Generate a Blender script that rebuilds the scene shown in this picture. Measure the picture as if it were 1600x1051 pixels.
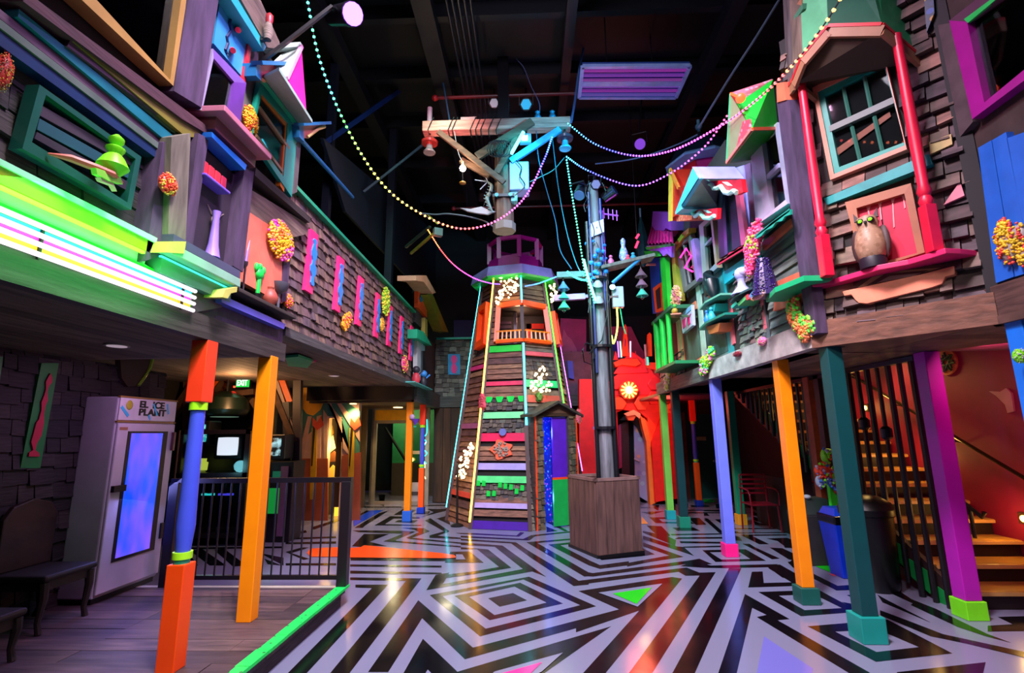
import bpy, bmesh, math, random, colorsys
from mathutils import Vector, Matrix
random.seed(7)
for o in list(bpy.data.objects): bpy.data.objects.remove(o, do_unlink=True)
SC = bpy.context.scene
COL = SC.collection
V = Vector
# ------------------------------------------------------------------ camera
F, CX, CY, H = 782.0, 800.0, 525.5, 1.7
Zc = V((-42, 4045, -782)).normalized()
Yc = V((29, -151, -782)); Yc = (Yc - Zc * Yc.dot(Zc)).normalized()
Xc = Yc.cross(Zc)
RM = Matrix((Xc, Yc, Zc))
CAM = V((0, 0, H))
cd = bpy.data.cameras.new('camera'); cam = bpy.data.objects.new('camera', cd); COL.objects.link(cam)
cd.sensor_fit = 'HORIZONTAL'; cd.sensor_width = 36; cd.lens = 36 * F / 1600; cd.clip_start = .05; cd.clip_end = 200
cam.matrix_world = Matrix.Translation(CAM) @ RM.to_4x4()
SC.camera = cam
# ------------------------------------------------------------------ world, exposure
w = bpy.data.worlds.new('world'); SC.world = w; w.use_nodes = True
w.node_tree.nodes['Background'].inputs[0].default_value = (.5, .42, .9, 1)
w.node_tree.nodes['Background'].inputs[1].default_value = .012
SC.view_settings.view_transform = 'Standard'; SC.view_settings.look = 'None'
SC.view_settings.exposure = 0.35; SC.view_settings.gamma = 1; SC.view_settings.use_curve_mapping = False
cy = SC.cycles
cy.use_denoising = True; cy.max_bounces = 6; cy.diffuse_bounces = 3; cy.glossy_bounces = 3; cy.transparent_max_bounces = 8
cy.sample_clamp_indirect = 6; cy.caustics_reflective = False; cy.caustics_refractive = False

def lamp(name, kind, loc, energy, color, size=.2, aim=None, angle=60, blend=.6, size_y=None):
    d = bpy.data.lights.new(name, kind); d.energy = energy; d.color = color
    if kind == 'AREA':
        d.size = size
        if size_y: d.shape = 'RECTANGLE'; d.size_y = size_y
    else: d.shadow_soft_size = size
    if kind == 'SPOT': d.spot_size = math.radians(angle); d.spot_blend = blend
    o = bpy.data.objects.new(name, d); COL.objects.link(o); o.location = loc
    if aim is not None: o.rotation_euler = (V(aim) - V(loc)).to_track_quat('-Z', 'Y').to_euler()
    return o
# unseen stage lamps over the hall, with two fill lamps added among them
lamp('stage_or_fill_lamp', 'SPOT', (-.3, 1.7, 7.4), 2900, (1, .86, .95), .5, (.15, 6.0, .3), 98, 1)
lamp('stage_or_fill_lamp', 'AREA', (-.1, 2.2, 7.6), 130, (.8, .75, 1), 1.2, (0, 7, .3))  # soft overhead fill, added to lift the whole view
lamp('stage_or_fill_lamp', 'SPOT', (-.2, -.6, 5.6), 560, (1, .84, .85), .5, (.3, 5.2, .9), 74, .7)  # added fill from behind the viewer
lamp('stage_or_fill_lamp', 'SPOT', (1.2, 3.2, 7.6), 800, (.3, .75, 1), .25, (1.6, 8.5, 1), 62, .7)
lamp('stage_or_fill_lamp', 'SPOT', (1.9, 2.8, 7.6), 640, (.72, .34, 1), .25, (-2.6, 4.5, 3.7), 62, .7)
lamp('stage_or_fill_lamp', 'SPOT', (-1.9, 2.6, 7.6), 560, (1, .45, .72), .25, (2.9, 4.4, 3.6), 62, .7)
lamp('stage_or_fill_lamp', 'SPOT', (-1.8, 4.4, 7.8), 1500, (.25, .95, .9), .2, (2.6, 7.6, 3.9), 44, .8)
lamp('stage_or_fill_lamp', 'SPOT', (1.6, 4.6, 7.8), 520, (1, .5, .85), .2, (-2.4, 7.2, 3.3), 60, .8)
lamp('stage_or_fill_lamp', 'SPOT', (.2, 4.8, 8), 420, (.45, .7, 1), .2, (-.4, 10.2, 2.5), 45, .8)
lamp('stage_or_fill_lamp', 'SPOT', (-1.2, 6.0, 8), 420, (.3, 1, .75), .2, (-2.2, 13, 3.2), 40, .8)
lamp('stage_or_fill_lamp', 'SPOT', (-1.6, 5.0, 5.6), 900, (1, .3, .3), .2, (-1.3, 8.2, 7.1), 24, .7)
lamp('stage_or_fill_lamp', 'SPOT', (1.6, 5.4, 5.8), 620, (.0, .62, 1), .2, (.25, 8.2, 6.8), 30, .7)
# ------------------------------------------------------------------ pixel -> place
def ray(px, py): return RM @ V(((px - CX) / F, -(py - CY) / F, -1))
def FL(px, py, z=0):
    d = ray(px, py); return CAM + d * ((z - H) / d.z)
def PX(px, py, x):
    d = ray(px, py); return CAM + d * (x / d.x)
def PY(px, py, y):
    d = ray(px, py); return CAM + d * (y / d.y)
def ON(px, py, pl, off=0):
    p, n = pl; d = ray(px, py); q = p + n * off
    return CAM + d * ((q - CAM).dot(n) / d.dot(n))
LW = (V((-2.4, 0, 0)), V((1, 0, 0)))            # left upper facade
RW = (V((2.65, 0, 0)), V((-1, 0, 0)))           # right upper facade
BAYN = V((-.77, -.64, 0)).normalized()
BAY = (V((2.65, 4.65, 0)), BAYN)                # angled shingle bay
NR = (V((3.44, 0, 0)), V((-1, 0, 0)))           # right facade nearest the viewer
LL = (V((-4.4, 0, 0)), V((1, 0, 0)))            # wall behind the deck
RR = (V((5.3, 0, 0)), V((-1, 0, 0)))            # red stair wall
BK = (V((0, 13.1, 0)), V((0, -1, 0)))           # back shingle wall
def YP(y): return (V((0, y, 0)), V((0, -1, 0)))
def XP(x): return (V((x, 0, 0)), V((1 if x < 0 else -1, 0, 0)))
# ------------------------------------------------------------------ materials
MATS = {}
def nmat(name):
    m = bpy.data.materials.new(name); m.use_nodes = True
    return m, m.node_tree, m.node_tree.nodes['Principled BSDF']
def srgb(c):
    if isinstance(c, str): c = tuple(int(c[i:i+2], 16) / 255 for i in (0, 2, 4))
    return tuple(((x + .055) / 1.055) ** 2.4 if x > .04 else x / 12.92 for x in c)
def paint(hexc, rough=.5, var=.12, metal=0, scale=6):
    k = ('p', hexc, rough, var, metal, scale)
    if k in MATS: return MATS[k]
    m, t, b = nmat('paint_' + hexc); c = srgb(hexc)
    n = t.nodes.new('ShaderNodeTexNoise'); n.inputs['Scale'].default_value = scale; n.inputs['Detail'].default_value = 4
    tc = t.nodes.new('ShaderNodeTexCoord'); t.links.new(tc.outputs['Object'], n.inputs['Vector'])
    r = t.nodes.new('ShaderNodeValToRGB')
    r.color_ramp.elements[0].position = .3; r.color_ramp.elements[1].position = .7
    r.color_ramp.elements[0].color = (*[x * (1 - var) for x in c], 1)
    r.color_ramp.elements[1].color = (*[min(1, x * (1 + var)) for x in c], 1)
    t.links.new(n.outputs[0], r.inputs[0]); t.links.new(r.outputs[0], b.inputs['Base Color'])
    b.inputs['Roughness'].default_value = rough; b.inputs['Metallic'].default_value = metal
    MATS[k] = m; return m
def wood(cols, rough=.75, grain=(3, 3, 30), name='wood'):
    k = ('w', tuple(cols), grain)
    if k in MATS: return MATS[k]
    m, t, b = nmat(name); L = t.links.new; N = t.nodes.new
    g = N('ShaderNodeNewGeometry'); r = N('ShaderNodeValToRGB'); r.color_ramp.interpolation = 'CONSTANT'
    for i, c in enumerate(cols):
        e = r.color_ramp.elements[i] if i < 2 else r.color_ramp.elements.new(i / len(cols))
        e.position = i / len(cols); e.color = (*srgb(c), 1)
    L(g.outputs['Random Per Island'], r.inputs[0])
    tc = N('ShaderNodeTexCoord'); mp = N('ShaderNodeMapping'); mp.inputs['Scale'].default_value = grain
    n = N('ShaderNodeTexNoise'); n.inputs['Scale'].default_value = 2; n.inputs['Detail'].default_value = 5; n.inputs['Distortion'].default_value = .2
    L(tc.outputs['Object'], mp.inputs[0]); L(mp.outputs[0], n.inputs['Vector'])
    r2 = N('ShaderNodeMapRange'); r2.inputs[1].default_value = .3; r2.inputs[2].default_value = .7; r2.inputs[3].default_value = .32; r2.inputs[4].default_value = .92
    L(n.outputs[0], r2.inputs[0])
    mx = N('ShaderNodeMix'); mx.data_type = 'RGBA'; mx.blend_type = 'MULTIPLY'; mx.inputs[0].default_value = 1
    L(r.outputs[0], mx.inputs[6]); L(r2.outputs[0], mx.inputs[7]); L(mx.outputs[2], b.inputs['Base Color'])
    bp = N('ShaderNodeBump'); bp.inputs['Strength'].default_value = .35; bp.inputs['Distance'].default_value = .02
    L(n.outputs[0], bp.inputs['Height']); L(bp.outputs[0], b.inputs['Normal'])
    b.inputs['Roughness'].default_value = rough
    MATS[k] = m; return m
def emit(hexc, s=5, sample=True):
    k = ('e', hexc, s, sample)
    if k in MATS: return MATS[k]
    m, t, b = nmat('glow_' + hexc); c = srgb(hexc)
    b.inputs['Base Color'].default_value = (*[x * .3 for x in c], 1)
    b.inputs['Emission Color'].default_value = (*c, 1); b.inputs['Emission Strength'].default_value = s
    if not sample: m.cycles.emission_sampling = 'NONE'
    MATS[k] = m; return m
def glass():
    if 'glass' in MATS: return MATS['glass']
    m, t, b = nmat('window_glass'); N = t.nodes.new; L = t.links.new
    g = N('ShaderNodeBsdfGlossy'); g.inputs['Roughness'].default_value = .03; g.inputs[0].default_value = (.8, .85, .9, 1)
    tr = N('ShaderNodeBsdfTransparent'); tr.inputs[0].default_value = (.8, .85, .85, 1)
    fr = N('ShaderNodeFresnel'); fr.inputs[0].default_value = 1.45
    mx = N('ShaderNodeMixShader'); L(fr.outputs[0], mx.inputs[0]); L(tr.outputs[0], mx.inputs[1]); L(g.outputs[0], mx.inputs[2])
    L(mx.outputs[0], t.nodes['Material Output'].inputs[0])
    MATS['glass'] = m; return m
def speckle(base, spots, scale=14, name='speckle', lo=.42):
    k = ('s', base, tuple(spots), scale)
    if k in MATS: return MATS[k]
    m, t, b = nmat(name); N = t.nodes.new; L = t.links.new
    tc = N('ShaderNodeTexCoord'); vo = N('ShaderNodeTexVoronoi'); vo.inputs['Scale'].default_value = scale
    L(tc.outputs['Object'], vo.inputs['Vector'])
    sp = N('ShaderNodeSeparateColor'); L(vo.outputs['Color'], sp.inputs[0])
    r = N('ShaderNodeValToRGB'); r.color_ramp.interpolation = 'CONSTANT'
    cs = list(spots); r.color_ramp.elements[0].color = (*srgb(cs[0]), 1)
    for i, c in enumerate(cs[1:], 1):
        e = r.color_ramp.elements[1] if i == 1 else r.color_ramp.elements.new(i / len(cs))
        e.position = i / len(cs); e.color = (*srgb(c), 1)
    L(sp.outputs[0], r.inputs[0])
    mx = N('ShaderNodeMix'); mx.data_type = 'RGBA'; mx.inputs[6].default_value = (*srgb(base), 1)
    lt = N('ShaderNodeMath'); lt.operation = 'LESS_THAN'; lt.inputs[1].default_value = lo
    L(vo.outputs['Distance'], lt.inputs[0]); L(lt.outputs[0], mx.inputs[0]); L(r.outputs[0], mx.inputs[7])
    L(mx.outputs[2], b.inputs['Base Color']); b.inputs['Roughness'].default_value = .5
    MATS[k] = m; return m
WB = ('6b5a52', '7d6a5e', '5a4a48', '8a7568', '4d4144', '755f5a', '9a8678')     # weathered browns
WD = ('332b2c', '3c3332', '2a2426', '443a37', '2f2829')
WG = ('6a6a64', '7c7d74', '575a58', '8d8f84', '4b4e4e', '9da096', '61615c')     # weathered greys
WP = ('6a5078', '5c4668', '765a80', '4f3c5a')
shing = wood(WB, name='shingle_wood'); shingd = wood(WD, name='dark_shingle_wood'); shingg = wood(WG, name='grey_shingle_wood')
beamw = wood(('8d7a72', '7d6b66', '9a877c'), grain=(3, 1.2, 14), name='beam_wood')
greyw = wood(('8a8078', '7a7270', '968a82'), grain=(6, 6, 1.2), name='post_wood')
purpw = wood(WP, grain=(6, 6, 1.2), name='purple_wood')
blackp = paint('0c0b0d', .45); blackm = paint('141218', .35); darkin = paint('050507', .9)
# ------------------------------------------------------------------ mesh builder
class MB:
    def __init__(s): s.bm = bmesh.new(); s.mi = 0
    def _f(s, vs):
        try:
            f = s.bm.faces.new(vs); f.material_index = s.mi; return f
        except ValueError: return None
    def hexa(s, b, t):
        vb = [s.bm.verts.new(p) for p in b]; vt = [s.bm.verts.new(p) for p in t]; n = len(b)
        s._f(vb[::-1]); s._f(vt)
        for i in range(n): s._f((vb[i], vb[(i+1) % n], vt[(i+1) % n], vt[i]))
        return s
    def prism(s, pts, vec):
        vec = V(vec); return s.hexa([V(p) for p in pts], [V(p) + vec for p in pts])
    def box(s, c, d, rz=0, R=None):
        c = V(c); R = R or Matrix.Rotation(rz, 3, 'Z'); x, y, z = d[0]/2, d[1]/2, d[2]/2
        q = [(-x, -y), (x, -y), (x, y), (-x, y)]
        return s.hexa([c + R @ V((a, b, -z)) for a, b in q], [c + R @ V((a, b, z)) for a, b in q])
    def bb(s, a, b):
        a, b = V(a), V(b); return s.box((a + b) / 2, [abs(b[i] - a[i]) for i in range(3)])
    def bar(s, p, q, w, h=None, up=(0, 0, 1)):
        p, q = V(p), V(q); h = h or w; d = (q - p).normalized(); u = V(up)
        if abs(d.dot(u)) > .98: u = V((0, 1, 0))
        a = d.cross(u).normalized() * w / 2; b = a.cross(d).normalized() * h / 2
        return s.hexa([p - a - b, p + a - b, p + a + b, p - a + b], [q - a - b, q + a - b, q + a + b, q - a + b])
    def tube(s, p, q, r, r2=None, n=10):
        p, q = V(p), V(q); r2 = r if r2 is None else r2; d = (q - p).normalized()
        u = V((0, 0, 1)) if abs(d.z) < .95 else V((1, 0, 0)); a = d.cross(u).normalized(); b = d.cross(a)
        cs = [(math.cos(i * 2 * math.pi / n), math.sin(i * 2 * math.pi / n)) for i in range(n)]
        return s.hexa([p + a * c * r + b * k * r for c, k in cs][::-1], [q + a * c * r2 + b * k * r2 for c, k in cs][::-1])
    def path(s, pts, r, n=6, radii=None):
        pts = [V(p) for p in pts]; rings = []
        for i, p in enumerate(pts):
            d = (pts[min(i+1, len(pts)-1)] - pts[max(i-1, 0)]).normalized()
            u = V((0, 0, 1)) if abs(d.z) < .9 else V((1, 0, 0)); a = d.cross(u).normalized(); b = d.cross(a)
            rr = radii[i] if radii else r
            rings.append([s.bm.verts.new(p + (a * math.cos(k * 2*math.pi/n) + b * math.sin(k * 2*math.pi/n)) * rr) for k in range(n)])
        for x, y in zip(rings, rings[1:]):
            for k in range(n): s._f((x[k], x[(k+1) % n], y[(k+1) % n], y[k]))
        s._f(rings[0][::-1]); s._f(rings[-1]); return s
    def lathe(s, prof, o, axis=(0, 0, 1), n=16):
        o = V(o); ax = V(axis).normalized(); u = V((1, 0, 0)) if abs(ax.x) < .9 else V((0, 1, 0))
        a = ax.cross(u).normalized(); b = ax.cross(a); rings = []
        for r, h in prof: rings.append([s.bm.verts.new(o + ax * h + (a * math.cos(k*2*math.pi/n) + b * math.sin(k*2*math.pi/n)) * max(r, .0008)) for k in range(n)])
        for x, y in zip(rings, rings[1:]):
            for k in range(n): s._f((x[k], y[k], y[(k+1) % n], x[(k+1) % n]))
        s._f(rings[0]); s._f(rings[-1][::-1]); return s
    def ball(s, c, r, sc=(1, 1, 1), sub=2, R=None):
        R = R or Matrix.Identity(3)
        m = Matrix.Translation(V(c)) @ R.to_4x4() @ Matrix.Diagonal((sc[0]*r, sc[1]*r, sc[2]*r, 1))
        res = bmesh.ops.create_icosphere(s.bm, subdivisions=sub, radius=1, matrix=m)
        for f in {f for v in res['verts'] for f in v.link_faces}: f.material_index = s.mi; f.smooth = True
        return s
    def plate(s, pts, pl, off=0, d=.05):
        """outline seen at pixels pts, standing on plane pl lifted by off, thickness d backwards"""
        return s.prism([ON(x, y, pl, off) for x, y in pts], -pl[1] * d)
    def m(s, i): s.mi = i; return s
    def build(s, name, mat, parent=None, bevel=0, smooth=False, loc=None):
        bm = s.bm; bmesh.ops.recalc_face_normals(bm, faces=bm.faces[:])
        me = bpy.data.meshes.new(name); o = bpy.data.objects.new(name, me); COL.objects.link(o)
        if parent is not None:
            base = V((0, 0, 0)); q = parent
            while q: base += q.location; q = q.parent
        else:
            vs = [v.co for v in bm.verts]
            base = V(loc) if loc else V(((min(v.x for v in vs)+max(v.x for v in vs))/2, (min(v.y for v in vs)+max(v.y for v in vs))/2, min(v.z for v in vs)))
        bmesh.ops.translate(bm, verts=bm.verts[:], vec=-base)
        big = [f for f in bm.faces if len(f.verts) > 4]
        if big: bmesh.ops.triangulate(bm, faces=big)
        if smooth:
            for f in bm.faces: f.smooth = True
        bm.to_mesh(me); bm.free()
        for x in (mat if isinstance(mat, (list, tuple)) else [mat]): me.materials.append(x)
        if parent is not None: o.parent = parent
        else: o.location = base
        if bevel:
            b = o.modifiers.new('bevel', 'BEVEL'); b.width = bevel; b.segments = 2; b.limit_method = 'ANGLE'
        if smooth:
            try: me.set_sharp_from_angle(angle=math.radians(40))
            except Exception: pass
        return o
def tag(o, label, cat, group=None):
    o['label'] = label; o['category'] = cat
    if group: o['group'] = group
    return o
def thing(name, label, cat, loc=(0, 0, 0), group=None):
    o = bpy.data.objects.new(name, None); COL.objects.link(o); o.location = loc; o.empty_display_size = .1
    return tag(o, label, cat, group)
def struct(o): o['kind'] = 'structure'; return o
def clone(root, loc, label=None, rz=0, scale=None):
    r = root.copy(); COL.objects.link(r); r.location = loc; r.rotation_euler = (0, 0, rz)
    if scale: r.scale = scale
    if label: r['label'] = label
    for ch in root.children:
        c = ch.copy(); COL.objects.link(c); c.parent = r
        for g in ch.children:
            d = g.copy(); COL.objects.link(d); d.parent = c
    return r
def decor(name, label, cat, mat, pts, pl, off=0, d=.05, group=None, bevel=0):
    o = MB().plate(pts, pl, off, d).build(name, mat, bevel=bevel); return tag(o, label, cat, group)
def spart(name, mat, pts, pl, off=0, d=.05, parent=None):
    o = MB().plate(pts, pl, off, d).build(name, mat, parent)
    if parent is None: struct(o)
    return o
def spline(pts, n):
    """n points along a smooth curve through pts"""
    P = [V(p) for p in pts]; P = [P[0]*2 - P[1]] + P + [P[-1]*2 - P[-2]]; out = []
    m = len(P) - 3
    for i in range(n):
        t = i / (n - 1) * m; k = min(int(t), m - 1); u = t - k; a, b, c, d = P[k:k+4]
        out.append(.5 * ((2*b) + (c - a)*u + (2*a - 5*b + 4*c - d)*u*u + (3*b - a - 3*c + d)*u**3))
    return out
def shingles(mb, o, ux, uz, W, Hh, nrm, w=.14, h=.12, th=.02, skip=None, jit=.3):
    """courses of separate shingles on the rectangle o + ux*W + uz*Hh"""
    o, ux, uz, nrm = V(o), V(ux), V(uz), V(nrm); r = int(Hh / h) + 1
    for j in range(r):
        x = -random.random() * w
        while x < W:
            ww = w * random.uniform(1 - jit * 1.3, 1 + jit * 1.3); a, b = max(x, 0), min(x + ww - .006, W); z = j * h + random.uniform(-.014, .014)
            if b - a > .02:
                p = o + ux * a + uz * z; q = o + ux * b + uz * z
                if not (skip and skip((p + q) / 2 + uz * h / 2)):
                    t = th * random.uniform(.7, 1.9); hh = min(h * 1.15, Hh - z + .01); e = uz * random.uniform(-.012, .012)
                    if hh > .02:
                        mb.hexa([p, q + e, q + e + nrm * t, p + nrm * t], [p + uz * hh, q + uz * hh, q + uz * hh + nrm * .006, p + uz * hh + nrm * .006])
            x += ww
# ================================================================== FLOOR
def floormat(hexc, rough=.16):
    m, t, b = nmat('floor_paint_' + hexc); N = t.nodes.new; L = t.links.new
    b.inputs['Base Color'].default_value = (*srgb(hexc), 1)
    tc = N('ShaderNodeTexCoord'); n = N('ShaderNodeTexNoise'); n.inputs['Scale'].default_value = 1.7; n.inputs['Detail'].default_value = 8
    L(tc.outputs['Object'], n.inputs['Vector'])
    r = N('ShaderNodeMapRange'); r.inputs[1].default_value = .35; r.inputs[2].default_value = .65; r.inputs[3].default_value = rough * .7; r.inputs[4].default_value = rough * 1.5
    L(n.outputs[0], r.inputs[0]); L(r.outputs[0], b.inputs['Roughness'])
    b.inputs['Specular IOR Level'].default_value = .5
    return m
FM = [floormat(c) for c in ('7b7d98', '0b0a10', 'ff5a1e', '1846d8', '12c818', 'ff2f8e', '6f6ec0', 'e0432a', 'ff9a1e')]  # first colour: white floor paint with the violet light's tint mixed in
BM_, WM_ = 1, 0
def crop(x0, y0, s): return lambda P: [FL(x0 + x / s, y0 + y / s) for x, y in P]
cA, cB, cC, cD = crop(540, 760, 8), crop(720, 790, 8), crop(980, 750, 8), crop(1100, 770, 8)
cE, cF, cG, cH = crop(430, 880, 6.146), crop(1180, 880, 6.146), crop(1340, 880, 6.146), crop(280, 780, 5.711)
c5, c8 = crop(600, 788, 3.995), crop(900, 788, 3.995)
fb = MB()
_n = 0
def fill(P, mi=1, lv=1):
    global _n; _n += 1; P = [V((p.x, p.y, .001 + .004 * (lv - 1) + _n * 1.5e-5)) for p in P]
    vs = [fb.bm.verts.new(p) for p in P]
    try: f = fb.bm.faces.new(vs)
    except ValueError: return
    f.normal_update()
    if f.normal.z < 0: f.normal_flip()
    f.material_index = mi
def ring(O, I):
    n = len(O)
    for i in range(n): fill([O[i], O[(i+1) % n], I[(i+1) % n], I[i]])
for a in [V((-7, -1.5, 0))]:
    vs = [fb.bm.verts.new(p) for p in ((-7, -1.5, 0), (7, -1.5, 0), (7, 15.5, 0), (-7, 15.5, 0))]; fb.bm.faces.new(vs)
# diamond in the middle
fill(c5([(650,585),(805,552),(893,598),(722,638)]))
ring(c5([(440,570),(850,488),(1117,618),(660,722)]), c5([(530,575),(815,512),(1015,612),(690,690)]))
ring(c5([(285,565),(905,450),(1325,635),(600,823)]), c5([(365,572),(870,468),(1225,628),(635,775)]))
fill(c5([(214,597),(555,893),(1465,655),(1595,662),(505,966),(238,710),(26,1046),(-100,1046)]))
fill(c5([(243,838),(455,1040),(450,1090),(100,1090)])); fill(c5([(273,1034),(238,1090),(330,1090)]), 0, 2)
fill(c5([(450,1046),(1418,760),(1010,1046),(950,1090),(440,1090)])); fill(c5([(1118,927),(690,1046),(640,1090),(900,1090),(985,1046)]), 0, 2); fill(c5([(700,1070),(988,990),(905,1070)]), 5, 3)
# green triangle and the broad diagonal bands
fill(c8([(15,540),(600,452),(662,462),(190,1046),(160,1090),(15,1090),(50,1046),(395,662),(0,798),(0,728),(270,655)]))
fill(c8([(140,552),(540,495),(385,640)]), 0, 2); fill(c8([(230,560),(473,522),(378,625)]), 4, 3)
fill(c8([(0,478),(690,393),(770,425),(872,422),(480,1046),(450,1090),(300,1090),(335,1046),(772,443),(685,445),(640,420),(0,503)]))
fill(c8([(955,398),(1032,398),(745,1046),(720,1090),(580,1090),(605,1046)]))
fill(c8([(1055,558),(1333,715),(1258,722)]) + cF([(1095,1046),(1140,1080),(960,1080),(890,1046),(15,515)]) + c8([(1190,689),(1100,645),(1005,1046),(995,1090),(875,1090),(890,1046)]))
fill(cF([(85,700),(555,1010),(545,1080),(10,1080)]), 6)
# right of the planter
fill(c8([(30,262),(160,347),(415,322),(492,311),(412,270),(300,200)])); fill(c8([(80,347),(150,378),(330,354),(330,379),(150,402),(80,380)])); fill(c8([(80,423),(105,428),(700,350),(770,338),(850,372),(800,374),(745,364),(105,450),(59,447)])); fill(cC([(200,778),(705,958),(300,1020),(0,1080),(0,1035),(525,940),(200,828)]))
fill(cC([(195,692),(625,828),(705,835),(835,945),(200,738)]))
fill(cC([(195,632),(350,665),(240,565),(430,575),(540,690),(510,700),(610,750),(600,822),(195,655)]))
fill(cC([(562,592),(830,590),(912,632),(625,632)])); ring(cC([(280,465),(700,460),(845,545),(355,535)]), cC([(395,485),(650,482),(715,520),(440,522)]))
for P in ([(640,712),(1190,710),(1190,730),(590,735)], [(655,762),(1200,772),(1200,792),(668,787)], [(540,672),(1200,664),(1200,677),(560,690)], [(700,830),(1190,818),(1190,836),(710,845)],
          [(960,470),(1010,480),(1190,640),(1190,672),(1150,650)], [(1100,490),(1190,488),(1190,535)], [(760,370),(1170,372),(1170,381),(760,381)], [(760,400),(1170,400),(1170,413),(760,413)],
          [(790,312),(1020,315),(1032,335),(800,335)], [(760,470),(860,560),(990,555),(900,470)], [(170,400),(470,385),(300,430)], [(330,310),(400,310),(390,380),(330,350)], [(480,300),(600,300),(600,380),(490,370)],
          [(640,290),(760,292),(760,350),(640,352)], [(170,250),(340,300),(170,275)], [(170,330),(330,345),(170,350)], [(1100,300),(1190,290),(1190,350),(1120,352)]): fill(cC(P))
fill(cC([(180,455),(265,548),(180,548)]), 8, 2); fill(cC([(940,240),(1050,236),(1110,270),(1000,288),(950,280)]), 4, 2)
ring(cD([(-20,715),(520,703),(775,847),(145,862)]), cD([(70,740),(440,735),(580,825),(215,832)]))
fill(cD([(-110,850),(0,880),(80,907),(915,890),(1000,960),(1190,1048),(1190,1090),(980,1058),(800,928),(460,935),(330,940),(0,935),(-300,915)]))
for P in ([(480,635),(570,635),(640,680),(950,820),(850,828),(690,740)], [(470,530),(600,535),(815,640),(690,640)], [(780,568),(1040,560),(1150,610),(1150,690),(1010,685),(1000,660),(920,600)], [(820,682),(980,690),(1160,775),(1170,850),(1060,830)],
          [(1045,862),(1170,840),(1190,960),(1110,930)], [(350,480),(420,480),(440,495),(1030,488),(1030,500),(370,503)], [(350,440),(1030,436),(1030,447),(350,452)], [(350,530),(440,545),(475,598),(360,590)], [(450,520),(1035,518),(1035,530),(520,537)],
          [(600,230),(1020,360),(1020,395),(850,350),(600,268)], [(600,290),(1000,405),(1000,425),(800,405),(600,330)], [(520,165),(600,170),(1010,295),(1010,320),(600,200)], [(620,350),(800,405),(640,400)], [(330,330),(400,335),(400,355),(330,360)], [(330,230),(420,260),(420,280),(330,270)],
          [(0,330),(60,330),(230,480),(230,505),(190,500)], [(140,335),(220,338),(225,390)], [(0,210),(210,215),(210,232),(0,228)], [(0,250),(40,255),(70,285),(0,285)]): fill(cD(P))
fill(c8([(1098,420),(1165,418),(1172,490),(1345,486),(1392,508),(1075,518)])); fill(cF([(125,45),(235,10),(430,120),(425,215),(345,180)]))
fill(cF([(320,0),(360,-40),(420,-20),(415,75)])); fill(cF([(560,100),(790,215),(960,205),(960,255),(780,260),(565,150)]))
ring(cF([(30,275),(610,255),(1000,465),(440,507)]), cF([(225,310),(560,295),(835,430),(475,450)]))
ring(cF([(505,605),(1270,540),(1893,865),(1160,945)]), cF([(765,655),(1180,635),(1575,805),(1165,852)]))
fill(cF([(830,370),(1020,405),(1100,470),(1000,470)])); fill(cF([(880,305),(1010,300),(1020,350),(965,345)]))
for P in ([(190,300),(275,348),(705,570),(240,375)], [(215,450),(430,530),(820,680),(1598,850),(1900,920),(1900,975),(1598,905),(1040,770),(700,700),(220,500)],
          [(270,265),(400,265),(520,345),(760,440),(1000,560),(1250,680),(1480,765),(1230,700),(960,610),(510,400),(530,385)], [(1345,515),(1700,505),(1700,650),(1250,655),(1250,600),(1490,585)], [(380,1046),(870,990),(1230,950),(1200,1080),(370,1080)]): fill(cG(P))
fill(cF([(580,30),(760,22),(765,105)]), 4, 2); fill(cF([(640,15),(755,-15),(755,18)]), 7, 2); fill(cF([(700,103),(765,108),(768,130)]), 7, 2)
# bands in front of the deck
fill(cE([(770,205),(1085,205),(310,1046),(260,1090),(90,1090),(130,1046),(930,238),(770,232)])); fill(cE([(720,135),(1405,145),(720,1046),(690,1090),(500,1090),(535,1046),(1255,170),(720,160)]))
fill(cE([(720,70),(1598,90),(1598,105),(720,98)])); fill(cE([(720,10),(1598,22),(1598,40),(720,30)])); fill(cA([(60,885),(1500,905),(1490,935),(60,925)]))
# between railing and tower
fill(cB([(0,458),(520,497),(1065,888)]) + c5([(925,418),(264,535),(322,440),(408,425),(368,497),(868,403)]) + cB([(425,512),(0,488)]))
fill(cB([(0,518),(340,545),(630,775),(480,765),(200,540),(0,545)])); fill(cB([(630,775),(200,848),(-260,915),(-180,860),(150,822),(480,765)]))
fill(cB([(-130,575),(110,572),(285,712),(-200,712)])); fill(cB([(-60,610),(20,612),(60,675),(-60,675)]), 0, 2)
for P in ([(-60,340),(150,342),(695,372),(745,330),(795,335),(730,385),(0,352)], [(0,375),(780,415),(880,368),(1520,302),(1520,318),(930,380),(860,432),(790,430),(0,395)], [(0,412),(690,458),(860,570),(1480,942),(1600,932),(1600,985),(1410,1003),(890,660),(630,470),(0,432)],
          [(820,455),(1520,398),(1520,412),(955,465),(1600,835),(1600,880),(1545,885)], [(1095,485),(1520,442),(1520,462),(1240,493),(1600,678),(1600,745)], [(1390,510),(1520,498),(1620,545),(1620,600)], [(1070,205),(1140,200),(1340,315),(1300,320)], [(1070,260),(1210,315),(1075,330)]): fill(cB(P))
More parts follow.
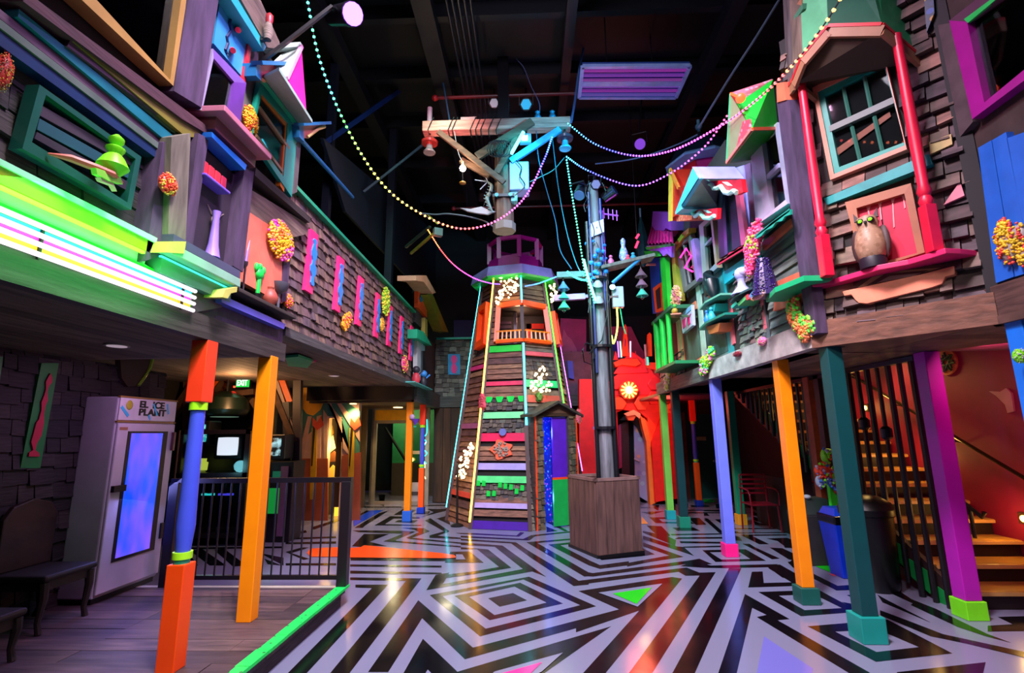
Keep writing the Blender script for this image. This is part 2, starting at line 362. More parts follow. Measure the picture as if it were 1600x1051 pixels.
for P in ([(110,515),(420,330),(540,300),(240,490),(215,515)], [(360,485),(560,370),(930,385),(920,400),(600,400),(490,470),(950,480),(940,490)], [(610,445),(660,420),(900,420),(850,455)], [(600,355),(720,280),(880,290),(800,350)], [(880,330),(980,310),(1060,310),(1030,345),(840,345)],
          [(1020,280),(1200,280),(1310,270),(1300,290),(950,380),(1100,320)], [(80,745),(230,592),(545,592),(300,690),(520,745),(330,740),(230,733),(190,755)], [(90,550),(150,548),(720,552),(870,565),(620,670),(640,680),(1440,745),(1440,760),(470,685),(720,590),(160,570)],
          [(700,515),(980,520),(1050,560),(830,640),(1440,700),(1440,715),(800,655),(760,640),(920,570),(860,540)], [(990,425),(1060,395),(1300,560),(1150,615),(1440,640),(1440,655),(1050,640),(1050,610),(1230,560)], [(95,410),(95,385),(260,300),(300,303)], [(95,300),(210,275),(140,320),(95,345)],
          [(100,248),(700,248),(700,262),(100,262)], [(800,235),(1320,225),(1320,238),(800,248)], [(415,100),(495,100),(480,250),(420,215)], [(1140,400),(1310,480),(1300,440),(1250,400),(1320,370),(1320,350)]): fill(cA(P))
for P in ([(100,460),(200,440),(420,590),(270,590)], [(310,450),(400,440),(600,590),(480,600)], [(80,480),(170,590),(80,590)], [(760,530),(920,590),(790,580)], [(720,480),(930,520),(930,590)], [(80,400),(300,370),(600,375),(600,390),(80,415)], [(80,430),(920,420),(920,435),(80,445)],
          [(950,470),(1090,430),(1160,430),(1000,480),(1160,530),(1110,540)], [(950,570),(1400,570),(1400,590),(950,590)], [(950,345),(1400,330),(1400,345),(950,360)], [(950,385),(1400,375),(1400,395),(950,400)], [(1030,300),(1130,275),(1140,295),(1060,310)], [(1180,250),(1430,170),(1430,190),(1200,270)]): fill(cH(P))
fill(cH([(1140,480),(1170,440),(1400,430)]) + cA([(70,770),(190,760),(230,738),(330,745),(1200,835),(1360,860),(1380,890),(1300,900),(70,890)]) + cH([(1400,515),(1170,515)]), 2, 2)
fill(cA([(95,425),(310,300),(465,298),(100,500)]), 3, 2)
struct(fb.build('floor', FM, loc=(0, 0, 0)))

# ================================================================== SHELL
struct(MB().bb((-7.2, -1.5, 8.6), (7.2, 16.2, 8.8)).build('ceiling', paint('090b10', .6)))
struct(MB().bb((-7.2, 16, 0), (7.2, 16.2, 8.6)).build('wall_back', paint('0e0f12', .8)))
struct(MB().bb((-7.2, -1.5, 0), (-7, 16, 8.6)).build('wall_left', paint('101118', .8)))
struct(MB().bb((7, -1.5, 0), (7.2, 16, 8.6)).build('wall_right', paint('101014', .8)))
# purlins and rafters
def pole(name, p, q, r, mat, label, cat, group=None, n=8): return tag(MB().tube(p, q, r, n=n).build(name, mat, smooth=True), label, cat, group)
for i, y in enumerate((5.6, 7.0, 8.4, 9.9, 11.6, 13.6)):
    struct(MB().bb((-7, y - .06, 8.34), (7, y + .06, 8.6)).build('trim_%d' % (20 + i), paint('0f1118', .55)))
for i, (x, wd) in enumerate(((-1.55, .3), (-3.2, .24), (.75, .16), (3.3, .24))):
    struct(MB().bb((x - wd/2, 2, 8.1), (x + wd/2, 16, 8.34)).build('trim_%d' % (30 + i), paint('10131c', .5)))
gp = 'parallel conduits under the ceiling'
for i in range(5):
    tag(MB().tube((-1.15 + .09*i, 3, 8.05), (-1.15 + .09*i, 15.9, 8.05), .022).build('ceiling_conduit', paint('20222a', .4)), 'thin dark conduit, one of a bundle running away under the black ceiling', 'pipe', gp)
for y, x0, x1, z in ((8.4, -1.75, 1.05, 7.95), (12.4, -2, 4, 7.6)):
    t = thing('sprinkler_pipe', 'dull red sprinkler pipe ' + ('above the wooden power pole crossarm' if y < 9 else 'far back across the dark hall behind the hanging pole'), 'pipe', ((x0+x1)/2, y, z))
    MB().tube((x0, y, z), (x1, y, z), .035).build('pipe', paint('5a1418', .4), t); MB().ball((x0 + .05, y, z), .06).build('coupling', paint('b02028', .4), t)
    for k in range(3): MB().tube((x0 + .4 + k, y, z), (x0 + .4 + k, y, 8.65), .01).build('hanger', blackm, t)
# ================================================================== LEFT, ground level
dk = MB(); random.seed(11)
for i in range(34):
    y0 = -1.4 + i * .204
    if y0 > 5.42: break
    x = -4.4
    while x < -1.92:
        L_ = random.choice((1.1, 1.5, 2.2)); x1 = min(x + L_, -1.92)
        dk.bb((x, y0, .12), (x1 - .004, min(y0 + .2, 5.46), .18 + random.uniform(-.003, .003))); x = x1
struct(dk.build('floor_deck', wood(('5d4a4c', '6a5452', '4e3f42', '745e5a'), .55, (1.2, 9, 4), 'deck_wood')))
struct(MB().bb((-4.4, -1.4, 0), (-1.95, 5.42, .12)).build('trim_1', wood(('4a3c3e', '53444a'), name='deck_fascia_wood')))
e = MB(); random.seed(3)
for i in range(26):
    y0 = -1.4 + i * .265; e.bb((-2.0 + random.uniform(-.006, .006), y0, .165), (-1.9 + random.uniform(-.006, .008), y0 + .27, .19))
struct(e.build('trim_2', speckle('16e85a', ('16e85a', '12d850', '20f060', '2a5a30'), 26, 'worn_green_paint', .3)))
struct(MB().bb((-4.4, 5.4, .15), (-1.98, 5.46, .186)).build('trim_3', paint('b8b4a0')))
# dark shingle wall behind the deck
struct(MB().bb((-4.6, -1.4, 0), (-4.42, 5.9, 2.45)).build('wall_left_deck', paint('1b1718')))
s = MB(); shingles(s, (-4.42, .5, .18), (0, 1, 0), (0, 0, 1), 5.4, 2.27, (1, 0, 0), .17, .14, .022); struct(s.build('wall_left_deck_shingles', shingd))
# soffits and beams
def planks(x0, x1, y0, y1, z, ly=True, n=.16, th=.03):
    b = MB()
    if ly:
        x = x0
        while x < x1: b.bb((x, y0, z), (min(x + n - .005, x1), y1, z + th)); x += n
    else:
        y = y0
        while y < y1: b.bb((x0, y, z), (x1, min(y + n - .005, y1), z + th)); y += n
    return b
sofw = wood(('5f5148', '6b5b50', '54473f', '75655a'), .8, (8, 1, 6), 'soffit_wood')
struct(planks(-6.4, -2.42, -1, 4.72, 2.45).build('ceiling_porch_1', sofw)); struct(planks(-6.4, -2.42, 4.72, 10.3, 2.68).build('ceiling_porch_2', sofw))
struct(MB().bb((-2.44, -.5, 2.40), (-2.36, 4.71, 2.57)).build('trim_4', wood(('4c403c', '443a3a', '544642'), grain=(3, 1.2, 14), name='dark_beam_wood'))); struct(MB().bb((-2.5, -.5, 2.57), (-2.40, 4.71, 2.74)).build('trim_5', purpw))
struct(MB().bb((-6.4, 4.66, 2.45), (-2.44, 4.72, 2.7)).build('trim_6', beamw))
struct(MB().bb((-2.52, 4.72, 2.66), (-2.38, 10.3, 2.75)).build('trim_7', wood(WG, grain=(8, 1, 20), name='pale_trim_wood')))
struct(MB().bb((-4.6, 10.2, 2.40), (-2.40, 10.34, 2.70)).build('trim_8', paint('1e1614')))
struct(MB().bb((-4.6, 10.34, 2.36), (-2.40, 13.1, 2.42)).build('ceiling_porch_3', paint('3a3029')))
struct(MB().bb((-2.46, 10.34, 2.36), (-2.34, 13.1, 2.70)).build('trim_9', wood(WG, grain=(8, 1, 20), name='pale_trim_wood')))
# recessed downlights
for i, (px, py, z, c) in enumerate(((183, 538, 2.45, 'b9a0b8'), (522, 586, 2.68, 'a89a90'), (575, 577, 2.68, 'b0a0a0'))):
    p = FL(px, py, z)
    t = thing('downlight', ('dim round downlight in the near soffit above the ice freezer', 'dim round downlight under the shingled overhang, left of its pair', 'dim round downlight under the shingled overhang, nearer its outer edge')[i], 'ceiling light', (p.x, p.y, z - .012))
    MB().lathe([(.09, 0), (.09, .014)], (p.x, p.y, z - .014)).build('rim', paint('8a8480', .4), t); MB().lathe([(.07, 0), (.07, .006)], (p.x, p.y, z - .018)).build('lens', emit('d8c0d0', .35), t)
for i, (px, py) in enumerate(((552, 629), (622, 635))):
    p = FL(px, py, 2.36); t = thing('downlight', ('small warm downlight in front of the sun mural doorway', 'larger warm downlight in front of the glass entrance')[i], 'ceiling light', (p.x, p.y, 2.34))
    MB().lathe([(.13 if i else .09, 0), (.13 if i else .09, .02)], (p.x, p.y, 2.342)).build('rim', paint('c8b890', .4), t); MB().lathe([(.11 if i else .07, 0), (.11 if i else .07, .006)], (p.x, p.y, 2.336)).build('lens', emit('ffd890', 9), t)
    lamp('downlight_glow', 'SPOT', (p.x, p.y, 2.32), 120 if i else 130, (1, .68, .28), .08, (p.x, p.y + .25, 0), 125, .8)
# ------------------------------------------------------------------ posts
def post(name, label, x, y, z0, z1, parts, w=.13, group=None):
    """parts: (part name, colour, from, to, width, round?)"""
    t = thing(name, label, 'post', (x, y, z0), group)
    for nm, c, a, b, ww, rd in parts:
        m = MB()
        if rd: m.lathe([(ww/2, a), (ww/2, b)] if rd == 1 else rd, (x, y, z0), n=16)
        else: m.box((x, y, z0 + (a + b)/2), (ww, ww, b - a))
        m.build(nm, paint(c, .42, .06), t, bevel=0 if rd else .006, smooth=bool(rd))
    return t
D = .18
def turned(x, y, z0, z1, label, s=1):
    h = z1 - z0
    q = [('base', 'ff4a08', 0, h*.30, .125*s, 0)] if z0 > .1 else [('foot', '1a3ac0', 0, .12, .16, 0), ('base', 'ff5a14', .12, h*.40, .115*s, 0)]
    a = q[-1][3]
    q += [('ring', '22c8a0', a, a + .03, .1*s, 1), ('ring', 'a8f020', a + .03, a + .075, .125*s, 1), ('shaft', '4152d8', a + .07, h*.78, .1*s, [(.047*s, a + .07), (.062*s, a + .25), (.056*s, h*.5), (.048*s, h*.78)]),
          ('ring', 'a8f020', h*.77, h*.795, .12*s, 1), ('capital', 'ff3a1c', h*.795, h, .125*s, 0)]
    return post('turned_post', label, x, y, z0, z1, q)
turned(-2.42, 3.6, D, 2.40, 'orange and blue turned post standing on the near wooden deck')
post('square_post', 'tall yellow-orange square post standing on the deck beside the railing', -2.41, 4.5, D, 2.42, [('shaft', 'ff8c02', 0, 2.24, .125, 0)])
post('square_post', 'distant yellow square post with a light blue foot, left of the tower', -2.5, 10.45, 0, 2.38, [('foot', '2a6ad8', 0, .2, .17, 0), ('shaft', 'ff9004', .2, 2.40, .125, 0)])
turned(-2.45, 11.5, 0, 2.40, 'distant orange and blue turned post with navy foot, left of the tower')
XP_ = 2.75
post('square_post', 'yellow-orange square post with a dark green foot, in front of the stairs', XP_, 5.55, 0, 2.46, [('foot', '14584e', 0, .155, .185, 0), ('shaft', 'ff8c02', .155, 2.46, .125, 0)])
post('square_post', 'dark teal square post with a bright teal foot, nearest on the right', XP_, 4.62, 0, 2.46, [('foot', '16988c', 0, .2, .2, 0), ('shaft', '0a4648', .2, 2.46, .135, 0)])
post('square_post', 'periwinkle blue square post with a hot pink foot', XP_ - .01, 7.5, 0, 2.46, [('foot', 'ff1a82', 0, .17, .18, 0), ('shaft', '7078e8', .17, 2.46, .135, 0)])
post('square_post', 'lime green square post with a turquoise foot, by the red arch', XP_, 10.55, 0, 2.46, [('foot', '1a9aa0', 0, .17, .18, 0), ('shaft', '7cc850', .17, 2.46, .13, 0)])
post('square_post', 'dark teal square post with a sea green foot, just right of the lime green post', XP_, 9.66, 0, 2.46, [('foot', '1a8a6c', 0, .19, .2, 0), ('shaft', '0a3c40', .19, 2.46, .14, 0)])
post('square_post', 'magenta purple square post with a neon green foot, at the stair bars', 4.0, 5.14, 0, 2.46, [('foot', '7df01a', 0, .16, .19, 0), ('shaft', 'b818b0', .16, 2.46, .15, 0)])
post('square_post', 'green square post with an orange foot, behind the red chair', 3.87, 9.9, 0, 2.46, [('foot', 'ff9a1a', 0, .19, .17, 0), ('shaft', '128a66', .19, 2.46, .13, 0)])
turned(3.92, 12.4, 0, 2.44, 'orange and indigo turned post in front of the dark green door')
post('square_post', 'bright blue square post at the right edge of the view', 3.50, 3.60, 0, 2.46, [('shaft', '1a78e8', 0, 2.46, .13, 0)])
# ------------------------------------------------------------------ deck railing
t = thing('deck_railing', 'black metal railing with thin balusters along the end of the deck', 'railing', (-2.9, 5.44, D))
MB().bb((-3.85, 5.41, 1.21), (-1.9, 5.47, 1.26)).build('handrail', blackm, t); MB().bb((-3.85, 5.42, .25), (-1.95, 5.46, .29)).build('bottom_rail', blackm, t)
for x in (-1.95, -3.8): MB().bb((x - .05, 5.39, D), (x + .05, 5.49, 1.22)).build('post', blackm, t, bevel=.005)
for i in range(17):
    x = -3.70 + i * .1; MB().tube((x, 5.44, .28), (x, 5.44, 1.22), .009, n=6).build('baluster', blackm, t)
# ------------------------------------------------------------------ benches at far left
def bench(name, label, c, L_, dp, seat, back=False):
    x, y = c; t = thing(name, label, 'bench' if not back else 'chair', (x, y, D)); wd = wood(('2a1f1c', '33261f'), .5, (9, 2, 4), 'dark_furniture_wood')
    MB().bb((x - dp/2, y - L_/2, D + seat - .05), (x + dp/2, y + L_/2, D + seat)).build('seat', paint('1d1714', .6), t, bevel=.02)
    MB().bb((x - dp/2 + .03, y - L_/2 + .03, D + seat - .12), (x + dp/2 - .03, y + L_/2 - .03, D + seat - .05)).build('apron', wd, t)
    for sx in (-1, 1):
        for sy in (-1, 1):
            px, py = x + sx * (dp/2 - .04), y + sy * (L_/2 - .04)
            MB().path([(px, py, D + seat - .06), (px + sx*.012, py, D + seat*.6), (px - sx*.01, py, D + .08), (px + sx*.015, py, D)], .03, 8, [.034, .03, .02, .024]).build('leg', wd, t, smooth=True)
    if back:
        b = MB(); P = [(-.24, 0), (-.24, .42), (-.17, .52), (0, .57), (.17, .52), (.24, .42), (.24, 0)]
        b.prism([V((x - dp/2 + .02, y + a, D + seat + h)) for a, h in P], (.045, 0, 0)); b.build('backrest', wood(('3a241c', '33211b'), .5, (9, 2, 4), 'dark_chair_back'), t, bevel=.012)
    return t
bench('wooden_chair', 'dark wooden chair with a rounded back against the shingle wall', (-4.12, 4.38, ), .5, .5, .44, True)
bench('low_bench', 'dark wooden bench with curved legs standing nearer than the round-backed chair', (-3.85, 3.3), .9, .5, .34)
# ------------------------------------------------------------------ green plaques
def plaque(label, pts, sil, pl, c1, c2, d=.03, group=None, cat='plaque', rim=None):
    P = [ON(x, y, pl, .02) for x, y in pts]; b = sum(P, V()) / len(P)
    t = thing('wall_plaque', label, cat, b, group)
    MB().plate(pts, pl, .02, d + .03).build('board', paint(c1, .5), t); MB().plate(sil, pl, .035, .02).build('silhouette', paint(c2, .5), t)
    return t
plaque('green wall plaque with a red finial silhouette, left of the ice freezer', [(65, 567), (92, 567), (63, 731), (32, 731)],
       [(79,583),(82,590),(82,597),(77,602),(74,612),(75,625),(71,634),(69,648),(69,660),(65,680),(58,692),(56,700),(55,703),(61,707),(62,713),(45,713),(46,707),(52,703),(51,698),(49,690),(54,672),(57,660),(61,655),(65,640),(65,628),(69,618),(72,608),(72,596),(75,590)], LL, '0e7a38', 'b81440')
plaque('green wall plaque cut off by the left edge of the view', [(-25, 556), (5, 557), (-6, 640), (-40, 640)], [(-14, 575), (-8, 580), (-16, 625), (-24, 625)], LL, '0e7a38', 'b81440')
# ------------------------------------------------------------------ ice freezer
ix0, ix1, iy0, iy1 = -4.41, -4.07, 4.84, 5.66
t = thing('ice_freezer', 'white upright ice freezer with a glowing blue door, on the deck', 'freezer', (-4.24, 5.25, D))
wh = paint('c4bcc4', .35, .06); HZ = 2.1
MB().bb((ix0, iy0, D + .05), (ix1, iy1, HZ)).build('cabinet', wh, t, bevel=.015)
MB().bb((ix0 + .02, iy0 + .02, D), (ix1 - .02, iy1 - .02, D + .05)).build('plinth', blackp, t)
MB().bb((ix1 - .01, iy0 + .01, 1.87), (ix1 + .012, iy1 - .01, 2.09)).build('header_sign', paint('cfcacc', .3), t)
for z in (1.855, 2.10): MB().bb((ix1 - .01, iy0, z - .008), (ix1 + .018, iy1, z + .008)).build('header_trim', paint('8a6a34', .4), t)
dr = MB().bb((ix1 - .005, iy0 + .01, D + .08), (ix1 + .025, iy1 - .01, 1.84)).build('door', wh, t, bevel=.01)
MB().bb((ix1 + .02, iy0 + .14, .52), (ix1 + .03, iy1 - .12, 1.76)).build('door_gasket', blackp, dr)
m, tn, b = nmat('frosted_blue_glow'); b.inputs['Roughness'].default_value = .25
tc = tn.nodes.new('ShaderNodeTexCoord'); nz = tn.nodes.new('ShaderNodeTexNoise'); nz.inputs['Scale'].default_value = 2.2; mpg = tn.nodes.new('ShaderNodeMapping'); mpg.inputs['Scale'].default_value = (1, 1.6, .7)
rp = tn.nodes.new('ShaderNodeValToRGB'); rp.color_ramp.elements[0].position = .42; rp.color_ramp.elements[0].color = (*srgb('0a48e8'), 1); rp.color_ramp.elements[1].position = .68; rp.color_ramp.elements[1].color = (*srgb('8450f0'), 1)
tn.links.new(tc.outputs['Object'], mpg.inputs[0]); tn.links.new(mpg.outputs[0], nz.inputs['Vector']); tn.links.new(nz.outputs[0], rp.inputs[0]); tn.links.new(rp.outputs[0], b.inputs['Emission Color']); b.inputs['Emission Strength'].default_value = .95; b.inputs['Base Color'].default_value = (.02, .05, .3, 1)
MB().bb((ix1 + .028, iy0 + .18, .55), (ix1 + .034, iy1 - .2, 1.74)).build('lit_window', m, dr)
MB().bar((ix1 + .05, iy1 - .05, 1.55), (ix1 + .05, iy1 - .05, 1.75), .03).build('handle', paint('5a3038', .3), dr); MB().bb((ix1 + .02, iy1 - .07, .62), (ix1 + .045, iy1 - .03, .78)).build('lower_hinge', blackp, dr)
MB().bb((ix1 + .02, iy0 + .02, 1.18), (ix1 + .06, iy0 + .17, 1.24)).build('latch', blackm, dr); MB().bb((ix1 + .02, iy0 + .03, 1.77), (ix1 + .027, iy0 + .13, 1.80)).build('maker_plate', paint('9a6a50', .3), dr)
def text(body, loc, size, mat, rot, name, parent, ext=.003, align='LEFT', sx=1):
    c = bpy.data.curves.new('txt', 'FONT'); c.body = body; c.size = size; c.extrude = ext; c.align_x = align; c.space_line = .85; c.offset = .004
    o = bpy.data.objects.new('txt', c); COL.objects.link(o); dg = bpy.context.evaluated_depsgraph_get()
    me = bpy.data.meshes.new_from_object(o.evaluated_get(dg)); bpy.data.objects.remove(o); me.materials.clear(); me.materials.append(mat)
    me.transform(Matrix.Diagonal((sx, 1, 1, 1))); R = rot.to_4x4() if isinstance(rot, Matrix) else rot
    n = bpy.data.objects.new(name, me); COL.objects.link(n); me.transform(R); base = V(parent.location) if parent else V()
    q = parent.parent if parent else None
    while q: base += q.location; q = q.parent
    n.parent = parent; n.location = V(loc) - base; return n
RX = Matrix(((0, 0, 1), (1, 0, 0), (0, 1, 0)))          # text facing +x
RYm = Matrix(((1, 0, 0), (0, 0, -1), (0, 1, 0)))        # text facing the viewer (-y)
RXm = Matrix(((0, 0, -1), (-1, 0, 0), (0, 1, 0)))       # text facing -x
hs = [o for o in t.children if o.name.startswith('header_sign')][0]
text('EL  ICE', (ix1 + .013, iy0 + .26, 2.005), .095, paint('101014'), RX, 'lettering', hs, sx=1.25); text('PLANT', (ix1 + .013, iy0 + .26, 1.925), .095, paint('101014'), RX, 'lettering', hs, sx=1.35)
MB().ball((ix1 + .012, iy0 + .13, 2.02), .05, (.12, .9, 1)).build('leaf_emblem', paint('b8b030'), hs); MB().bar((ix1 + .014, iy0 + .03, 2.0), (ix1 + .014, iy0 + .13, 1.91), .004, .03).build('ice_streak', paint('38c0e0'), hs)
for a, b2 in (((.45, 2.05), (.52, 1.93)), ((.66, 2.06), (.69, 1.95)), ((.4, 1.93), (.43, 1.88))): MB().bar((ix1 + .0155, iy0 + a[0], a[1]), (ix1 + .0155, iy0 + b2[0], b2[1]), .004, .02).build('ice_streak', paint('48c8e8'), hs)
lamp('freezer_glow', 'AREA', (ix1 + .2, 5.2, 1.2), 8, (.3, .3, 1), .5, (ix1 + 1, 5.0, .2))
lamp('violet_area_light', 'AREA', (-3.3, 4.6, 2.4), 9, (.75, .4, .95), .6, (-3.6, 4.8, 0))  # unseen violet light over the deck, no strip fixture built
p = PX(217, 580, -4.36); t = thing('leaf_ornament', 'dark brown leaf-shaped ornament with lime edges on the wall above the ice freezer', 'ornament', p); L_ = [PX(*q, -4.36) for q in ((188, 562), (238, 560), (234, 575), (226, 588), (216, 602), (200, 604), (190, 590))]; MB().prism(L_, (-.06, 0, 0)).build('leaf', paint('2e1c16', .7), t); MB().path(L_[1:5], .02).build('lime_edge', paint('7aa018', .5), t)
# ================================================================== LEFT UPPER FACADE
struct(MB().bb((-2.66, -.6, 2.72), (-2.46, 4.72, 5.3)).build('wall_left_upper_near', paint('2a2024', .8)))
struct(MB().bb((-2.66, 4.72, 2.72), (-2.46, 10.22, 4.22)).build('wall_left_upper_far', paint('241d20', .8)))
random.seed(5)
s = MB(); shingles(s, (-2.46, 4.72, 2.75), (0, 1, 0), (0, 0, 1), 5.48, 1.46, (1, 0, 0), .135, .112, .022, jit=.35)
struct(s.build('wall_left_shingles', wood(('77625a', '6b5856', '8a7064', '5f4f50', '82686a', '927a66', '6e5e66'), grain=(2, 8, 2), name='left_shingle_wood')))
struct(MB().bb((-2.5, 4.72, 4.215), (-2.38, 10.22, 4.255)).build('trim_10', paint('18a070', .4)))
s = MB(); shingles(s, (-2.46, 1.2, 2.98), (0, 1, 0), (0, 0, 1), 2.1, .75, (1, 0, 0), .16, .13, .02); struct(s.build('wall_left_near_shingles', shingd))
# seven pink panels with turquoise silhouettes
gp = 'pink panels along the left shingle wall'
YS = [PX(*q, -2.4).y for q in ((488, 405), (531, 440), (563, 475), (590, 500), (609.5, 520), (627.5, 531), (643, 543))]
nm = ['first and largest','second','third','fourth','fifth','sixth','seventh and farthest']
for i, y in enumerate(YS):
    zc = 3.60 - .012 * i; t = thing('wall_plaque', 'hot pink panel with a blue baluster silhouette, %s of seven along the wall' % nm[i], 'plaque', (-2.42, y, zc - .36), gp)
    a = .03; P = [V((-2.40, y - .095 - a, zc - .36)), V((-2.40, y + .095 - a, zc - .36)), V((-2.40, y + .095 + a, zc + .36)), V((-2.40, y - .095 + a, zc + .36))]
    MB().prism(P, (-.035, 0, 0)).build('board', paint('ff2a78', .45), t)
    pr = [(.03, -.27), (.05, -.245), (.035, -.22), (.03, -.17), (.07, -.12), (.075, -.06), (.035, -.02), (.03, .02), (.06, .06), (.07, .12), (.045, .17), (.025, .21), (.045, .245), (.03, .27)]
    MB().prism([V((-2.385, y - w_ * .9 + .02, zc + h)) for w_, h in pr] + [V((-2.385, y + w_ + .02, zc + h)) for w_, h in pr[::-1]], (-.02, 0, 0)).build('silhouette', paint('2a8ad8', .45), t)
# ------------------------------------------------------------------ coral-like sculptures
def blob(name, label, px, py, wpx, hpx, pl, c, tilt=0, off=.05, group=None, n=90, shape=None):
    """lumpy flat cluster of fluorescent beads over a core, on wall plane pl"""
    o = ON(px, py, pl, off); nrm = pl[1]; ux = V((0, 0, 1)).cross(nrm); 
    if ux.dot(RM @ V((1, 0, 0))) < 0: ux = -ux
    uz = V((0, 0, 1))
    hx = (ON(px + wpx/2, py, pl, off) - ON(px - wpx/2, py, pl, off)).length / 2; a = ON(px, py - hpx/2, pl, off).z; b = ON(px, py + hpx/2, pl, off).z; hz = abs(a - b) / 2
    rnd = random.Random(int(px * 7 + py)); m = MB(); R = Matrix((ux, nrm, uz)).transposed()
    segs = shape or [(0, 0, 1)]
    ct, st = math.cos(tilt), math.sin(tilt)
    def at(u, v): u, v = u * ct - v * st, u * st + v * ct; return o + ux * u * hx + uz * v * hz
    for su, sv, r in segs: m.ball(at(su, sv), 1, (hx * r * .9, .035, hz * r * .9), 2, R)
    k = min(hx, hz); ms = [m]
    for i in range(int(n * 1.9)):
        su, sv, r = rnd.choice(segs); an = rnd.uniform(0, 6.283); q = math.sqrt(rnd.random()) * r
        u, v = su + q * math.cos(an), sv + q * math.sin(an); p = at(u, v) + nrm * (.03 * (1 - (q/r)**2) + .01)
        m.m(1 + (int(math.floor(u * 2.2 + 9) * 7 + math.floor(v * 2.2 + 9) * 5) if rnd.random() < .72 else rnd.randrange(99)) % (len(c) - 1) if len(c) > 1 else 0); m.ball(p, k * rnd.uniform(.055, .11), (1, 1, 1), 1)
    o_ = m.build(name, [paint(x, .45, .1) for x in c]); return tag(o_, label, 'sculpture', group)
# ------------------------------------------------------------------ neon sign
t = thing('neon_sign', 'big neon sign of four white tubes over slats glowing as their halos, glowing green at left', 'neon sign', (-2.38, 2.3, 2.5))
MB().bb((-2.40, .9, 2.50), (-2.37, 3.33, 2.745)).build('backing_board', paint('06c018', .5), t)
for z, c in ((2.675, '18b8e0'), (2.632, 'd838c0'), (2.587, 'e0b028')): MB().bb((-2.372, .9, z - .016), (-2.355, 3.3, z + .016)).build('halo_slat', emit(c, 1.1), t)  # coloured halos between the tubes made as glowing slats
for z in (2.700, 2.655, 2.610, 2.562): MB().tube((-2.335, .9, z), (-2.335, 3.31, z), .0122, n=10).build('neon_tube', emit('fff0ff', 1.7), t, smooth=True)
for y in (1.2, 2.2, 3.2): MB().bar((-2.345, y, 2.54), (-2.345, y, 2.72), .012).build('bracket', blackp, t)
# ledge over the sign with a green strip beneath
A, B_ = PX(2, 284, -2.3), PX(230, 395, -2.3)
zl = (A.z + B_.z) / 2
t = thing('sign_ledge', 'ledge with yellow neon light painted in, a highlight edge and green light strip above the neon sign', 'ledge', (-2.35, 2.2, zl))
MB().prism([ON(*p, LW, .06) for p in ((-30, 240), (243, 376), (233, 394), (-30, 272))], (-.1, 0, 0)).build('face_board', paint('98900c', .5), t)  # yellow of the neon's light put into the board paint
MB().prism([ON(*p, LW, .07) for p in ((-30, 232), (246, 372), (244, 380), (-30, 242))], (-.11, 0, 0)).build('highlight_edge', paint('a8e8c8', .4), t)  # cyan highlight along the ledge painted as a pale strip
MB().prism([ON(*p, LW, .055) for p in ((-30, 274), (231, 394), (230, 398), (-30, 280))], (-.02, 0, 0)).build('light_strip', emit('60ff20', 5), t)
spart('trim_11', paint('c8d8c8', .5), ((-30, 282), (230, 398), (226, 412), (290, 452), (-30, 330)), LW, .01, .05)
lamp('green_neon_glow', 'AREA', (-2.2, 2.3, 2.86), 9, (.02, 1, .08), 1.6, (-2.42, 2.4, 2.62), size_y=.12)
lamp('green_neon_glow', 'AREA', (-2.15, 2.4, 2.52), 5, (.05, 1, .15), 1.2, (-2.42, 2.4, 2.6), size_y=.1)
# ------------------------------------------------------------------ near house boards
for i, (c, pts, off) in enumerate((
    ('082c58', ((-15, 36), (250, 234), (247, 249), (-18, 58)), .02), ('5a6a60', ((-10, 22), (256, 229), (252, 236), (-12, 34)), .03),
    ('74586e', ((0, 14), (264, 221), (257, 230), (-6, 24)), .015), ('0a7080', ((30, 14), (271, 212), (263, 223), (28, 26)), .035),
    ('3a6a44', ((120, 75), (284, 207), (278, 213), (110, 80)), .03), ('6e4e66', ((110, 62), (287, 196), (283, 206), (105, 72)), .05),
    ('7a7228', ((100, 36), (324, 203), (321, 214), (291, 214), (95, 48)), .06), ('5a3440', ((40, -14), (328, 200), (322, 208), (285, 186), (36, 2)), .08))):
    spart('trim_%d' % (40 + i), wood((c, c), grain=(3, 1, 12), name='painted_board') if i in (2, 5, 7) else paint(c, .5, .2), pts, LW, off, .08 + off)
def framewin(name, cf, outer, inner, pl, off=.04, d=.06, bars=(), parent=None, pane=True, barc=None, label=None, cat=None):
    """outer and inner: matching corner pixels; frame members, pane and bars"""
    O = [ON(x, y, pl, off) for x, y in outer]; I = [ON(x, y, pl, off) for x, y in inner]; n = len(O); c = sum(O, V()) / n
    r = bpy.data.objects.new(name, None); COL.objects.link(r); r.location = V((c.x, c.y, min(p.z for p in O)))
    if label: tag(r, label, cat)
    else: struct(r)
    for i in range(n):
        j = (i + 1) % n; cc = cf[i % len(cf)] if isinstance(cf, (list, tuple)) else cf
        MB().prism([O[i], O[j], I[j], I[i]], -pl[1] * d).build('frame', cc if not isinstance(cc, str) else paint(cc, .45), r)
    if pane:
        MB().prism([p - pl[1] * (d * .55) for p in I], -pl[1] * .006).build('pane', glass(), r)
        MB().prism([p - pl[1] * (d * .9) for p in I], -pl[1] * .012).build('dark_interior', darkin, r)  # black sheet stands for the unlit room behind the pane
    for p, q, w_, c2 in bars:
        MB().bar(ON(*p, pl, off - d * .35), ON(*q, pl, off - d * .35), w_, w_).build('muntin', c2 if not isinstance(c2, str) else paint(c2), r)
    return r
framewin('window_1', ['b08a48', 'b08a48', 'a87a34', 'b08a48'], [(300, -70), (274, 137), (80, -45), (150, -150)], [(291, -60), (266, 125), (110, -45), (165, -130)], LW, .06, .1)
framewin('window_2', ['0a5246'] * 4, [(221, 245), (205, 328), (35, 232), (62, 132)], [(212, 248), (199, 316), (50, 222), (72, 148)], LW, .05, .07, pane=False)
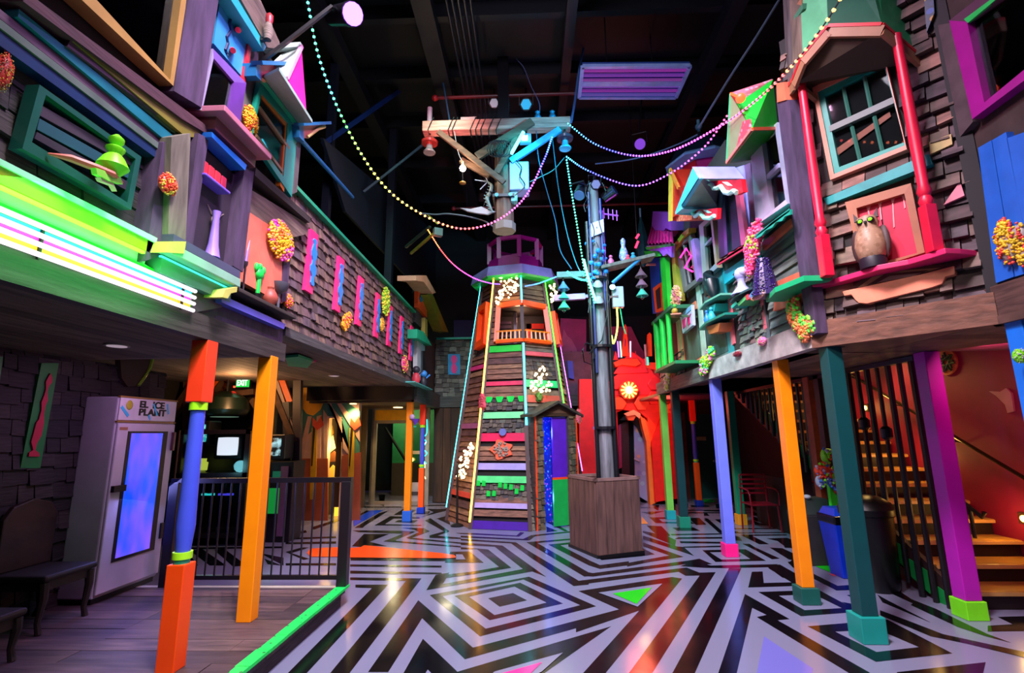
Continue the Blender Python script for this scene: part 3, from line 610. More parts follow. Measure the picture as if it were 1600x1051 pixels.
for i, (c, p) in enumerate((('3a2c3c', ((66, 165), (212, 250), (210, 262), (62, 180))), ('0e4a58', ((62, 185), (209, 268), (207, 282), (58, 202))), ('2c2434', ((58, 206), (206, 287), (203, 300), (54, 216))))):
    spart('trim_%d' % (50 + i), paint(c, .6), p, LW, .025, .05)
# hand-held bird sculpture over the teal frame
t = thing('bird_shelf', 'salmon curved perch with a lime finial and green-white bird in the teal frame', 'sculpture', ON(165, 280, LW, .1))
P = [ON(*p, LW, o) for p, o in (((75, 240), .06), ((110, 247), .12), ((150, 262), .17), ((175, 272), .2), ((190, 285), .16))]
MB().path(P, .018, 8, [.006, .02, .022, .02, .008]).build('perch', paint('c86450', .5), t, smooth=True)
pz = ON(174, 274, LW, .17); k = (ON(174, 230, LW, .17) - pz).length
MB().lathe([(.07*k/.25*.8, 0), (.075, .05), (.05, .10), (.03, .125), (.045, .15), (.045, .16), (.02, .175), (.035, .195), (.036, .215), (.01, .24)], pz, n=14).build('finial', paint('7af018', .4), t, smooth=True)
MB().plate(((150, 262), (188, 275), (192, 288), (172, 283), (152, 272)), LW, .2, .03).build('bird_wing', paint('8ae048', .4), t); MB().plate(((157, 277), (175, 281), (183, 299), (178, 290), (160, 283)), LW, .19, .03).build('bird_tail', paint('e8b0a8', .4), t)
# window band and posts between y = 2.9 and 4.7
for i, (pts, mt, off) in enumerate(((((300, -40), (348, -40), (315, 168), (272, 142)), purpw, .07), (((255, 222), (297, 212), (268, 392), (226, 408)), purpw, .06), (((268, 214), (298, 208), (290, 380), (262, 384)), wood(('8a8472', '7c7868'), grain=(6, 6, 1.2), name='pale_post_wood'), .10),  # first post is grey wood, given the purple light's tint
        (((310, 208), (326, 216), (300, 392), (286, 385)), purpw, .09), (((382, 262), (397, 268), (380, 425), (364, 415)), purpw, .1), (((455, 392), (448, 470), (440, 472), (444, 390)), purpw, .04),
        (((392, 296), (484, 352), (478, 366), (452, 372), (391, 332)), wood(WB, grain=(2, 1, 14), name='header_wood'), .03), (((400, 262), (486, 340), (484, 348), (398, 274)), wood(WD, grain=(2, 1, 14), name='header_wood_dark'), .08), (((466, 200), (472, 205), (464, 300), (455, 304)), greyw, .05), (((384, 75), (404, 82), (398, 208), (376, 192)), greyw, .03))):
    struct(MB().plate(pts, LW, off, off + .06).build('trim_%d' % (60 + i), mt))
framewin('window_3', ['7a58a8', '6a3a98', 'a87830', '9a90b0'], [(333, 76), (385, 130), (374, 200), (314, 172)], [(334, 91), (366, 128), (357, 176), (317, 168)], LW, .07, .04)
t = thing('painted_panel', 'light blue painted panel with red knobs and a navy squiggle beneath the roof', 'panel', ON(364, 60, LW))
MB().plate(((345, -10), (390, 60), (382, 124), (334, 68)), LW, .03, .07).build('board', paint('3a98c8', .4), t); MB().plate(((346, -14), (352, -14), (396, 60), (384, 130), (379, 126), (389, 62)), LW, .05, .05).build('red_edge', paint('c82838', .4), t)
MB().path([ON(*p, LW, .035) for p in ((362, 26), (358, 36), (361, 48), (354, 58), (356, 68), (352, 78), (355, 84))], .012).build('squiggle', paint('182858'), t)
for p in ((371, 46), (363, 78)): MB().tube(ON(*p, LW, .03), ON(p[0] + 1, p[1] + 1, LW, .08), .022).build('knob', paint('ff3a58', .4), t)
for i, (pts, mt, off) in enumerate((((352, -14), (366, -14), (416, 74), (412, 80)), (((378, -20), (398, -20), (438, 68), (435, 76), (416, 74)))) and [(((352, -14), (364, -14), (416, 73), (412, 80)), paint('2aa0a8', .4), .14), (((366, -20), (398, -20), (437, 66), (434, 76), (418, 74)), wood(WB, grain=(2, 1, 14), name='eave_wood'), .12)]):
    struct(MB().plate(pts, LW, off, .16).build('trim_%d' % (75 + i), mt))
# pink cornice shelf
def ledge(name, label, a, b, xo, th, mat, cat='ledge', xi=-2.47, parts=()):
    p, q = PX(*a, xo), PX(*b, xo); z = (p.z + q.z) / 2
    t = thing(name, label, cat, ((xo + xi)/2, (p.y + q.y)/2, z)); MB().bb((xi, p.y, z), (xo, q.y, z + th)).build('shelf', mat, t, bevel=.006); return t, p.y, q.y, z
t, y0, y1, z = ledge('cornice', 'mauve cornice over the alcove with the red boxes', (351, 171), (424, 252), -2.16, .05, paint('b06a80', .45))
MB().bb((-2.47, y0 + .06, z - .1), (-2.26, y1 - .06, z + .01)).build('moulding', paint('7a4048', .5), t); MB().bb((-2.47, y0 + .1, z - .2), (-2.38, y1 - .1, z - .1)).build('lower_moulding', paint('5a3038', .5), t)
t2 = decor('trim_board', 'bright blue board under the mauve cornice', 'board', paint('1a68c8', .4), ((331, 206), (386, 258), (383, 266), (331, 214)), LW, .14, .2)
# alcove: shelf of red boxes, vase, skull
struct(MB().plate(((300, 220), (392, 262), (372, 430), (270, 392)), LW, .02, .03).build('wall_alcove', paint('2c2030', .7)))
t, y0, y1, z = ledge('box_shelf', 'lilac shelf holding the row of red boxes', (322, 271), (360, 306), -2.28, .02, paint('7a58d8', .4))
gp = 'red boxes on the lilac shelf'
for i in range(4):
    y = y0 + (y1 - y0) * (.13 + .25 * i); b = MB().box((-2.36, y, z + .02 + .055), (.09, .06, .11)).build('red_box', paint('d8283c' if i < 3 else 'a81840', .45), bevel=.008)
    tag(b, 'small red upright box on lilac shelf, ' + ('leftmost of four', 'second of four from left', 'third of four from left', 'rightmost of four, darker')[i], 'box', gp)
p = PX(331, 402, -2.32); tag(MB().lathe([(.055, 0), (.05, .02), (.035, .1), (.028, .2), (.022, .3), (.03, .36), (.022, .36)], (p.x, p.y, p.z), n=14).build('vase', paint('9a7ae8', .35), smooth=True), 'slender lilac vase standing in the alcove on the near house', 'vase')
p = PX(335, 345, -2.38); t = thing('skull_ornament', 'small grey horned skull hanging in the alcove over the lilac vase', 'ornament', p)
MB().ball(p, .05, (.7, .8, 1)).build('skull', paint('8a7a70'), t, smooth=True); MB().path([p + V((0, -.1, .09)), p + V((0, -.05, .04)), p + V((0, .03, .04)), p + V((0, .1, .1))], .014, 6, [.004, .014, .014, .004]).build('horns', paint('756a60'), t)
MB().bar(p + V((.0, 0, 0)), (-2.44, p.y, p.z), .02).build('peg', blackp, t)
# mint ledge and violet bar below
t, y0, y1, z = ledge('mint_ledge', 'pale mint ledge below the alcove, lit cyan along its lower edge', (264, 398), (376, 446), -2.26, .07, paint('8ab8a0', .4))
MB().bb((-2.47, y0 + .03, z - .12), (-2.33, y1, z)).build('moulding', paint('5a8a7a', .5), t); MB().bb((-2.34, y0 + .02, z - .022), (-2.322, y1, z - .012)).build('lit_edge', emit('40ffd8', 1.6), t)  # cyan light along the lower edge made as a glowing bar
MB().bb((-2.26, y0 + .02, z + .07), (-2.44, y1 - .02, z + .13)).build('upper_board', paint('4a4a68', .5), t)
decor('corner_block', 'yellow block at the left end of the mint ledge', 'block', paint('c8b858', .5), ((262, 377), (291, 377), (288, 396), (257, 394)), LW, .15, .22)
decor('corner_block', 'yellow stepped bracket at the right end of the mint ledge', 'block', paint('c8c060', .5), ((352, 452), (371, 448), (370, 456), (361, 458), (356, 466), (347, 464)), LW, .16, .24)
for i, (pts, c) in enumerate((((( 236, 400), (262, 398), (348, 462), (347, 472)), 'c0a8a0'), (((292, 450), (347, 473), (347, 480), (292, 490)), '4a4448'))): spart('trim_%d' % (80 + i), paint(c, .5, .3), pts, LW, .02, .06)
decor('violet_bar', 'violet-blue painted bar along the bottom of the near house', 'board', paint('5a58d0', .4), ((347, 461), (446, 506), (444, 514), (346, 472)), LW, .07, .12)
# salmon plank panel and things standing at its foot
t = thing('plank_panel', 'salmon pink panel of upright planks behind the yellow disc', 'panel', ON(415, 410, LW))
for a, b_ in ((0, .33), (.34, .66), (.67, 1)):
    f = lambda P, Q, s_: (P[0] + (Q[0] - P[0]) * s_, P[1] + (Q[1] - P[1]) * s_)
    MB().plate((f((391, 332), (452, 372), a), f((391, 332), (452, 372), b_), f((378, 440), (441, 474), b_), f((378, 440), (441, 474), a)), LW, .03, .06).build('plank', paint('e87860', .5, .15), t)
t, y0, y1, z = ledge('long_shelf', 'dark wooden shelf under the salmon planks, holding plants and vases', (372, 452), (463, 501), -2.28, .035, wood(WD, grain=(6, 1, 10), name='shelf_wood'))
yy = lambda f: y0 + (y1 - y0) * f
zs = z + .035; xs = -2.36
def cactus(f):
    y = yy(f); t = thing('potted_cactus', 'fluorescent green cactus in a black pot by the salmon planks', 'plant', (xs, y, zs)); g = paint('10e050', .5)
    MB().lathe([(.03, 0), (.045, .06), (.04, .06), (.02, .05)], (xs, y, zs)).build('pot', blackp, t, smooth=True)
    MB().path([(xs, y, zs + .05), (xs, y, zs + .2), (xs, y, zs + .23)], .02, 8, [.018, .02, .012]).ball((xs, y, zs + .24), .055, (.6, 1, 1)).ball((xs, y - .055, zs + .29), .02, (1, 1, 2)).ball((xs, y + .055, zs + .29), .022, (1, 1, 1.8)).ball((xs, y, zs + .31), .02, (1, 1, 1.6)).build('stems', g, t, smooth=True)
cactus(.42)
y = yy(.62); t = thing('vase', 'round terracotta vase next to the green cactus', 'vase', (xs, y, zs)); MB().lathe([(.035, 0), (.07, .05), (.075, .09), (.05, .14), (.03, .16), (.035, .18), (.028, .18)], (xs, y, zs)).build('body', paint('a04a3c', .5), t, smooth=True)
y = yy(.78); t = thing('goblet', 'dark grey goblet with a wide bowl, right of the terracotta vase', 'goblet', (xs, y, zs)); g = paint('5a5a68', .4)
MB().lathe([(.045, 0), (.04, .01), (.012, .03), (.012, .16)], (xs, y, zs)).build('stem', g, t, smooth=True); MB().lathe([(.012, .16), (.07, .2), (.09, .27), (.082, .27), (.05, .21)], (xs, y, zs)).build('bowl', g, t, smooth=True)
for i, f in enumerate((.08, .2)):
    y = yy(f); t = thing('candlestick', ('thin dark candlestick at the left end of the long shelf', 'tall thin candlestick with a lilac taper before the salmon planks')[i], 'candlestick', (xs, y, zs))
    MB().lathe([(.03, 0), (.008, .02), (.007, .15 + .08 * i), (.018, .17 + .08 * i), (.02, .2 + .08 * i)], (xs, y, zs), n=10).build('stick', paint('3a2a38', .4), t, smooth=True)
    if i: MB().path([(xs, y, zs + .27), (xs, y + .01, zs + .38), (xs, y + .03, zs + .48)], .01, 6, [.012, .01, .003]).build('taper', paint('9a78c8', .4), t)
    else: MB().ball((xs, y, zs + .22), .03, (1, 1, .6)).build('cup', paint('3a2a38', .4), t)
blob('coral_disc', 'large yellow and pink bead disc on the salmon plank panel', 438, 376, 38, 62, LW, ('f0b818', 'ffc81e', 'ffb81a', 'ff6aa8', 'e848c8', 'ffd048', 'ff8a40'), off=.05, n=210)
blob('coral_disc', 'small yellow bead disc with red dots beside the teal window frame', 390, 187, 21, 46, LW, ('e8a818', 'ffc020', 'ffb010', 'ffce40', 'ff5a38'), off=.05, n=110)
blob('coral_cluster', 'orange-red bead cluster with yellow eyes on the purple corner post', 261, 288, 26, 36, LW, ('ff4a38', 'ff5a40', 'ff6a30', 'f8d848'), off=.11, n=80)
blob('coral_cluster', 'coral-red and olive bead mass at the left edge high on the wall', 3, 112, 24, 74, LW, ('c8342a', 'd8a030', 'e04030', '8a7a48'), off=.0, n=90)
blob('coral_cluster', 'small orange bead cluster at the right end of the long shelf', 449, 470, 14, 24, LW, ('ff8a20', 'ffb030', 'ff4a88'), off=.0, n=50)
blob('coral_cluster', 'orange and yellow bead streak below the second pink panel', 541, 502, 16, 30, LW, ('ff9a20', 'ffc030', 'ff5a68'), off=-.01, n=60, tilt=-.2, shape=[(.25, .6, .6), (-.1, 0, .7), (-.2, -.6, .6)])
blob('coral_cluster', 'yellow-green bead streak over the fourth pink panel', 602, 471, 12, 48, LW, ('a8e030', 'd8f040', '88d830', 'e8e040'), off=-.01, n=70)
blob('coral_cluster', 'small yellow bead patch at the foot of the fourth pink panel', 596, 507, 6, 24, LW, ('e8d840', 'f0a840'), off=-.01, n=30)
blob('coral_cluster', 'pink and yellow bead streak at the far lower end of the shingle wall', 632, 569, 10, 28, LW, ('ff6aa0', 'f0d848', 'ff4a78'), off=-.01, n=50)
# window with teal frame, brackets, pink roof
framewin('window_4', ['18a088', '1aa890', '18a088', '18a088'], [(406, 128), (466, 192), (456, 308), (393, 214)], [(409, 146), (450, 192), (443, 276), (395, 210)], LW, .08, .04, bars=(((404, 168), (450, 232), .03, '9a7a58'), ((399, 212), (440, 268), .03, '9a7a58')))
spart('trim_85', paint('d87820', .5), ((408, 142), (452, 194), (444, 300), (438, 290), (446, 196), (409, 152)), LW, .07, .05)
t = thing('window_roof', 'little lean-to roof with a green rail over the teal window', 'roof', ON(450, 150, LW))
A, B_ = ON(410, 122, LW, .12), ON(464, 192, LW, .12); C_, D_ = ON(436, 110, LW, .5), ON(488, 192, LW, .5)
MB().prism([A, B_, D_, C_], (0, 0, .03)).build('soffit', paint('8aa898', .5), t); MB().bar(A, B_, .04, .05).build('green_rail', paint('18b078', .4), t)
def bracket(label, pts, edge, c1, off):
    t = thing('eave_bracket', label, 'bracket', ON(*pts[0], LW, off)); MB().plate(pts, LW, off, .06).build('scroll', paint(c1, .45), t)
    MB().path([ON(*p, LW, off + .01) for p in edge], .018).build('scalloped_edge', paint('e0c078', .45), t); MB().bar(ON(*pts[0], LW, off + .02), ON(*pts[1], LW, off + .02), .1, .03).build('top_board', paint('206a98', .4), t)
    MB().plate((pts[0], (pts[0][0] + 6, pts[0][1]), (pts[-1][0] + 4, pts[-1][1] + 8), (pts[-1][0] - 4, pts[-1][1])), LW, off + .01, off + .05).build('back_board', paint('206a98', .4), t)
bracket('blue bracket with red scroll, upper one by the teal window', ((401, 98), (456, 100), (450, 108), (436, 110), (428, 116), (416, 122), (408, 126), (404, 118)), ((452, 108), (440, 110), (430, 116), (420, 121), (412, 126)), 'a83048', .14)
bracket('blue bracket with salmon scroll at lower right of the teal window', ((467, 194), (511, 192), (507, 198), (496, 202), (488, 208), (480, 216), (472, 214)), ((507, 198), (497, 201), (489, 207), (480, 214)), 'c87868', .14)
t = thing('gable_roof', 'hot pink gable roof behind the blue bracket', 'roof', ON(465, 130, LW))
a, b_, c_, d_ = ON(471, 72, LW, .3), ON(479, 176, LW, .3), ON(448, 122, LW, .3), ON(436, 100, LW, .02)
MB().prism([a, b_, c_], (-.03, .02, 0)).build('pink_face', paint('ff2a98', .45), t); MB().prism([a, c_, ON(425, 98, LW, .1), ON(440, 84, LW, .1)], (0, .03, 0)).build('pale_face', paint('b8c8c0', .5), t)
MB().bar(a, c_, .03).build('pale_edge', paint('f0a8c8', .4), t); MB().bar(a, (-2.46, a.y, a.z - .02), .05).build('ridge_beam', paint('b8c8c0', .5), t)
p, q = ON(408, 97, LW, .05), PX(536, -8, -1.75)
t = thing('roof_spotlight', 'black stage spotlight with a purple lens on a pole from the left eaves', 'spotlight', p)
e0 = PX(519, 10, -1.8); MB().bar(p, e0, .03).build('arm', blackm, t)
c0, c1 = PX(533, 24, -1.8), PX(549, 24, -1.62)
dd = V((.62, -.5, -.45)).normalized(); c1 = c0 + dd * .22; MB().tube(c0 - dd * .2, c1, .09, .105, 14).build('housing', blackm, t, smooth=True); MB().tube(c1 + dd * .02, c1 + dd * .045, .1, n=14).build('lens', emit('9a58ff', 5), t); MB().lathe([(.11, 0), (.11, .05), (.1, .05)], c1 - dd * .02, dd).build('lens_hood', blackm, t)
MB().bar(e0 + V((0, 0, .0)), c0, .05, .02).build('yoke', blackm, t)
lamp('purple_spot', 'SPOT', tuple(c1 + dd * .05), 260, (.55, .25, 1), .09, (-.4, 6.5, 0), 60, .5)
p = ON(420, 40, LW, .2); t = thing('bowling_pin', 'worn red-capped wooden pin on the left eaves', 'ornament', p); MB().lathe([(.03, -.14), (.045, -.06), (.025, .02)], p).build('body', wood(WB, name='pin_wood'), t, smooth=True); MB().lathe([(.026, .02), (.032, .06), (.03, .1), (.008, .125)], p).build('cap', paint('a02830', .4), t, smooth=True)
MB().bar(p + V((0, 0, -.13)), p + V((-.2, 0, -.16)), .03).build('peg', blackp, t)
pole('rail_pole', ON(467, 215, LW, .1), PX(551, 308, -2.6), .025, paint('1a70a8', .4), 'blue pole slanting down from the teal window into the dark', 'pole')
# ------------------------------------------------------------------ left: gallery end by the back wall (y ~ 10.2 .. 13)
struct(MB().bb((-2.75, 10.34, 2.70), (-2.52, 13.1, 4.05)).build('wall_left_gallery', paint('3c3634', .8)))
t = thing('gallery_house', 'little house front with mint sill, orange heart panel and cream gable at the back left', 'house front', (-2.4, 10.9, 4.0))
MB().bb((-2.5, 10.35, 4.05), (-2.42, 11.6, 5.0)).build('wall', wood(WB, name='house_wood'), t)
EP = (V((-2.38, 0, 0)), V((1, 0, 0)))
for nm_, c, pts, off in (('heart_panel', 'ff5a20', ((653, 448), (667, 462), (667, 496), (653, 480)), .03), ('heart', '187898', ((658, 459), (662, 462), (661, 470), (658, 472), (656, 466)), .05), ('blue_board', '2878a8', ((653, 440), (668, 456), (668, 463), (653, 448)), .06),
        ('cream_roof', 'c8a078', ((650, 430), (666, 430), (681, 457), (676, 459), (662, 440), (650, 438)), .3), ('olive_brace', '8a8420', ((668, 460), (676, 459), (701, 519), (692, 517)), .2), ('yellow_jamb', 'b8a048', ((664, 496), (668, 500), (668, 528), (664, 524)), .04), ('mint_sill', '18a878', ((652, 514), (662, 518), (675, 540), (652, 528)), .15), ('white_jamb', 'b8c0c0', ((652, 530), (664, 540), (664, 548), (658, 548), (657, 594), (652, 592)), .04), ('grey_pane', '5a6468', ((656, 545), (661, 547), (660, 594), (656, 594)), .02)):
    MB().plate(pts, EP, off, off + .05).build(nm_, paint(c, .5), t)
t, y0, y1, z = ledge('corner_shelf', 'mint corner shelf with small toys beyond the last pink panel', (648, 600), (676, 607), -2.2, .025, paint('58b8b0', .4))
for i, (c1, c2, f) in enumerate((('c83848', '2a2430', .3), ('2a2430', '3888d8', .7))):
    y = y0 + (y1 - y0) * f; t = thing('toy_figure', ('red-bodied toy figure on the mint corner shelf', 'black and blue toy figure on the mint corner shelf')[i], 'toy', (-2.3, y, z + .025))
    MB().lathe([(.06, 0), (.09, .1), (.06, .2), (.02, .24)], (-2.3, y, z + .025)).build('body', paint(c1), t, smooth=True); MB().ball((-2.3, y, z + .31), .08).build('head', paint(c2), t, smooth=True); MB().bar((-2.3, y, z + .17), (-2.18, y + .08, z + .3), .03).build('arm', paint(c2), t)
# back shingle wall
struct(MB().bb((-2.46, 13.12, 2.40), (.1, 13.3, 4.2)).build('wall_back_upper', paint('262826', .8)))
struct(MB().bb((.1, 13.12, 2.40), (2.7, 13.3, 3.8)).build('wall_back_upper_right', paint('5a4458', .7, .3)))
s = MB(); shingles(s, (-2.5, 13.12, 2.66), (1, 0, 0), (0, 0, 1), 3.0, 1.52, (0, -1, 0), .15, .12, .025); struct(s.build('wall_back_shingles', shingg))
struct(MB().bb((-2.46, 13.0, 4.17), (-.5, 13.14, 4.22)).build('trim_12', paint('18a088', .4))); struct(MB().bb((-2.46, 13.02, 2.38), (2.4, 13.14, 2.66)).build('trim_13', wood(WG, grain=(1, 8, 20), name='pale_trim_wood')))
plaque('sky blue panel with a pink double-round silhouette on the back shingle wall', ((700, 553), (719, 553), (719, 585), (700, 585)), ((707, 555), (712, 555), (714, 559), (714, 564), (711, 568), (714, 573), (714, 579), (711, 583), (708, 583), (705, 579), (705, 573), (707, 568), (705, 563), (705, 558)), BK, '1a98d8', 'ff3a98', .03, None, 'panel')
struct(MB().bb((-2.5, 13.1, 0), (.3, 13.3, 2.40)).build('wall_back_lower', paint('2a1e18')))
b = MB(); random.seed(9)
x = -2.45
while x < .2: b.bb((x, 13.04, .02), (x + .19, 13.1, 2.36)); x += .2
struct(b.build('wall_back_planks', wood(('5a3a24', '4a2f20', '6e4a2c', '3f2a1e'), grain=(8, 8, 1), name='dark_plank_wood')))
decor('painted_wall', 'dim purple board far behind the back shingle wall', 'panel', paint('2c1c60', .6), ((709, 500), (748, 500), (748, 532), (709, 532)), YP(15.8), 0, .2)
# ================================================================== LEFT REAR, ground level
struct(MB().bb((-6.6, 9.2, 0), (-4.75, 9.35, 2.7)).build('wall_arcade', paint('1a1512', .8))); struct(MB().bb((-6.6, 5.9, 0), (-6.4, 9.3, 2.7)).build('wall_arcade_left', paint('14110f', .8)))
struct(MB().bb((-6.4, 5.75, 0), (-4.42, 5.9, 2.45)).build('wall_arcade_near', paint('14110f', .8)))
# A-frame timbers
t = thing('timber_frame', 'rough brown A-frame timbers with orange stripes around the arcade corner', 'timber frame', (-5.0, 8.9, 0)); tw = wood(('6e4f36', '5f432e', '7d5c40'), grain=(4, 4, 4), name='timber_wood')
AY = 8.9; A_ = lambda x, y: PY(x, y, AY)
for nm_, a, b, w_, m_ in (('king_post', (448, 628), (452, 760), .12, paint('241a22')), ('brace', (320, 575), (262, 660), .16, tw), ('brace', (318, 640), (352, 596), .14, tw), ('brace', (425, 600), (462, 690), .14, tw), ('collar_beam', (340, 618), (400, 612), .18, tw), ('brace', (395, 624), (412, 650), .12, tw), ('brace', (340, 628), (300, 668), .12, tw),
        ('orange_stripe', (356, 574), (326, 612), .07, paint('d86018')), ('orange_stripe', (440, 590), (454, 628), .07, paint('d86018')), ('grey_stripe', (430, 592), (460, 684), .05, paint('a08878')), ('post', (296, 588), (292, 800), .16, tw), ('post', (466, 592), (462, 800), .14, paint('2a1c24')), ('tie_beam', (290, 590), (470, 590), .16, tw)):
    MB().bar(A_(*a), A_(*b), w_, .1).build(nm_, m_, t)
p = PY(381, 597, 8.75); t = thing('exit_sign', 'small green lit EXIT sign hanging in the arcade timbers', 'exit sign', p)
w_ = .11; MB().box(p, (.26, .06, .20)).build('housing', blackp, t); MB().box(p + V((0, -.032, 0)), (.24, .006, .175)).build('lit_face', emit('10d850', .7), t)
text('EXIT', p + V((-.105, -.037, -.06)), .15, emit('e8fff0', 1.4), RYm, 'lettering', t, sx=.62); MB().bar(p, p + V((0, .1, .15)), .03).build('bracket', blackp, t)
p = PY(366, 604, 8.8); tag(MB().ball(p, .018).bar(p, p + V((0, .12, 0)), .02).build('indicator_light', emit('ff2818', 8)), 'tiny red indicator lamp left of the EXIT sign', 'lamp')
# television cabinet and screens
t = thing('media_cabinet', 'tall dark-framed glass cabinet of old televisions behind the railing', 'cabinet', PY(325, 840, 8.2)); CYY = 8.2; c_ = lambda x, y, d=0: PY(x, y, CYY + d)
a, b_ = c_(279, 672), c_(380, 830); x0, x1, z1, z0 = a.x, b_.x, a.z, 0.0
MB().bb((x0, CYY + .5, .0), (x1, CYY + .52, z1)).build('back_panel', blackp, t)
for xa, xb, nm_ in ((x0, x0 + .1, 'left_stile'), (x1 - .1, x1, 'right_stile')): MB().bb((xa, CYY, z0), (xb, CYY + .5, z1)).build(nm_, paint('1e1620', .3), t)
for za, zb, nm_ in ((z1 - .07, z1, 'top_rail'), (1.05, 1.12, 'middle_shelf'), (.12, .2, 'bottom_rail')): MB().bb((x0, CYY, za), (x1, CYY + .5, zb)).build(nm_, paint('1e1620', .3), t)
MB().bb((x0 + .1, CYY + .01, .2), (x1 - .1, CYY + .016, z1 - .07)).build('glass_front', glass(), t); MB().bb((x1 - .012, CYY - .01, z0 + .25), (x1, CYY, z1 - .02)).build('bronze_trim', paint('7a5a40', .3), t); MB().bb((x0 + .02, CYY - .01, .2), (x0 + .04, CYY, z1)).build('bronze_trim', paint('6a4c48', .3), t)
lower = MB(); [lower.bb((x0 + .15 + .13*i, CYY + .08, .2), (x0 + .2 + .13*i, CYY + .1, 1.05)) for i in range(6)]; lower.build('slat_screen', paint('241a26'), t)
MB().bar(c_(316, 772, .1), c_(336, 772, .1), .05, .03).build('cyan_strip', emit('28b8b8', 1.2), t); MB().bar(c_(342, 772, .1), c_(364, 772, .1), .05, .03).build('violet_strip', emit('4038c8', 1.2), t)
def tv(label, pts, d, scr, st=1.2, body='101014', depth=.35, screen=None):
    P = [c_(*p, d) for p in pts]; cx = sum((p.x for p in P)) / 4; zs_ = [p.z for p in P]; xs_ = [p.x for p in P]; t = thing('television', label, 'television', (cx, CYY + d, min(zs_) - .05))
    MB().bb((min(xs_) - .06, CYY + d + .01, min(zs_) - .06), (max(xs_) + .06, CYY + d + depth, max(zs_) + .06)).build('case', paint(body, .4), t, bevel=.02)
    m = MB(); n = 6; x0_, x1_, z0_, z1_ = min(xs_), max(xs_), min(zs_), max(zs_); g = {}
    for i in range(n + 1):
        for j in range(n + 1):
            u, v = i/n*2 - 1, j/n*2 - 1; g[i, j] = m.bm.verts.new((x0_ + (x1_ - x0_) * (u*(1 - .03*v*v) + 1)/2, CYY + d - .03 * (1 - u*u) * (1 - v*v), z0_ + (z1_ - z0_) * (v*(1 - .03*u*u) + 1)/2))
    for i in range(n):
        for j in range(n): m._f((g[i, j], g[i+1, j], g[i+1, j+1], g[i, j+1]))
    m.build('screen', screen or emit(scr, st), t, smooth=True); return t
def noisy(c1, c2, sc, st):
    m, tn, b = nmat('screen_picture'); tc = tn.nodes.new('ShaderNodeTexCoord'); nz = tn.nodes.new('ShaderNodeTexNoise'); nz.inputs['Scale'].default_value = sc; rp = tn.nodes.new('ShaderNodeValToRGB')
    rp.color_ramp.elements[0].position = .45; rp.color_ramp.elements[0].color = (*srgb(c1), 1); rp.color_ramp.elements[1].position = .62; rp.color_ramp.elements[1].color = (*srgb(c2), 1)
    tn.links.new(tc.outputs['Object'], nz.inputs['Vector']); tn.links.new(nz.outputs[0], rp.inputs[0]); tn.links.new(rp.outputs[0], b.inputs['Emission Color']); b.inputs['Emission Strength'].default_value = st; b.inputs['Base Color'].default_value = (.02, .02, .02, 1); return m
tv('largest television, with a bright white screen, in the cabinet', ((341, 683), (371, 683), (371, 711), (341, 711)), .12, 'f4f0ff', 1.1)
tv('television with a speckled cyan screen at the left of the cabinet', ((286, 677), (322, 677), (322, 690), (286, 690)), .14, '70e8e0', .9, screen=noisy('30b8b8', 'b0fff8', 14, .9))
tv('small television with a pale cyan screen on top of the cabinet', ((306, 663), (321, 663), (321, 670), (306, 670)), .14, '80f0e8', .9, screen=noisy('50d0c8', 'c8fff8', 14, .8))
t = thing('yellow_sign', 'yellow-green glowing card on the middle shelf of the cabinet', 'sign', c_(310, 740, .2)); MB().prism([c_(*p, .2) for p in ((300, 716), (322, 716), (321, 721), (324, 722), (321, 740), (298, 740))], (0, .03, 0)).build('card', emit('d8e050', .75), t); MB().bb((c_(300, 740, .2).x, CYY + .2, 1.12), (c_(322, 740, .2).x, CYY + .3, 1.15)).build('stand', blackp, t)
tv('dark television showing a white dancing figure, right of the yellow post', ((421, 684), (438, 684), (438, 712), (421, 712)), .25, '405058', 1, screen=noisy('04080a', 'a8d8e0', 9, .9))
t = thing('arcade_console', 'dark console stand with a green panel below the dancing-figure television', 'console', (c_(432, 800, .3).x, CYY + .5, 0)); xa, xb = c_(400, 750, .2).x, c_(455, 750, .2).x
MB().bb((xa, CYY + .26, 0), (xb, CYY + .7, 1.28)).build('body', paint('15121a', .4), t, bevel=.01); MB().bb((xa + .2, CYY + .24, .45), (xa + .42, CYY + .262, .85)).build('green_panel', emit('18b048', .35), t); MB().bb((xb - .2, CYY + .23, .1), (xb - .08, CYY + .262, 1.2)).build('mauve_panel', paint('6a4868', .5), t); MB().bb((xa + .25, CYY + .24, 1.02), (xa + .45, CYY + .262, 1.12)).build('teal_panel', emit('187858', .3), t)
p = c_(352, 640, .45); t = thing('hanging_speaker', 'dark funnel-shaped hood hanging over the television cabinet', 'lamp hood', p); MB().lathe([(.12, .32), (.34, .2), (.4, .0), (.36, -.08), (.3, -.12)], p, n=20).build('hood', paint('10211a', .35), t, smooth=True); MB().lathe([(.22, -.125), (.22, -.115)], p, n=20).build('lens', emit('80a890', .35), t); MB().tube(p + V((0, 0, .3)), (p.x, p.y, 2.68), .02).build('stem', blackp, t)
lamp('arcade_fill', 'POINT', (-4.7, 7.9, 2.45), 34, (1, .5, .2), .1); lamp('arcade_teal', 'POINT', (-4.9, 7.9, 1.2), 3, (.3, .9, 1), .1)  # warm fill added to bring out the timbers, no fixture of its own
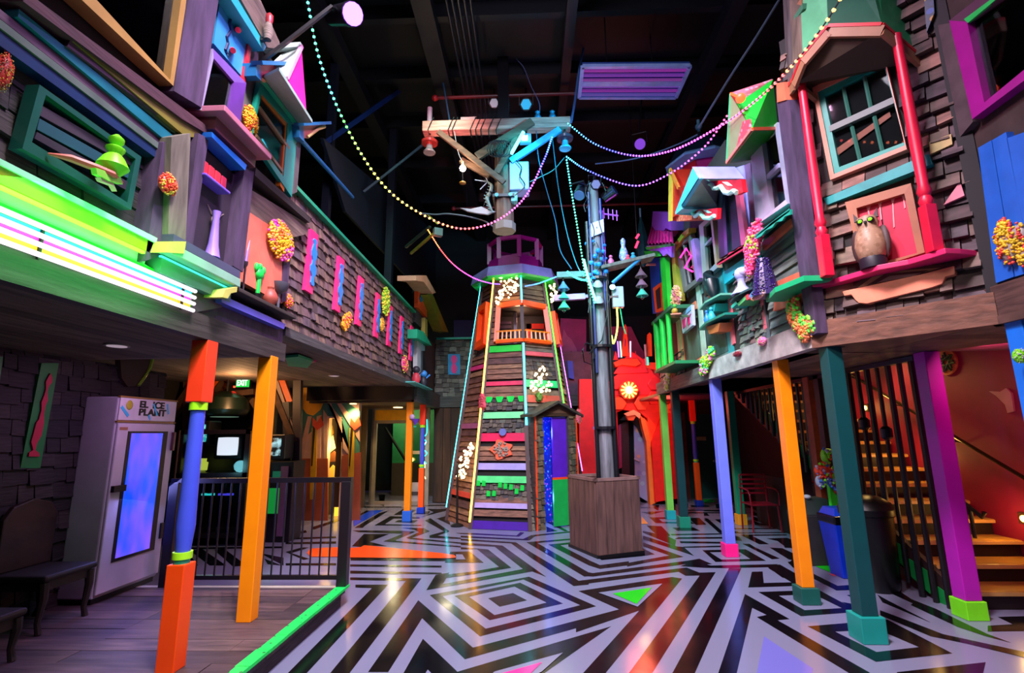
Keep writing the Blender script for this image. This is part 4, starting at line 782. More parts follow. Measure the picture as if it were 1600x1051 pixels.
# mural wall with doorway
MYP = YP(10.55)
def q_(x, y, o=0): return ON(x, y, MYP, o)
a, b_ = q_(466, 600), q_(563, 600); dx0, dx1, dz = q_(512, 700).x, q_(534, 700).x, q_(520, 653).z
mb = MB(); mb.bb((a.x, 10.55, 0), (dx0, 10.7, 2.68)).bb((dx1, 10.55, 0), (b_.x, 10.7, 2.68)).bb((dx0, 10.55, dz), (dx1, 10.7, 2.68)); struct(mb.build('wall_mural', paint('d8b098', .7)))
for i, (pts, c, o) in enumerate((
    (((466, 600), (506, 602), (512, 651), (480, 680), (466, 716)), '3f7a68', .004), (((507, 603), (562, 642), (562, 720), (535, 690), (535, 651), (512, 650)), '3f7a68', .004), (((481, 650), (487, 650), (474, 716), (465, 716)), 'd0a088', .008), (((495, 650), (502, 648), (500, 716), (490, 716)), 'd0a088', .008), (((505, 640), (512, 650), (511, 716), (506, 716)), 'd0a088', .008), (((510, 625), (516, 628), (550, 716), (536, 700), (534, 655)), 'd0a088', .008), (((512, 606), (520, 612), (562, 670), (562, 690)), 'd0a088', .008),
    (((466, 716), (512, 716), (512, 830), (464, 830)), 'a04a28', .006), (((534, 712), (564, 706), (562, 830), (534, 830)), 'a04a28', .006), (((471, 594), (507, 598), (506, 625), (500, 640), (489, 649), (479, 646), (472, 636)), 'e8a010', .012))):
    spart('trim_%d' % (100 + i), paint(c, .6), pts, MYP, o + i * .002, .02 + i * .002)
for i, (x, lb) in enumerate(((491, 'mustard yellow painted plant column with a coral flower, left of the lit doorway'), (550, 'mustard yellow painted plant column with a coral flower, right of the lit doorway'))):
    t = thing('painted_column', lb, 'column', q_(x, 790, .03)); MB().plate(((x - 4, 668), (x + 4, 668), (x + 3, 740), (x - 2, 780), (x - 7, 780), (x - 6, 730)), MYP, .03, .05).build('trunk', paint('c89818', .5), t); MB().plate(((x - 2, 664), (x + 2, 664), (x - 3, 728), (x - 5, 728)), MYP, .036, .02).build('dark_slot', paint('201a14'), t)
    MB().plate(((x - 2, 652), (x + 4, 660), (x + 10, 650), (x + 14, 664), (x + 4, 672), (x - 3, 664)), MYP, .04, .03).build('flower', paint('e84a28', .5), t)
t = thing('lit_niche', 'glowing yellow doorway with scribbled white and brown cut-outs in the sun mural', 'doorway', (q_(522, 790).x, 10.75, 0)); MB().bb((dx0, 11.1, 0), (dx1 + .1, 11.12, dz)).build('lit_back', emit('ffc038', 1.3), t)
for pts, c in ((((513, 690), (520, 680), (524, 700), (516, 706)), 'fff0b0'), (((512, 712), (522, 704), (530, 712), (526, 720), (514, 722)), '704020'), (((512, 735), (520, 726), (528, 732), (522, 745), (513, 748)), 'ffe070'), (((515, 668), (519, 664), (521, 676), (517, 682)), '8a6a20')): MB().plate(pts, YP(11.05), 0, .02).build('cut_out', paint(c), t)
MB().bb((dx1 - .14, 10.6, .25), (dx1 - .03, 10.68, dz)).build('dark_jamb', paint('3a2410'), t)
lamp('doorway_glow', 'POINT', ((dx0 + dx1)/2, 10.85, 1.5), 32, (1, .66, .2), .12)
# board-and-batten wall and glazed entrance
b = MB(); x = q_(563, 700).x + .02; random.seed(4)
while x < -3.5 + .1: b.bb((x, 10.9, 0), (x + .09, 10.95 + random.uniform(0, .05), 2.40)); x += .1
struct(MB().bb((-4.05, 12.85, 0), (-4.0, 13.0, 2.4)).build('trim_120', greyw)); struct(MB().bb((-4.75, 10.7, 0), (-4.4, 13.0, 2.6)).build('wall_mural_return', paint('4a3c30', .7)))
b = MB(); [b.bb((-4.4 + .14*i, 12.3, 0), (-4.27 + .14*i, 12.34 + .02*(i % 2), 2.38)) for i in range(3)]; struct(b.build('wall_batten', wood(('a8937a', '8f7a64', '6a5c50'), grain=(6, 6, 1), name='batten_wood')))
gx0, gx1, gz = PY(585, 700, 12.9).x, PY(668, 700, 12.9).x, 2.36
t = thing('entrance', 'glazed entrance with a grey frame, green wall and dark handrail inside', 'entrance', ((gx0+gx1)/2, 12.9, 0)); gm = paint('8f8a80', .4)
for x in (gx0, PY(640, 700, 12.9).x, gx1): MB().bb((x - .05, 12.86, 0), (x + .05, 12.94, gz)).build('stile', gm, t)
for z in (.03, 1.25, 2.02, gz): MB().bb((PY(640, 700, 12.9).x if 1 < z < 1.5 else gx0, 12.87, z - .04), (gx1, 12.93, z + .04)).build('rail', gm, t)
MB().bb((PY(640, 700, 12.9).x, 12.89, .5), (gx1, 12.9, 2.0)).build('pane', glass(), t); MB().bb((PY(640, 700, 12.9).x, 12.88, .04), (gx1, 12.92, .52)).build('kick_panel', paint('a8a4a8', .4), t); MB().bb((-3.1, 12.86, .22), (-2.8, 12.885, .3)).build('vent', paint('3a3a40'), t)
MB().bb((gx0, 12.86, 2.06), (gx1 - .5, 12.9, gz - .04)).build('yellow_transom', paint('e8b020', .5), t)
MB().bb((gx0, 14.6, .9), (gx1, 14.64, 2.4)).build('green_backdrop', paint('18844c', .6), t); MB().bb((gx0, 14.6, 0), (gx1, 14.66, .9)).build('dark_dado', paint('3a3426', .6), t); MB().bar(PY(602, 668, 14.2), PY(633, 718, 13.6), .05).build('handrail', blackp, t)
lamp('entrance_glow', 'POINT', (-3.6, 13.7, 2.2), 30, (1, .82, .45), .1)
p = PY(643, 718, 12.8); tag(MB().ball(p, .05).bar(p, p + V((0, .08, 0)), .03).build('wall_lamp', emit('ffd050', 9)), 'small yellow lamp glowing at the glass entrance beside the yellow post', 'lamp')
t = thing('neon_squiggle', 'thin cyan and yellow squiggly neon line hanging at the entrance glass', 'neon sign', PY(664, 760, 12.75)); c1 = [PY(x, y, 12.75) for x, y in ((667, 655), (667, 676), (661, 684), (666, 690), (661, 700), (667, 708), (660, 716), (666, 724))]; c2 = [PY(x, y, 12.75) for x, y in ((666, 690), (660, 700), (661, 715), (664, 728), (661, 738), (665, 748))]
MB().path(spline(c1, 30), .012).build('cyan_tube', emit('28e0d0', 3), t); MB().path(spline(c2, 30), .012).build('yellow_tube', emit('e8e0a0', 3), t); MB().tube(PY(667, 655, 12.75), (PY(667, 655, 12.75).x, 12.75, 2.40), .004).build('hanging_wire', blackp, t)
p = PY(646, 655, 10.38); t = thing('flower_ornament', 'small purple and turquoise flower ornament on the far yellow post', 'ornament', p); MB().ball(p + V((-.03, 0, .05)), .06, (1, .6, 1)).build('pale_petals', paint('c0a0c0'), t); MB().lathe([(.09, .04), (.05, -.02), (.015, -.08)], p + V((.04, 0, -.03))).build('purple_bell', paint('6a38c8'), t, smooth=True); MB().ball(p + V((.03, 0, -.15)), .035, (1, 1, .5)).build('leaf', paint('18b8a0'), t); MB().bar(p, p + V((-.09, .02, 0)), .02).build('stem', paint('184838'), t)
p = FL(468, 566, 2.67); t = thing('ceiling_star', 'green and pink layered paper star under the soffit beside the yellow post', 'ornament', p)
for pts, c, dz_ in ((((440, 556), (495, 565), (478, 571), (452, 570)), 'c04a68', 2.66), (((446, 559), (466, 557), (489, 565), (480, 575), (464, 573), (450, 572)), '10a868', 2.63)): MB().prism([FL(*q, dz_) for q in pts], (0, 0, .03)).build('layer', paint(c, .5), t)
# ================================================================== LIGHTHOUSE
LX, LY = -.276, 10.77
def octo(k, z, r0=1.45, r1=.72, zt=4.92):
    r = r0 + (r1 - r0) * z / zt; a = math.radians(-125.5 + 45 * k); return V((LX + r * math.cos(a), LY + r * math.sin(a), z))
LH = thing('lighthouse', 'tall eight-sided board-clad lighthouse with light strips, orange windows and magenta lantern', 'lighthouse', (LX, LY, 0))
def fpl(k): a, b_, c = octo(k, 0), octo(k + 1, 0), octo(k, 4); n = (b_ - a).cross(c - a).normalized(); n = n if n.dot(a - V((LX, LY, 0))) > 0 else -n; return (a, n)
core = MB(); core.hexa([octo(k, 2.06, 1.40, .68) for k in range(8)], [octo(k, 3.48, 1.40, .68) for k in range(8)]); [core.prism([octo(k, 0, 1.40, .68), octo(k + 1, 0, 1.40, .68), octo(k + 1, 2.06, 1.40, .68), octo(k, 2.06, 1.40, .68)], (V((LX, LY, 0)) - octo(k, 0).lerp(octo(k + 1, 0), .5)).normalized() * .06) for k in range(8) if k != 1]; core.hexa([octo(k, 4.3, 1.40, .68) for k in range(8)], [octo(k, 4.92, 1.40, .68) for k in range(8)]); core.build('core', paint('1a1214', .8), LH)
WZ0, WZ1 = 3.50, 4.28
random.seed(21)
cols = [MB() for _ in range(8)]; stripes = {}
FACE_STRIPES = {0: [(3.30, 3.43, '18c838'), (2.62, 2.70, 'd83058'), (1.98, 2.10, '7ae098'), (1.55, 1.70, 'd81850'), (1.03, 1.15, 'a89ad8'), (.80, .92, '58e080'), (.36, .45, 'b8a0d8'), (.0, .14, '4a1a98')],
    1: [(3.22, 3.30, 'e06068'), (2.58, 2.72, '30d078'), (2.28, 2.42, 'c05848'), (1.2, 1.32, '98a8a8')], 2: [(2.5, 2.6, '8ad8b0')], 7: [(3.0, 3.08, 'd83878'), (1.8, 1.9, '98507a'), (.5, .6, 'd84838')], 3: [], 4: [], 5: [], 6: []}
SHINGLE = {0: [(1.72, 1.96), (2.14, 2.36), (.5, .78)], 1: [(2.74, 3.15)], 7: [(3.3, 3.46)]}
LWD = lambda k: wood(('8a5646', '7a4a40', '9a6650', '6c4440', '906050', 'aa7858', '7e5654') if k in (0, 7) else ('7a6a58', '8a7a66', '6a5e50', '968672', '5e5854'), .7, (3, 3, 14), 'lighthouse_wood')
for k in range(8):
    z = 0; m = cols[k]
    while z < 4.9:
        h = random.uniform(.085, .14)
        z1 = min(z + h, 4.9); zm = (z + z1) / 2
        if any(a - .02 < zm < b_ + .02 for a, b_, _ in FACE_STRIPES[k]) or any(a < zm < b_ for a, b_ in SHINGLE.get(k, [])):
            if len(m.bm.faces): m.build('wall_boards', LWD(k), LH); m = MB()
            z = z1; continue
        s0, s1 = 0, 1
        if k in (0, 1) and WZ0 - .02 < zm < WZ1 + .02: s0, s1 = (0, .22) if k == 0 else (.9, 1)
        if k == 1 and zm < 2.05: s0, s1 = (0, .2) if zm < 2.1 else (0, 1)
        for (sa, sb) in (((s0, s1),) if not (k == 1 and zm < 2.05) else ((0, .2), (.95, 1))):
            n = fpl(k)[1]; A = [octo(k, zz, 1.42, .69).lerp(octo(k + 1, zz, 1.42, .69), sv) for zz, sv in ((z, sa), (z, sb), (z1 - .008, sb), (z1 - .008, sa))]
            o1, o2 = n * (.032 + random.uniform(0, .012)), n * .012
            m.hexa(A, [A[0] + o1, A[1] + o1, A[2] + o2, A[3] + o2])
        z = z1
    m.build('wall_boards', LWD(k), LH)
    for a, b_, c in FACE_STRIPES[k]:
        n = fpl(k)[1]; P = [octo(k, zz, 1.42, .69).lerp(octo(k + 1, zz, 1.42, .69), sv) for zz, sv in ((a, 0.02), (a, .98 if not (k == 1 and a < 2.05) else .2), (b_, .98 if not (k == 1 and a < 2.05) else .2), (b_, .02))]; MB().prism(P, n * .045).build('painted_board', paint(c, .45), LH)
    for a, b_ in SHINGLE.get(k, []):
        o0, o1 = octo(k, a, 1.42, .69), octo(k + 1, a, 1.42, .69); ux = (o1 - o0).normalized(); up = (octo(k, b_, 1.42, .69).lerp(octo(k+1, b_, 1.42, .69), .5) - o0.lerp(o1, .5)).normalized(); m = MB(); shingles(m, o0, ux, up, (o1 - o0).length * .97, b_ - a, fpl(k)[1], .09, .09, .025); m.build('shingle_band', wood(('6a5a50', '584c46', '7a6a5c', '8a7a68', '4a4040', '63564c', '50484a', '747064', '5f5048'), name='band_shingle_wood'), LH)
    # corner boards
    MB().bar(octo(k, 0, 1.46, .74), octo(k, 4.9, 1.46, .74), .07).build('corner_board', paint('4a3030', .6), LH)
# green chips on the low band and squares below the roof band
n = fpl(0)[1]; rnd = random.Random(2)
for i in range(9):
    z = .55 + rnd.random() * .2; s_ = .06 + i * .105; a = octo(0, z, 1.42, .69).lerp(octo(1, z, 1.42, .69), s_); u = (octo(1, z) - octo(0, z)).normalized()
    MB().prism([a - u*.04, a + u*.03, a + u*.035 + V((0, 0, .09)), a - u*.03 + V((0, 0, .1))], n * .05).build('green_chip', paint('10d848', .4), LH)
for i in range(4):
    a = octo(0, 2.37, 1.42, .69).lerp(octo(1, 2.37, 1.42, .69), .12 + i * .27); u = (octo(1, 0) - octo(0, 0)).normalized(); MB().prism([a - u*.07, a - u*.04 - V((0, 0, .08)), a + u*.04 - V((0, 0, .08)), a + u*.08, a + u*.08 + V((0, 0, .03)), a - u*.07 + V((0, 0, .03))], n * .05).build('green_tab', paint('18d850', .4), LH)
# window wrapping the front corner
def fs(k, s_, z, o=0): n = fpl(k)[1]; return octo(k, z, 1.45, .72).lerp(octo(k + 1, z, 1.45, .72), s_) + n * o
wf = MB().build if False else None
og = paint('ff5a14', .4)
mid = lambda z, o: octo(1, z, 1.45 + o, .72 + o)
W_ = [fs(0, .24, WZ1, .05), mid(WZ1 + .04, .06), fs(1, .88, WZ1, .05), fs(1, .88, WZ0, .05), mid(WZ0 + .02, .06), fs(0, .24, WZ0, .05)]
for i, (a, b_, w_) in enumerate(((0, 1, .11), (1, 2, .11), (2, 3, .1), (3, 4, .06), (4, 5, .06), (5, 0, .1))): MB().bar(W_[a], W_[b_], .1, w_).build('orange_window_frame', og, LH)
for k, s0, s1 in ((0, .24, 1.0), (1, 0.0, .88)):
    for zz in (WZ0 + .03, WZ0 + .21): MB().bar(fs(k, s0, zz, .09), fs(k, s1, zz, .09), .03).build('balcony_rail', paint('ff8a18', .4), LH)
    for i in range(6): s_ = s0 + (s1 - s0) * (i + .5) / 6; MB().bar(fs(k, s_, WZ0 + .03, .09), fs(k, s_, WZ0 + .21, .09), .028).build('baluster', paint('ff8a18', .4), LH)
bx = LY - .35; MB().bb((LX - .75, LY + .3, WZ0 - .02), (LX + .75, LY + .34, WZ1 + .03)).build('room_back', paint('3a3442', .7), LH)
for a, b_ in (((LX + .22, WZ0 + .0), (LX + .34, WZ0 + .62)), ((LX + .62, WZ0), (LX + .74, WZ0 + .62)), ((LX + .22, WZ0 + .5), (LX + .74, WZ0 + .62))): MB().bb((a[0], LY + .26, a[1]), (b_[0], LY + .3, b_[1])).build('red_inner_frame', paint('f02810', .45), LH)
MB().bb((LX - .05, LY - .2, WZ0), (LX + .02, LY - .13, WZ1)).build('inner_post', paint('8a7a90'), LH); [MB().bb((LX - .55, LY + .24, WZ0 + .1 * i + .02), (LX - .12, LY + .3, WZ0 + .1 * i + .08)).build('inner_slat', paint('5a4470'), LH) for i in range(7)]
lamp('lantern_room_light', 'POINT', (LX + .1, LY - .15, 4.1), 7, (1, .55, .3), .08)
# side windows
for k, pts in ((7, ((754, 482), (767, 473), (763, 538), (749, 548))), (2, ((866, 480), (880, 486), (888, 552), (874, 546)))):
    pl = fpl(k); O = [ON(x, y, pl, .02) for x, y in pts] if k == 7 else [fs(2, .12, 4.22, .03), fs(2, .62, 4.22, .03), fs(2, .62, 3.5, .03), fs(2, .12, 3.5, .03)]; c = sum(O, V()) / 4
    for i in range(4): MB().prism([O[i], O[(i+1) % 4], O[(i+1) % 4].lerp(c, .3), O[i].lerp(c, .3)], pl[1] * .12).build('orange_side_window', paint('ff4a10', .4), LH)
    MB().prism([p.lerp(c, .3) for p in O], pl[1] * .02).build('red_shutter', paint('e8300c', .5), LH)
# corner light strips
def strip(k, z0, z1, c, st=7):
    p, q = octo(k, z0, 1.50, .77), octo(k, z1, 1.50, .77); MB().tube(p, q, .019, n=8).build('light_strip', emit(c, st), LH, smooth=True)
strip(0, .12, 4.88, 'ffb040', 7); strip(7, .25, 4.88, '40e0f0', 6); strip(1, 4.32, 4.88, '40d8f0', 6); strip(1, 1.85, 3.46, '40d8f0', 6); strip(2, 2.28, 4.86, '40f030', 6); strip(3, .9, 4.2, 'e860ff', 6)
for k, c, e_ in ((0, (1, .6, .15), 9), (7, (.15, .85, 1), 8), (1, (.15, .8, 1), 6), (2, (.1, 1, .1), 8)):
    p = octo(k, 3.0, 1.9, 1.2); 
# roof deck and lantern
MB().hexa([octo(k, 4.88, .96, .96) for k in range(8)], [octo(k, 4.92, .99, .99) for k in range(8)]).build('deck_underside', paint('28c850', .4), LH)
MB().hexa([octo(k, 4.92, 1.0, 1.0) for k in range(8)], [octo(k, 5.13, .95, .95) for k in range(8)]).build('deck_fascia', paint('8a88d0', .45), LH)
mg = paint('b8148a', .4); MB().hexa([octo(k, 5.1, .62, .62) for k in range(8)], [octo(k, 5.46, .62, .62) for k in range(8)]).build('lantern_base', mg, LH)
for k in range(8):
    MB().bar(octo(k, 5.4, .59, .59), octo(k, 5.88, .59, .59), .09).build('lantern_post', mg, LH); MB().bar(octo(k, 5.86, .59, .59), octo(k + 1, 5.86, .59, .59), .07, .07).build('lantern_rail', mg, LH)
MB().bb((LX - .1, LY - .1, 5.46), (LX + .12, LY + .08, 5.58)).build('lantern_lamp', paint('b0b0c0'), LH)
# bulb clusters
def cluster(name, outline, pl, n, r, seed):
    rnd = random.Random(seed); xs_ = [p[0] for p in outline]; ys_ = [p[1] for p in outline]; o0 = ON(*outline[0], pl, .06)
    hub = MB(); pts = []
    def inside(x, y):
        c = False; j = len(outline) - 1
        for i in range(len(outline)):
            xi, yi = outline[i]; xj, yj = outline[j]
            if (yi > y) != (yj > y) and x < (xj - xi) * (y - yi) / (yj - yi) + xi: c = not c
            j = i
        return c
    while len(pts) < n:
        x, y = rnd.uniform(min(xs_), max(xs_)), rnd.uniform(min(ys_), max(ys_))
        if inside(x, y): pts.append(ON(x, y, pl, rnd.uniform(.08, .2)))
    for p in pts: hub.bar(p, ON(*outline[0], pl, 0).lerp(p, .9) - pl[1] * .05, .008)
    hb = hub.build(name, paint('6a5030', .5), LH)
    proto = None
    for p in pts:
        if proto is None: proto = MB().ball(p, r, sub=1).build('bulb', emit('ffdca0', 5, False), hb); c0 = p.copy()
        else:
            d = proto.copy(); COL.objects.link(d); d.parent = hb; d.location = proto.location + (p - c0); s_ = rnd.uniform(.7, 1.3)
    c = sum(pts, V()) / n; lamp('bulb_cluster_glow', 'POINT', tuple(c + pl[1] * .35), 5 if n > 40 else 4, (1, .86, .6), .12)
cluster('bulb_cluster', ((778, 434), (810, 428), (812, 446), (800, 464), (784, 468), (776, 480), (774, 460)), fpl(0), 62, .025, 1)
cluster('bulb_cluster', ((845, 565), (850, 575), (858, 590), (863, 603), (858, 615), (848, 612), (836, 614), (827, 606), (832, 592), (838, 578)), fpl(1), 48, .027, 2)
cluster('bulb_cluster', ((858, 445), (866, 442), (870, 456), (869, 475), (860, 470)), YP(10.3), 22, .028, 3)
cluster('bulb_cluster', ((736, 690), (741, 697), (734, 715), (730, 735), (727, 748), (714, 744), (718, 718), (726, 702)), fpl(7), 56, .025, 4)
def lblob(nm_, c, px, py, w_, h_, k):
    pl = fpl(k); p = ON(px, py, pl, .06); rnd = random.Random(px); m = MB(); u = V((0, 0, 1)).cross(pl[1]).normalized()
    m.prism([p + u * w_ * math.cos(a) * (1 + .25 * math.sin(5*a + px)) + V((0, 0, h_ * math.sin(a) * (1 + .2 * math.cos(3*a)))) - pl[1]*.06 for a in [i * .314 for i in range(20)]], pl[1] * .06)
    for i in range(60): m.m(1); a = rnd.uniform(0, 6.28); q = math.sqrt(rnd.random()) * .75; m.ball(p + u * w_ * q * math.cos(a) + V((0, 0, h_ * q * math.sin(a))) + pl[1]*.01, .022, sub=1)
    m.build(nm_, [paint(x) for x in c], LH)
lblob('coral_badge', ('ff6a48', '98887a'), 784, 702, .2, .17, 0); lblob('coral_badge', ('d85060', 'c84858'), 752, 628, .09, .17, 7); lblob('moss_ball', ('386a28', '4a8030'), 843, 620, .07, .09, 1)
p = ON(786, 675, fpl(0), .05); MB().tube(p, p + fpl(0)[1] * .03, .07, n=16).build('blue_disc', paint('6068a8'), LH)
p = FL(714, 822); MB().tube((p.x, p.y, 0), (p.x, p.y + .02, 1.15), .02).build('cable_post', blackp, LH); MB().lathe([(.12, 0), (.12, .03), (.03, .06)], (p.x, p.y, 0)).build('post_base', blackp, LH)
# door booth
n1 = fpl(1)[1]; n1 = V((n1.x, n1.y, 0)).normalized(); u1 = V((-n1.y, n1.x, 0)); u1 = u1 if u1.x > 0 else -u1
b0 = FL(838, 829); BP_ = (b0, n1)
def bo(x, y, o=0): return ON(x, y, BP_, o)
W1 = (bo(905, 815) - b0).dot(u1)
def bb_(s0, s1, d0, d1, z0, z1, nm_, mt): c = b0 + u1 * (s0 + s1)/2 - n1 * (d0 + d1)/2; MB().box((c.x, c.y, (z0 + z1)/2), (s1 - s0, d1 - d0, z1 - z0), math.atan2(u1.y, u1.x)).build(nm_, mt, LH)
hB = bo(870, 650).z
for s_ in (0, .8): bs = MB(); shingles(bs, b0 + u1 * W1 * s_, u1, (0, 0, 1), W1 * .2, hB, n1, .09, .11, .02); bs.build('booth_shingles', wood(('6a5a44', '7a6848', '5a4e3e', '86705a', '505640'), name='booth_shingle_wood'), LH)
bb_(0, W1 * .2, 0, .5, 0, hB, 'booth_jamb', wood(WB, name='jamb_wood')); bb_(W1 * .8, W1, 0, .5, 0, hB, 'booth_jamb', wood(WB, name='jamb_wood')); bb_(0, W1, 0, .5, hB, hB + .06, 'booth_lintel', paint('6a5240'))
for s_ in (.0, .98): bb_(W1 * s_, W1 * s_ + .025, -.03, .0, 0, hB, 'orange_edge', paint('ff4a20', .4))
pk = bo(869, 633); gl, gr = b0 - u1 * .08 + V((0, 0, hB)), b0 + u1 * (W1 + .1) + V((0, 0, hB)); gp_ = b0 + u1 * W1/2 + V((0, 0, hB + .24))
MB().prism([gl, gr, gp_], -n1 * .4).build('gable', wood(('7a5038', '6a4630'), grain=(1, 1, 10), name='gable_wood'), LH)
for a in (gl, gr): MB().prism([a + n1 * .12 - V((0, 0, .02)), gp_ + n1 * .12, gp_ + n1 * .12 + V((0, 0, .05)), a + n1 * .12 + V((0, 0, .03))], -n1 * .75).build('booth_roof', wood(('4e4a3c', '5a5444'), grain=(6, 6, 2), name='roof_wood'), LH)
d0 = b0 + u1 * W1 * .45
for nm_, z0, z1, c in (('door_green', .02, hB * .42, '18a848'), ('door_stripe', hB * .42, hB * .44, 'ff4a20'), ('door_purple', hB * .44, hB - .02, '5a20b8')): bb_(W1 * .46, W1 * .8, .06, .1, z0, z1, nm_, paint(c, .4))
bb_(W1 * .18, W1 * .82, .62, .66, 0, hB, 'glittering_back', speckle('1430a8', ('2a50e8', '1830b0', '6ab8ff', '3a28c8', '1028a0', 'c060e8'), 22))
c = b0 + u1 * W1 * .32 - n1 * .3; lamp('booth_light', 'POINT', (c.x, c.y, 1.7), 22, (.12, .25, 1), .1); lamp('booth_light', 'POINT', (c.x, c.y, .5), 12, (.15, .3, 1), .08)
blob('coral_cluster', 'small pink and green bead patch on the right side of the lighthouse door booth', 904, 650, 10, 26, BP_, ('e85a78', '38c848', 'f098b0'), off=.06, n=40)
# ================================================================== UTILITY POLE IN PLANTER
PL = thing('planter_box', 'tall brown plank planter box holding the utility pole', 'planter', (1.17, 7.78, 0))
a, b_, c_ = FL(910, 858), FL(935, 872), FL(1003, 864); u = (c_ - b_).normalized(); v_ = V((-u.y, u.x, 0)); L_ = (c_ - b_).length; L2 = (a - b_).length
zt = 1.04; pw = wood(('6a4a48', '7a564e', '5e4244', '80605a'), .6, (7, 7, 1), 'planter_wood'); ang = math.atan2(u.y, u.x)
for nm_, o, d, n in (('front_plank', b_, u, L_), ('back_plank', b_ + v_ * .78, u, L_), ('side_plank', b_, v_, .78), ('side_plank', b_ + u * L_, v_, .78)):
    k = 5; th = math.atan2(d.y, d.x)
    for i in range(k): c = o + d * (n * (i + .5) / k); MB().box((c.x, c.y, zt/2 + .02), (n / k - .006, .035, zt - .04), th).build(nm_, pw, PL)
c = b_ + u * L_/2 + v_ * .39; MB().box((c.x, c.y, .02), (L_ + .06, .84, .04), ang).build('base', blackp, PL); MB().box((c.x, c.y, .92), (L_ - .05, .72, .04), ang).build('soil', paint('2a1e18', .9), PL)
for o, d, n in ((b_, u, L_), (b_ + v_ * .78, u, L_), (b_, v_, .78), (b_ + u * L_, v_, .78)): q = o + d * n/2; MB().box((q.x, q.y, zt), (n + .05, .05, .04), math.atan2(d.y, d.x)).build('rim', wood(('8a6a60',), name='rim_wood') if False else paint('80605a', .6, .3), PL)
UY = 7.82; U = lambda x, y, d=0: PY(x, y, UY + d)
UP = thing('utility_pole', 'tall weathered utility pole with black conduits standing in the planter box', 'utility pole', (1.2, UY, .94))
pb, pt = U(949, 748), U(926, 288); pb = V((pb.x, UY, .94)); pwood = wood(('8a8890', '7a7880'), .7, (9, 9, 1.2), 'pole_wood')
MB().tube(pb, pt, .11, .085, 16).build('shaft', pwood, UP, smooth=True)
ax_ = (pt - pb).normalized(); PP_ = lambda z, dx=0, dy=0: pb + ax_ * ((z - .94) / ax_.z) + V((dx, dy, 0))
for dx, dy, z0, z1, r, c in ((-.135, -.05, .94, 5.1, .034, '101016'), (.135, -.05, .94, 4.4, .038, '101016'), (-.09, -.1, 2.6, 5.6, .022, '303868'), (.1, -.06, 3.6, 5.5, .018, '283890'), (.14, 0, 4.2, 5.3, .016, '5030a0')): MB().path([PP_(z0, dx, dy), PP_((z0+z1)/2, dx, dy), PP_(z1, dx, dy)], r, 10).build('conduit', paint(c, .35), UP, smooth=True)  # upper conduits carry the blue light's tint in their paint
for z in (1.75, 3.0, 4.1): MB().tube(PP_(z, 0, 0), PP_(z + .04, 0, 0), .175, n=16).build('strap', blackm, UP)
rnd = random.Random(8); m = MB()
for i in range(9):
    a0 = rnd.uniform(-2.9, -.2); z = rnd.uniform(3.0, 5.4); pts = [PP_(z + .12 * j, .16 * math.cos(a0) + rnd.uniform(-.04, .04), .16 * math.sin(a0)) for j in range(5)]; m.path(spline(pts, 14), .008, 5)
m.build('tangled_wires', paint('1a2030'), UP)
m = MB(); [m.path([PP_(2.9 + .18 * math.sin(i * 1.1), -.18 - .1 * math.cos(i * 1.1) - .03, -.12) for i in range(t0, t0 + 7)], .01, 5) for t0 in (0, 3)]; m.path([PP_(2.9, -.2, -.1), PP_(3.1, 0, -.16), PP_(3.5, .1, -.14), PP_(3.9, .06, -.14)], .01, 5); m.build('wire_coil', paint('101218'), UP)
for i in range(26): a0 = rnd.uniform(-3, 0); z = rnd.uniform(4.1, 4.75); MB().ball(PP_(z, .15 * math.cos(a0), .15 * math.sin(a0)), rnd.uniform(.025, .045)).build('glass_float', paint('2878d0', .15), UP)
for z in (3.72, 3.98): MB().lathe([(.06, 0), (.085, .01), (.06, .06), (.03, .09)], PP_(z, -.02, -.12), (0, -.6, .8)).build('porcelain_cup', paint('9a9aa8', .3), UP, smooth=True)
# fittings
p = [U(*q, -.12) for q in ((923, 349), (943, 342), (944, 362), (924, 370))]; t = thing('white_panel', 'white square panel fixed high on the utility pole', 'panel', p[3]); MB().prism(p, (0, .03, 0)).build('face', paint('c8c0e0', .4), t); MB().bar(p[0].lerp(p[2], .5), PP_(p[0].lerp(p[2], .5).z), .03).build('arm', blackm, t)
p = U(938, 332); t = thing('antenna', 'small purple-lit yagi antenna on the utility pole', 'antenna', p); q = U(966, 337); ac = paint('b050d8', .4); MB().tube(PP_(p.z), q, .014).build('boom', ac, t); [MB().tube(p.lerp(q, f) - V((0, 0, .09)), p.lerp(q, f) + V((0, 0, .09)), .009).build('element', ac, t) for f in (.2, .45, .7, .92)]; MB().ball(p, .05).build('hub', ac, t)  # purple light on the antenna put into its paint
a, b_ = U(948, 421), U(1020, 402); t = thing('pole_shelf', 'rough grey plank shelf bracketed to the utility pole', 'shelf', a); MB().bar(PP_(a.z, .05) , b_, .3, .05).build('plank', greyw, t); MB().tube(U(957, 442), U(1000, 404, -.12), .03).build('blue_brace', paint('2a78b8', .4), t)
p = U(975, 402, -.02); p = V((p.x, UY, (a.lerp(b_, .42)).z + .03)); t = thing('bowling_pin', 'mirror-mosaic bowling pin on the plank shelf of the utility pole', 'bowling pin', p)
MB().lathe([(.03, 0), (.075, .1), (.06, .2), (.03, .28), (.04, .34), (.036, .39), (.012, .42)], p, n=14).build('body', speckle('8a90c8', ('c0d0f0', '4060c0', 'e0b0e0', '60a0a8', '9080d0'), 40, lo=.5), t, smooth=True)
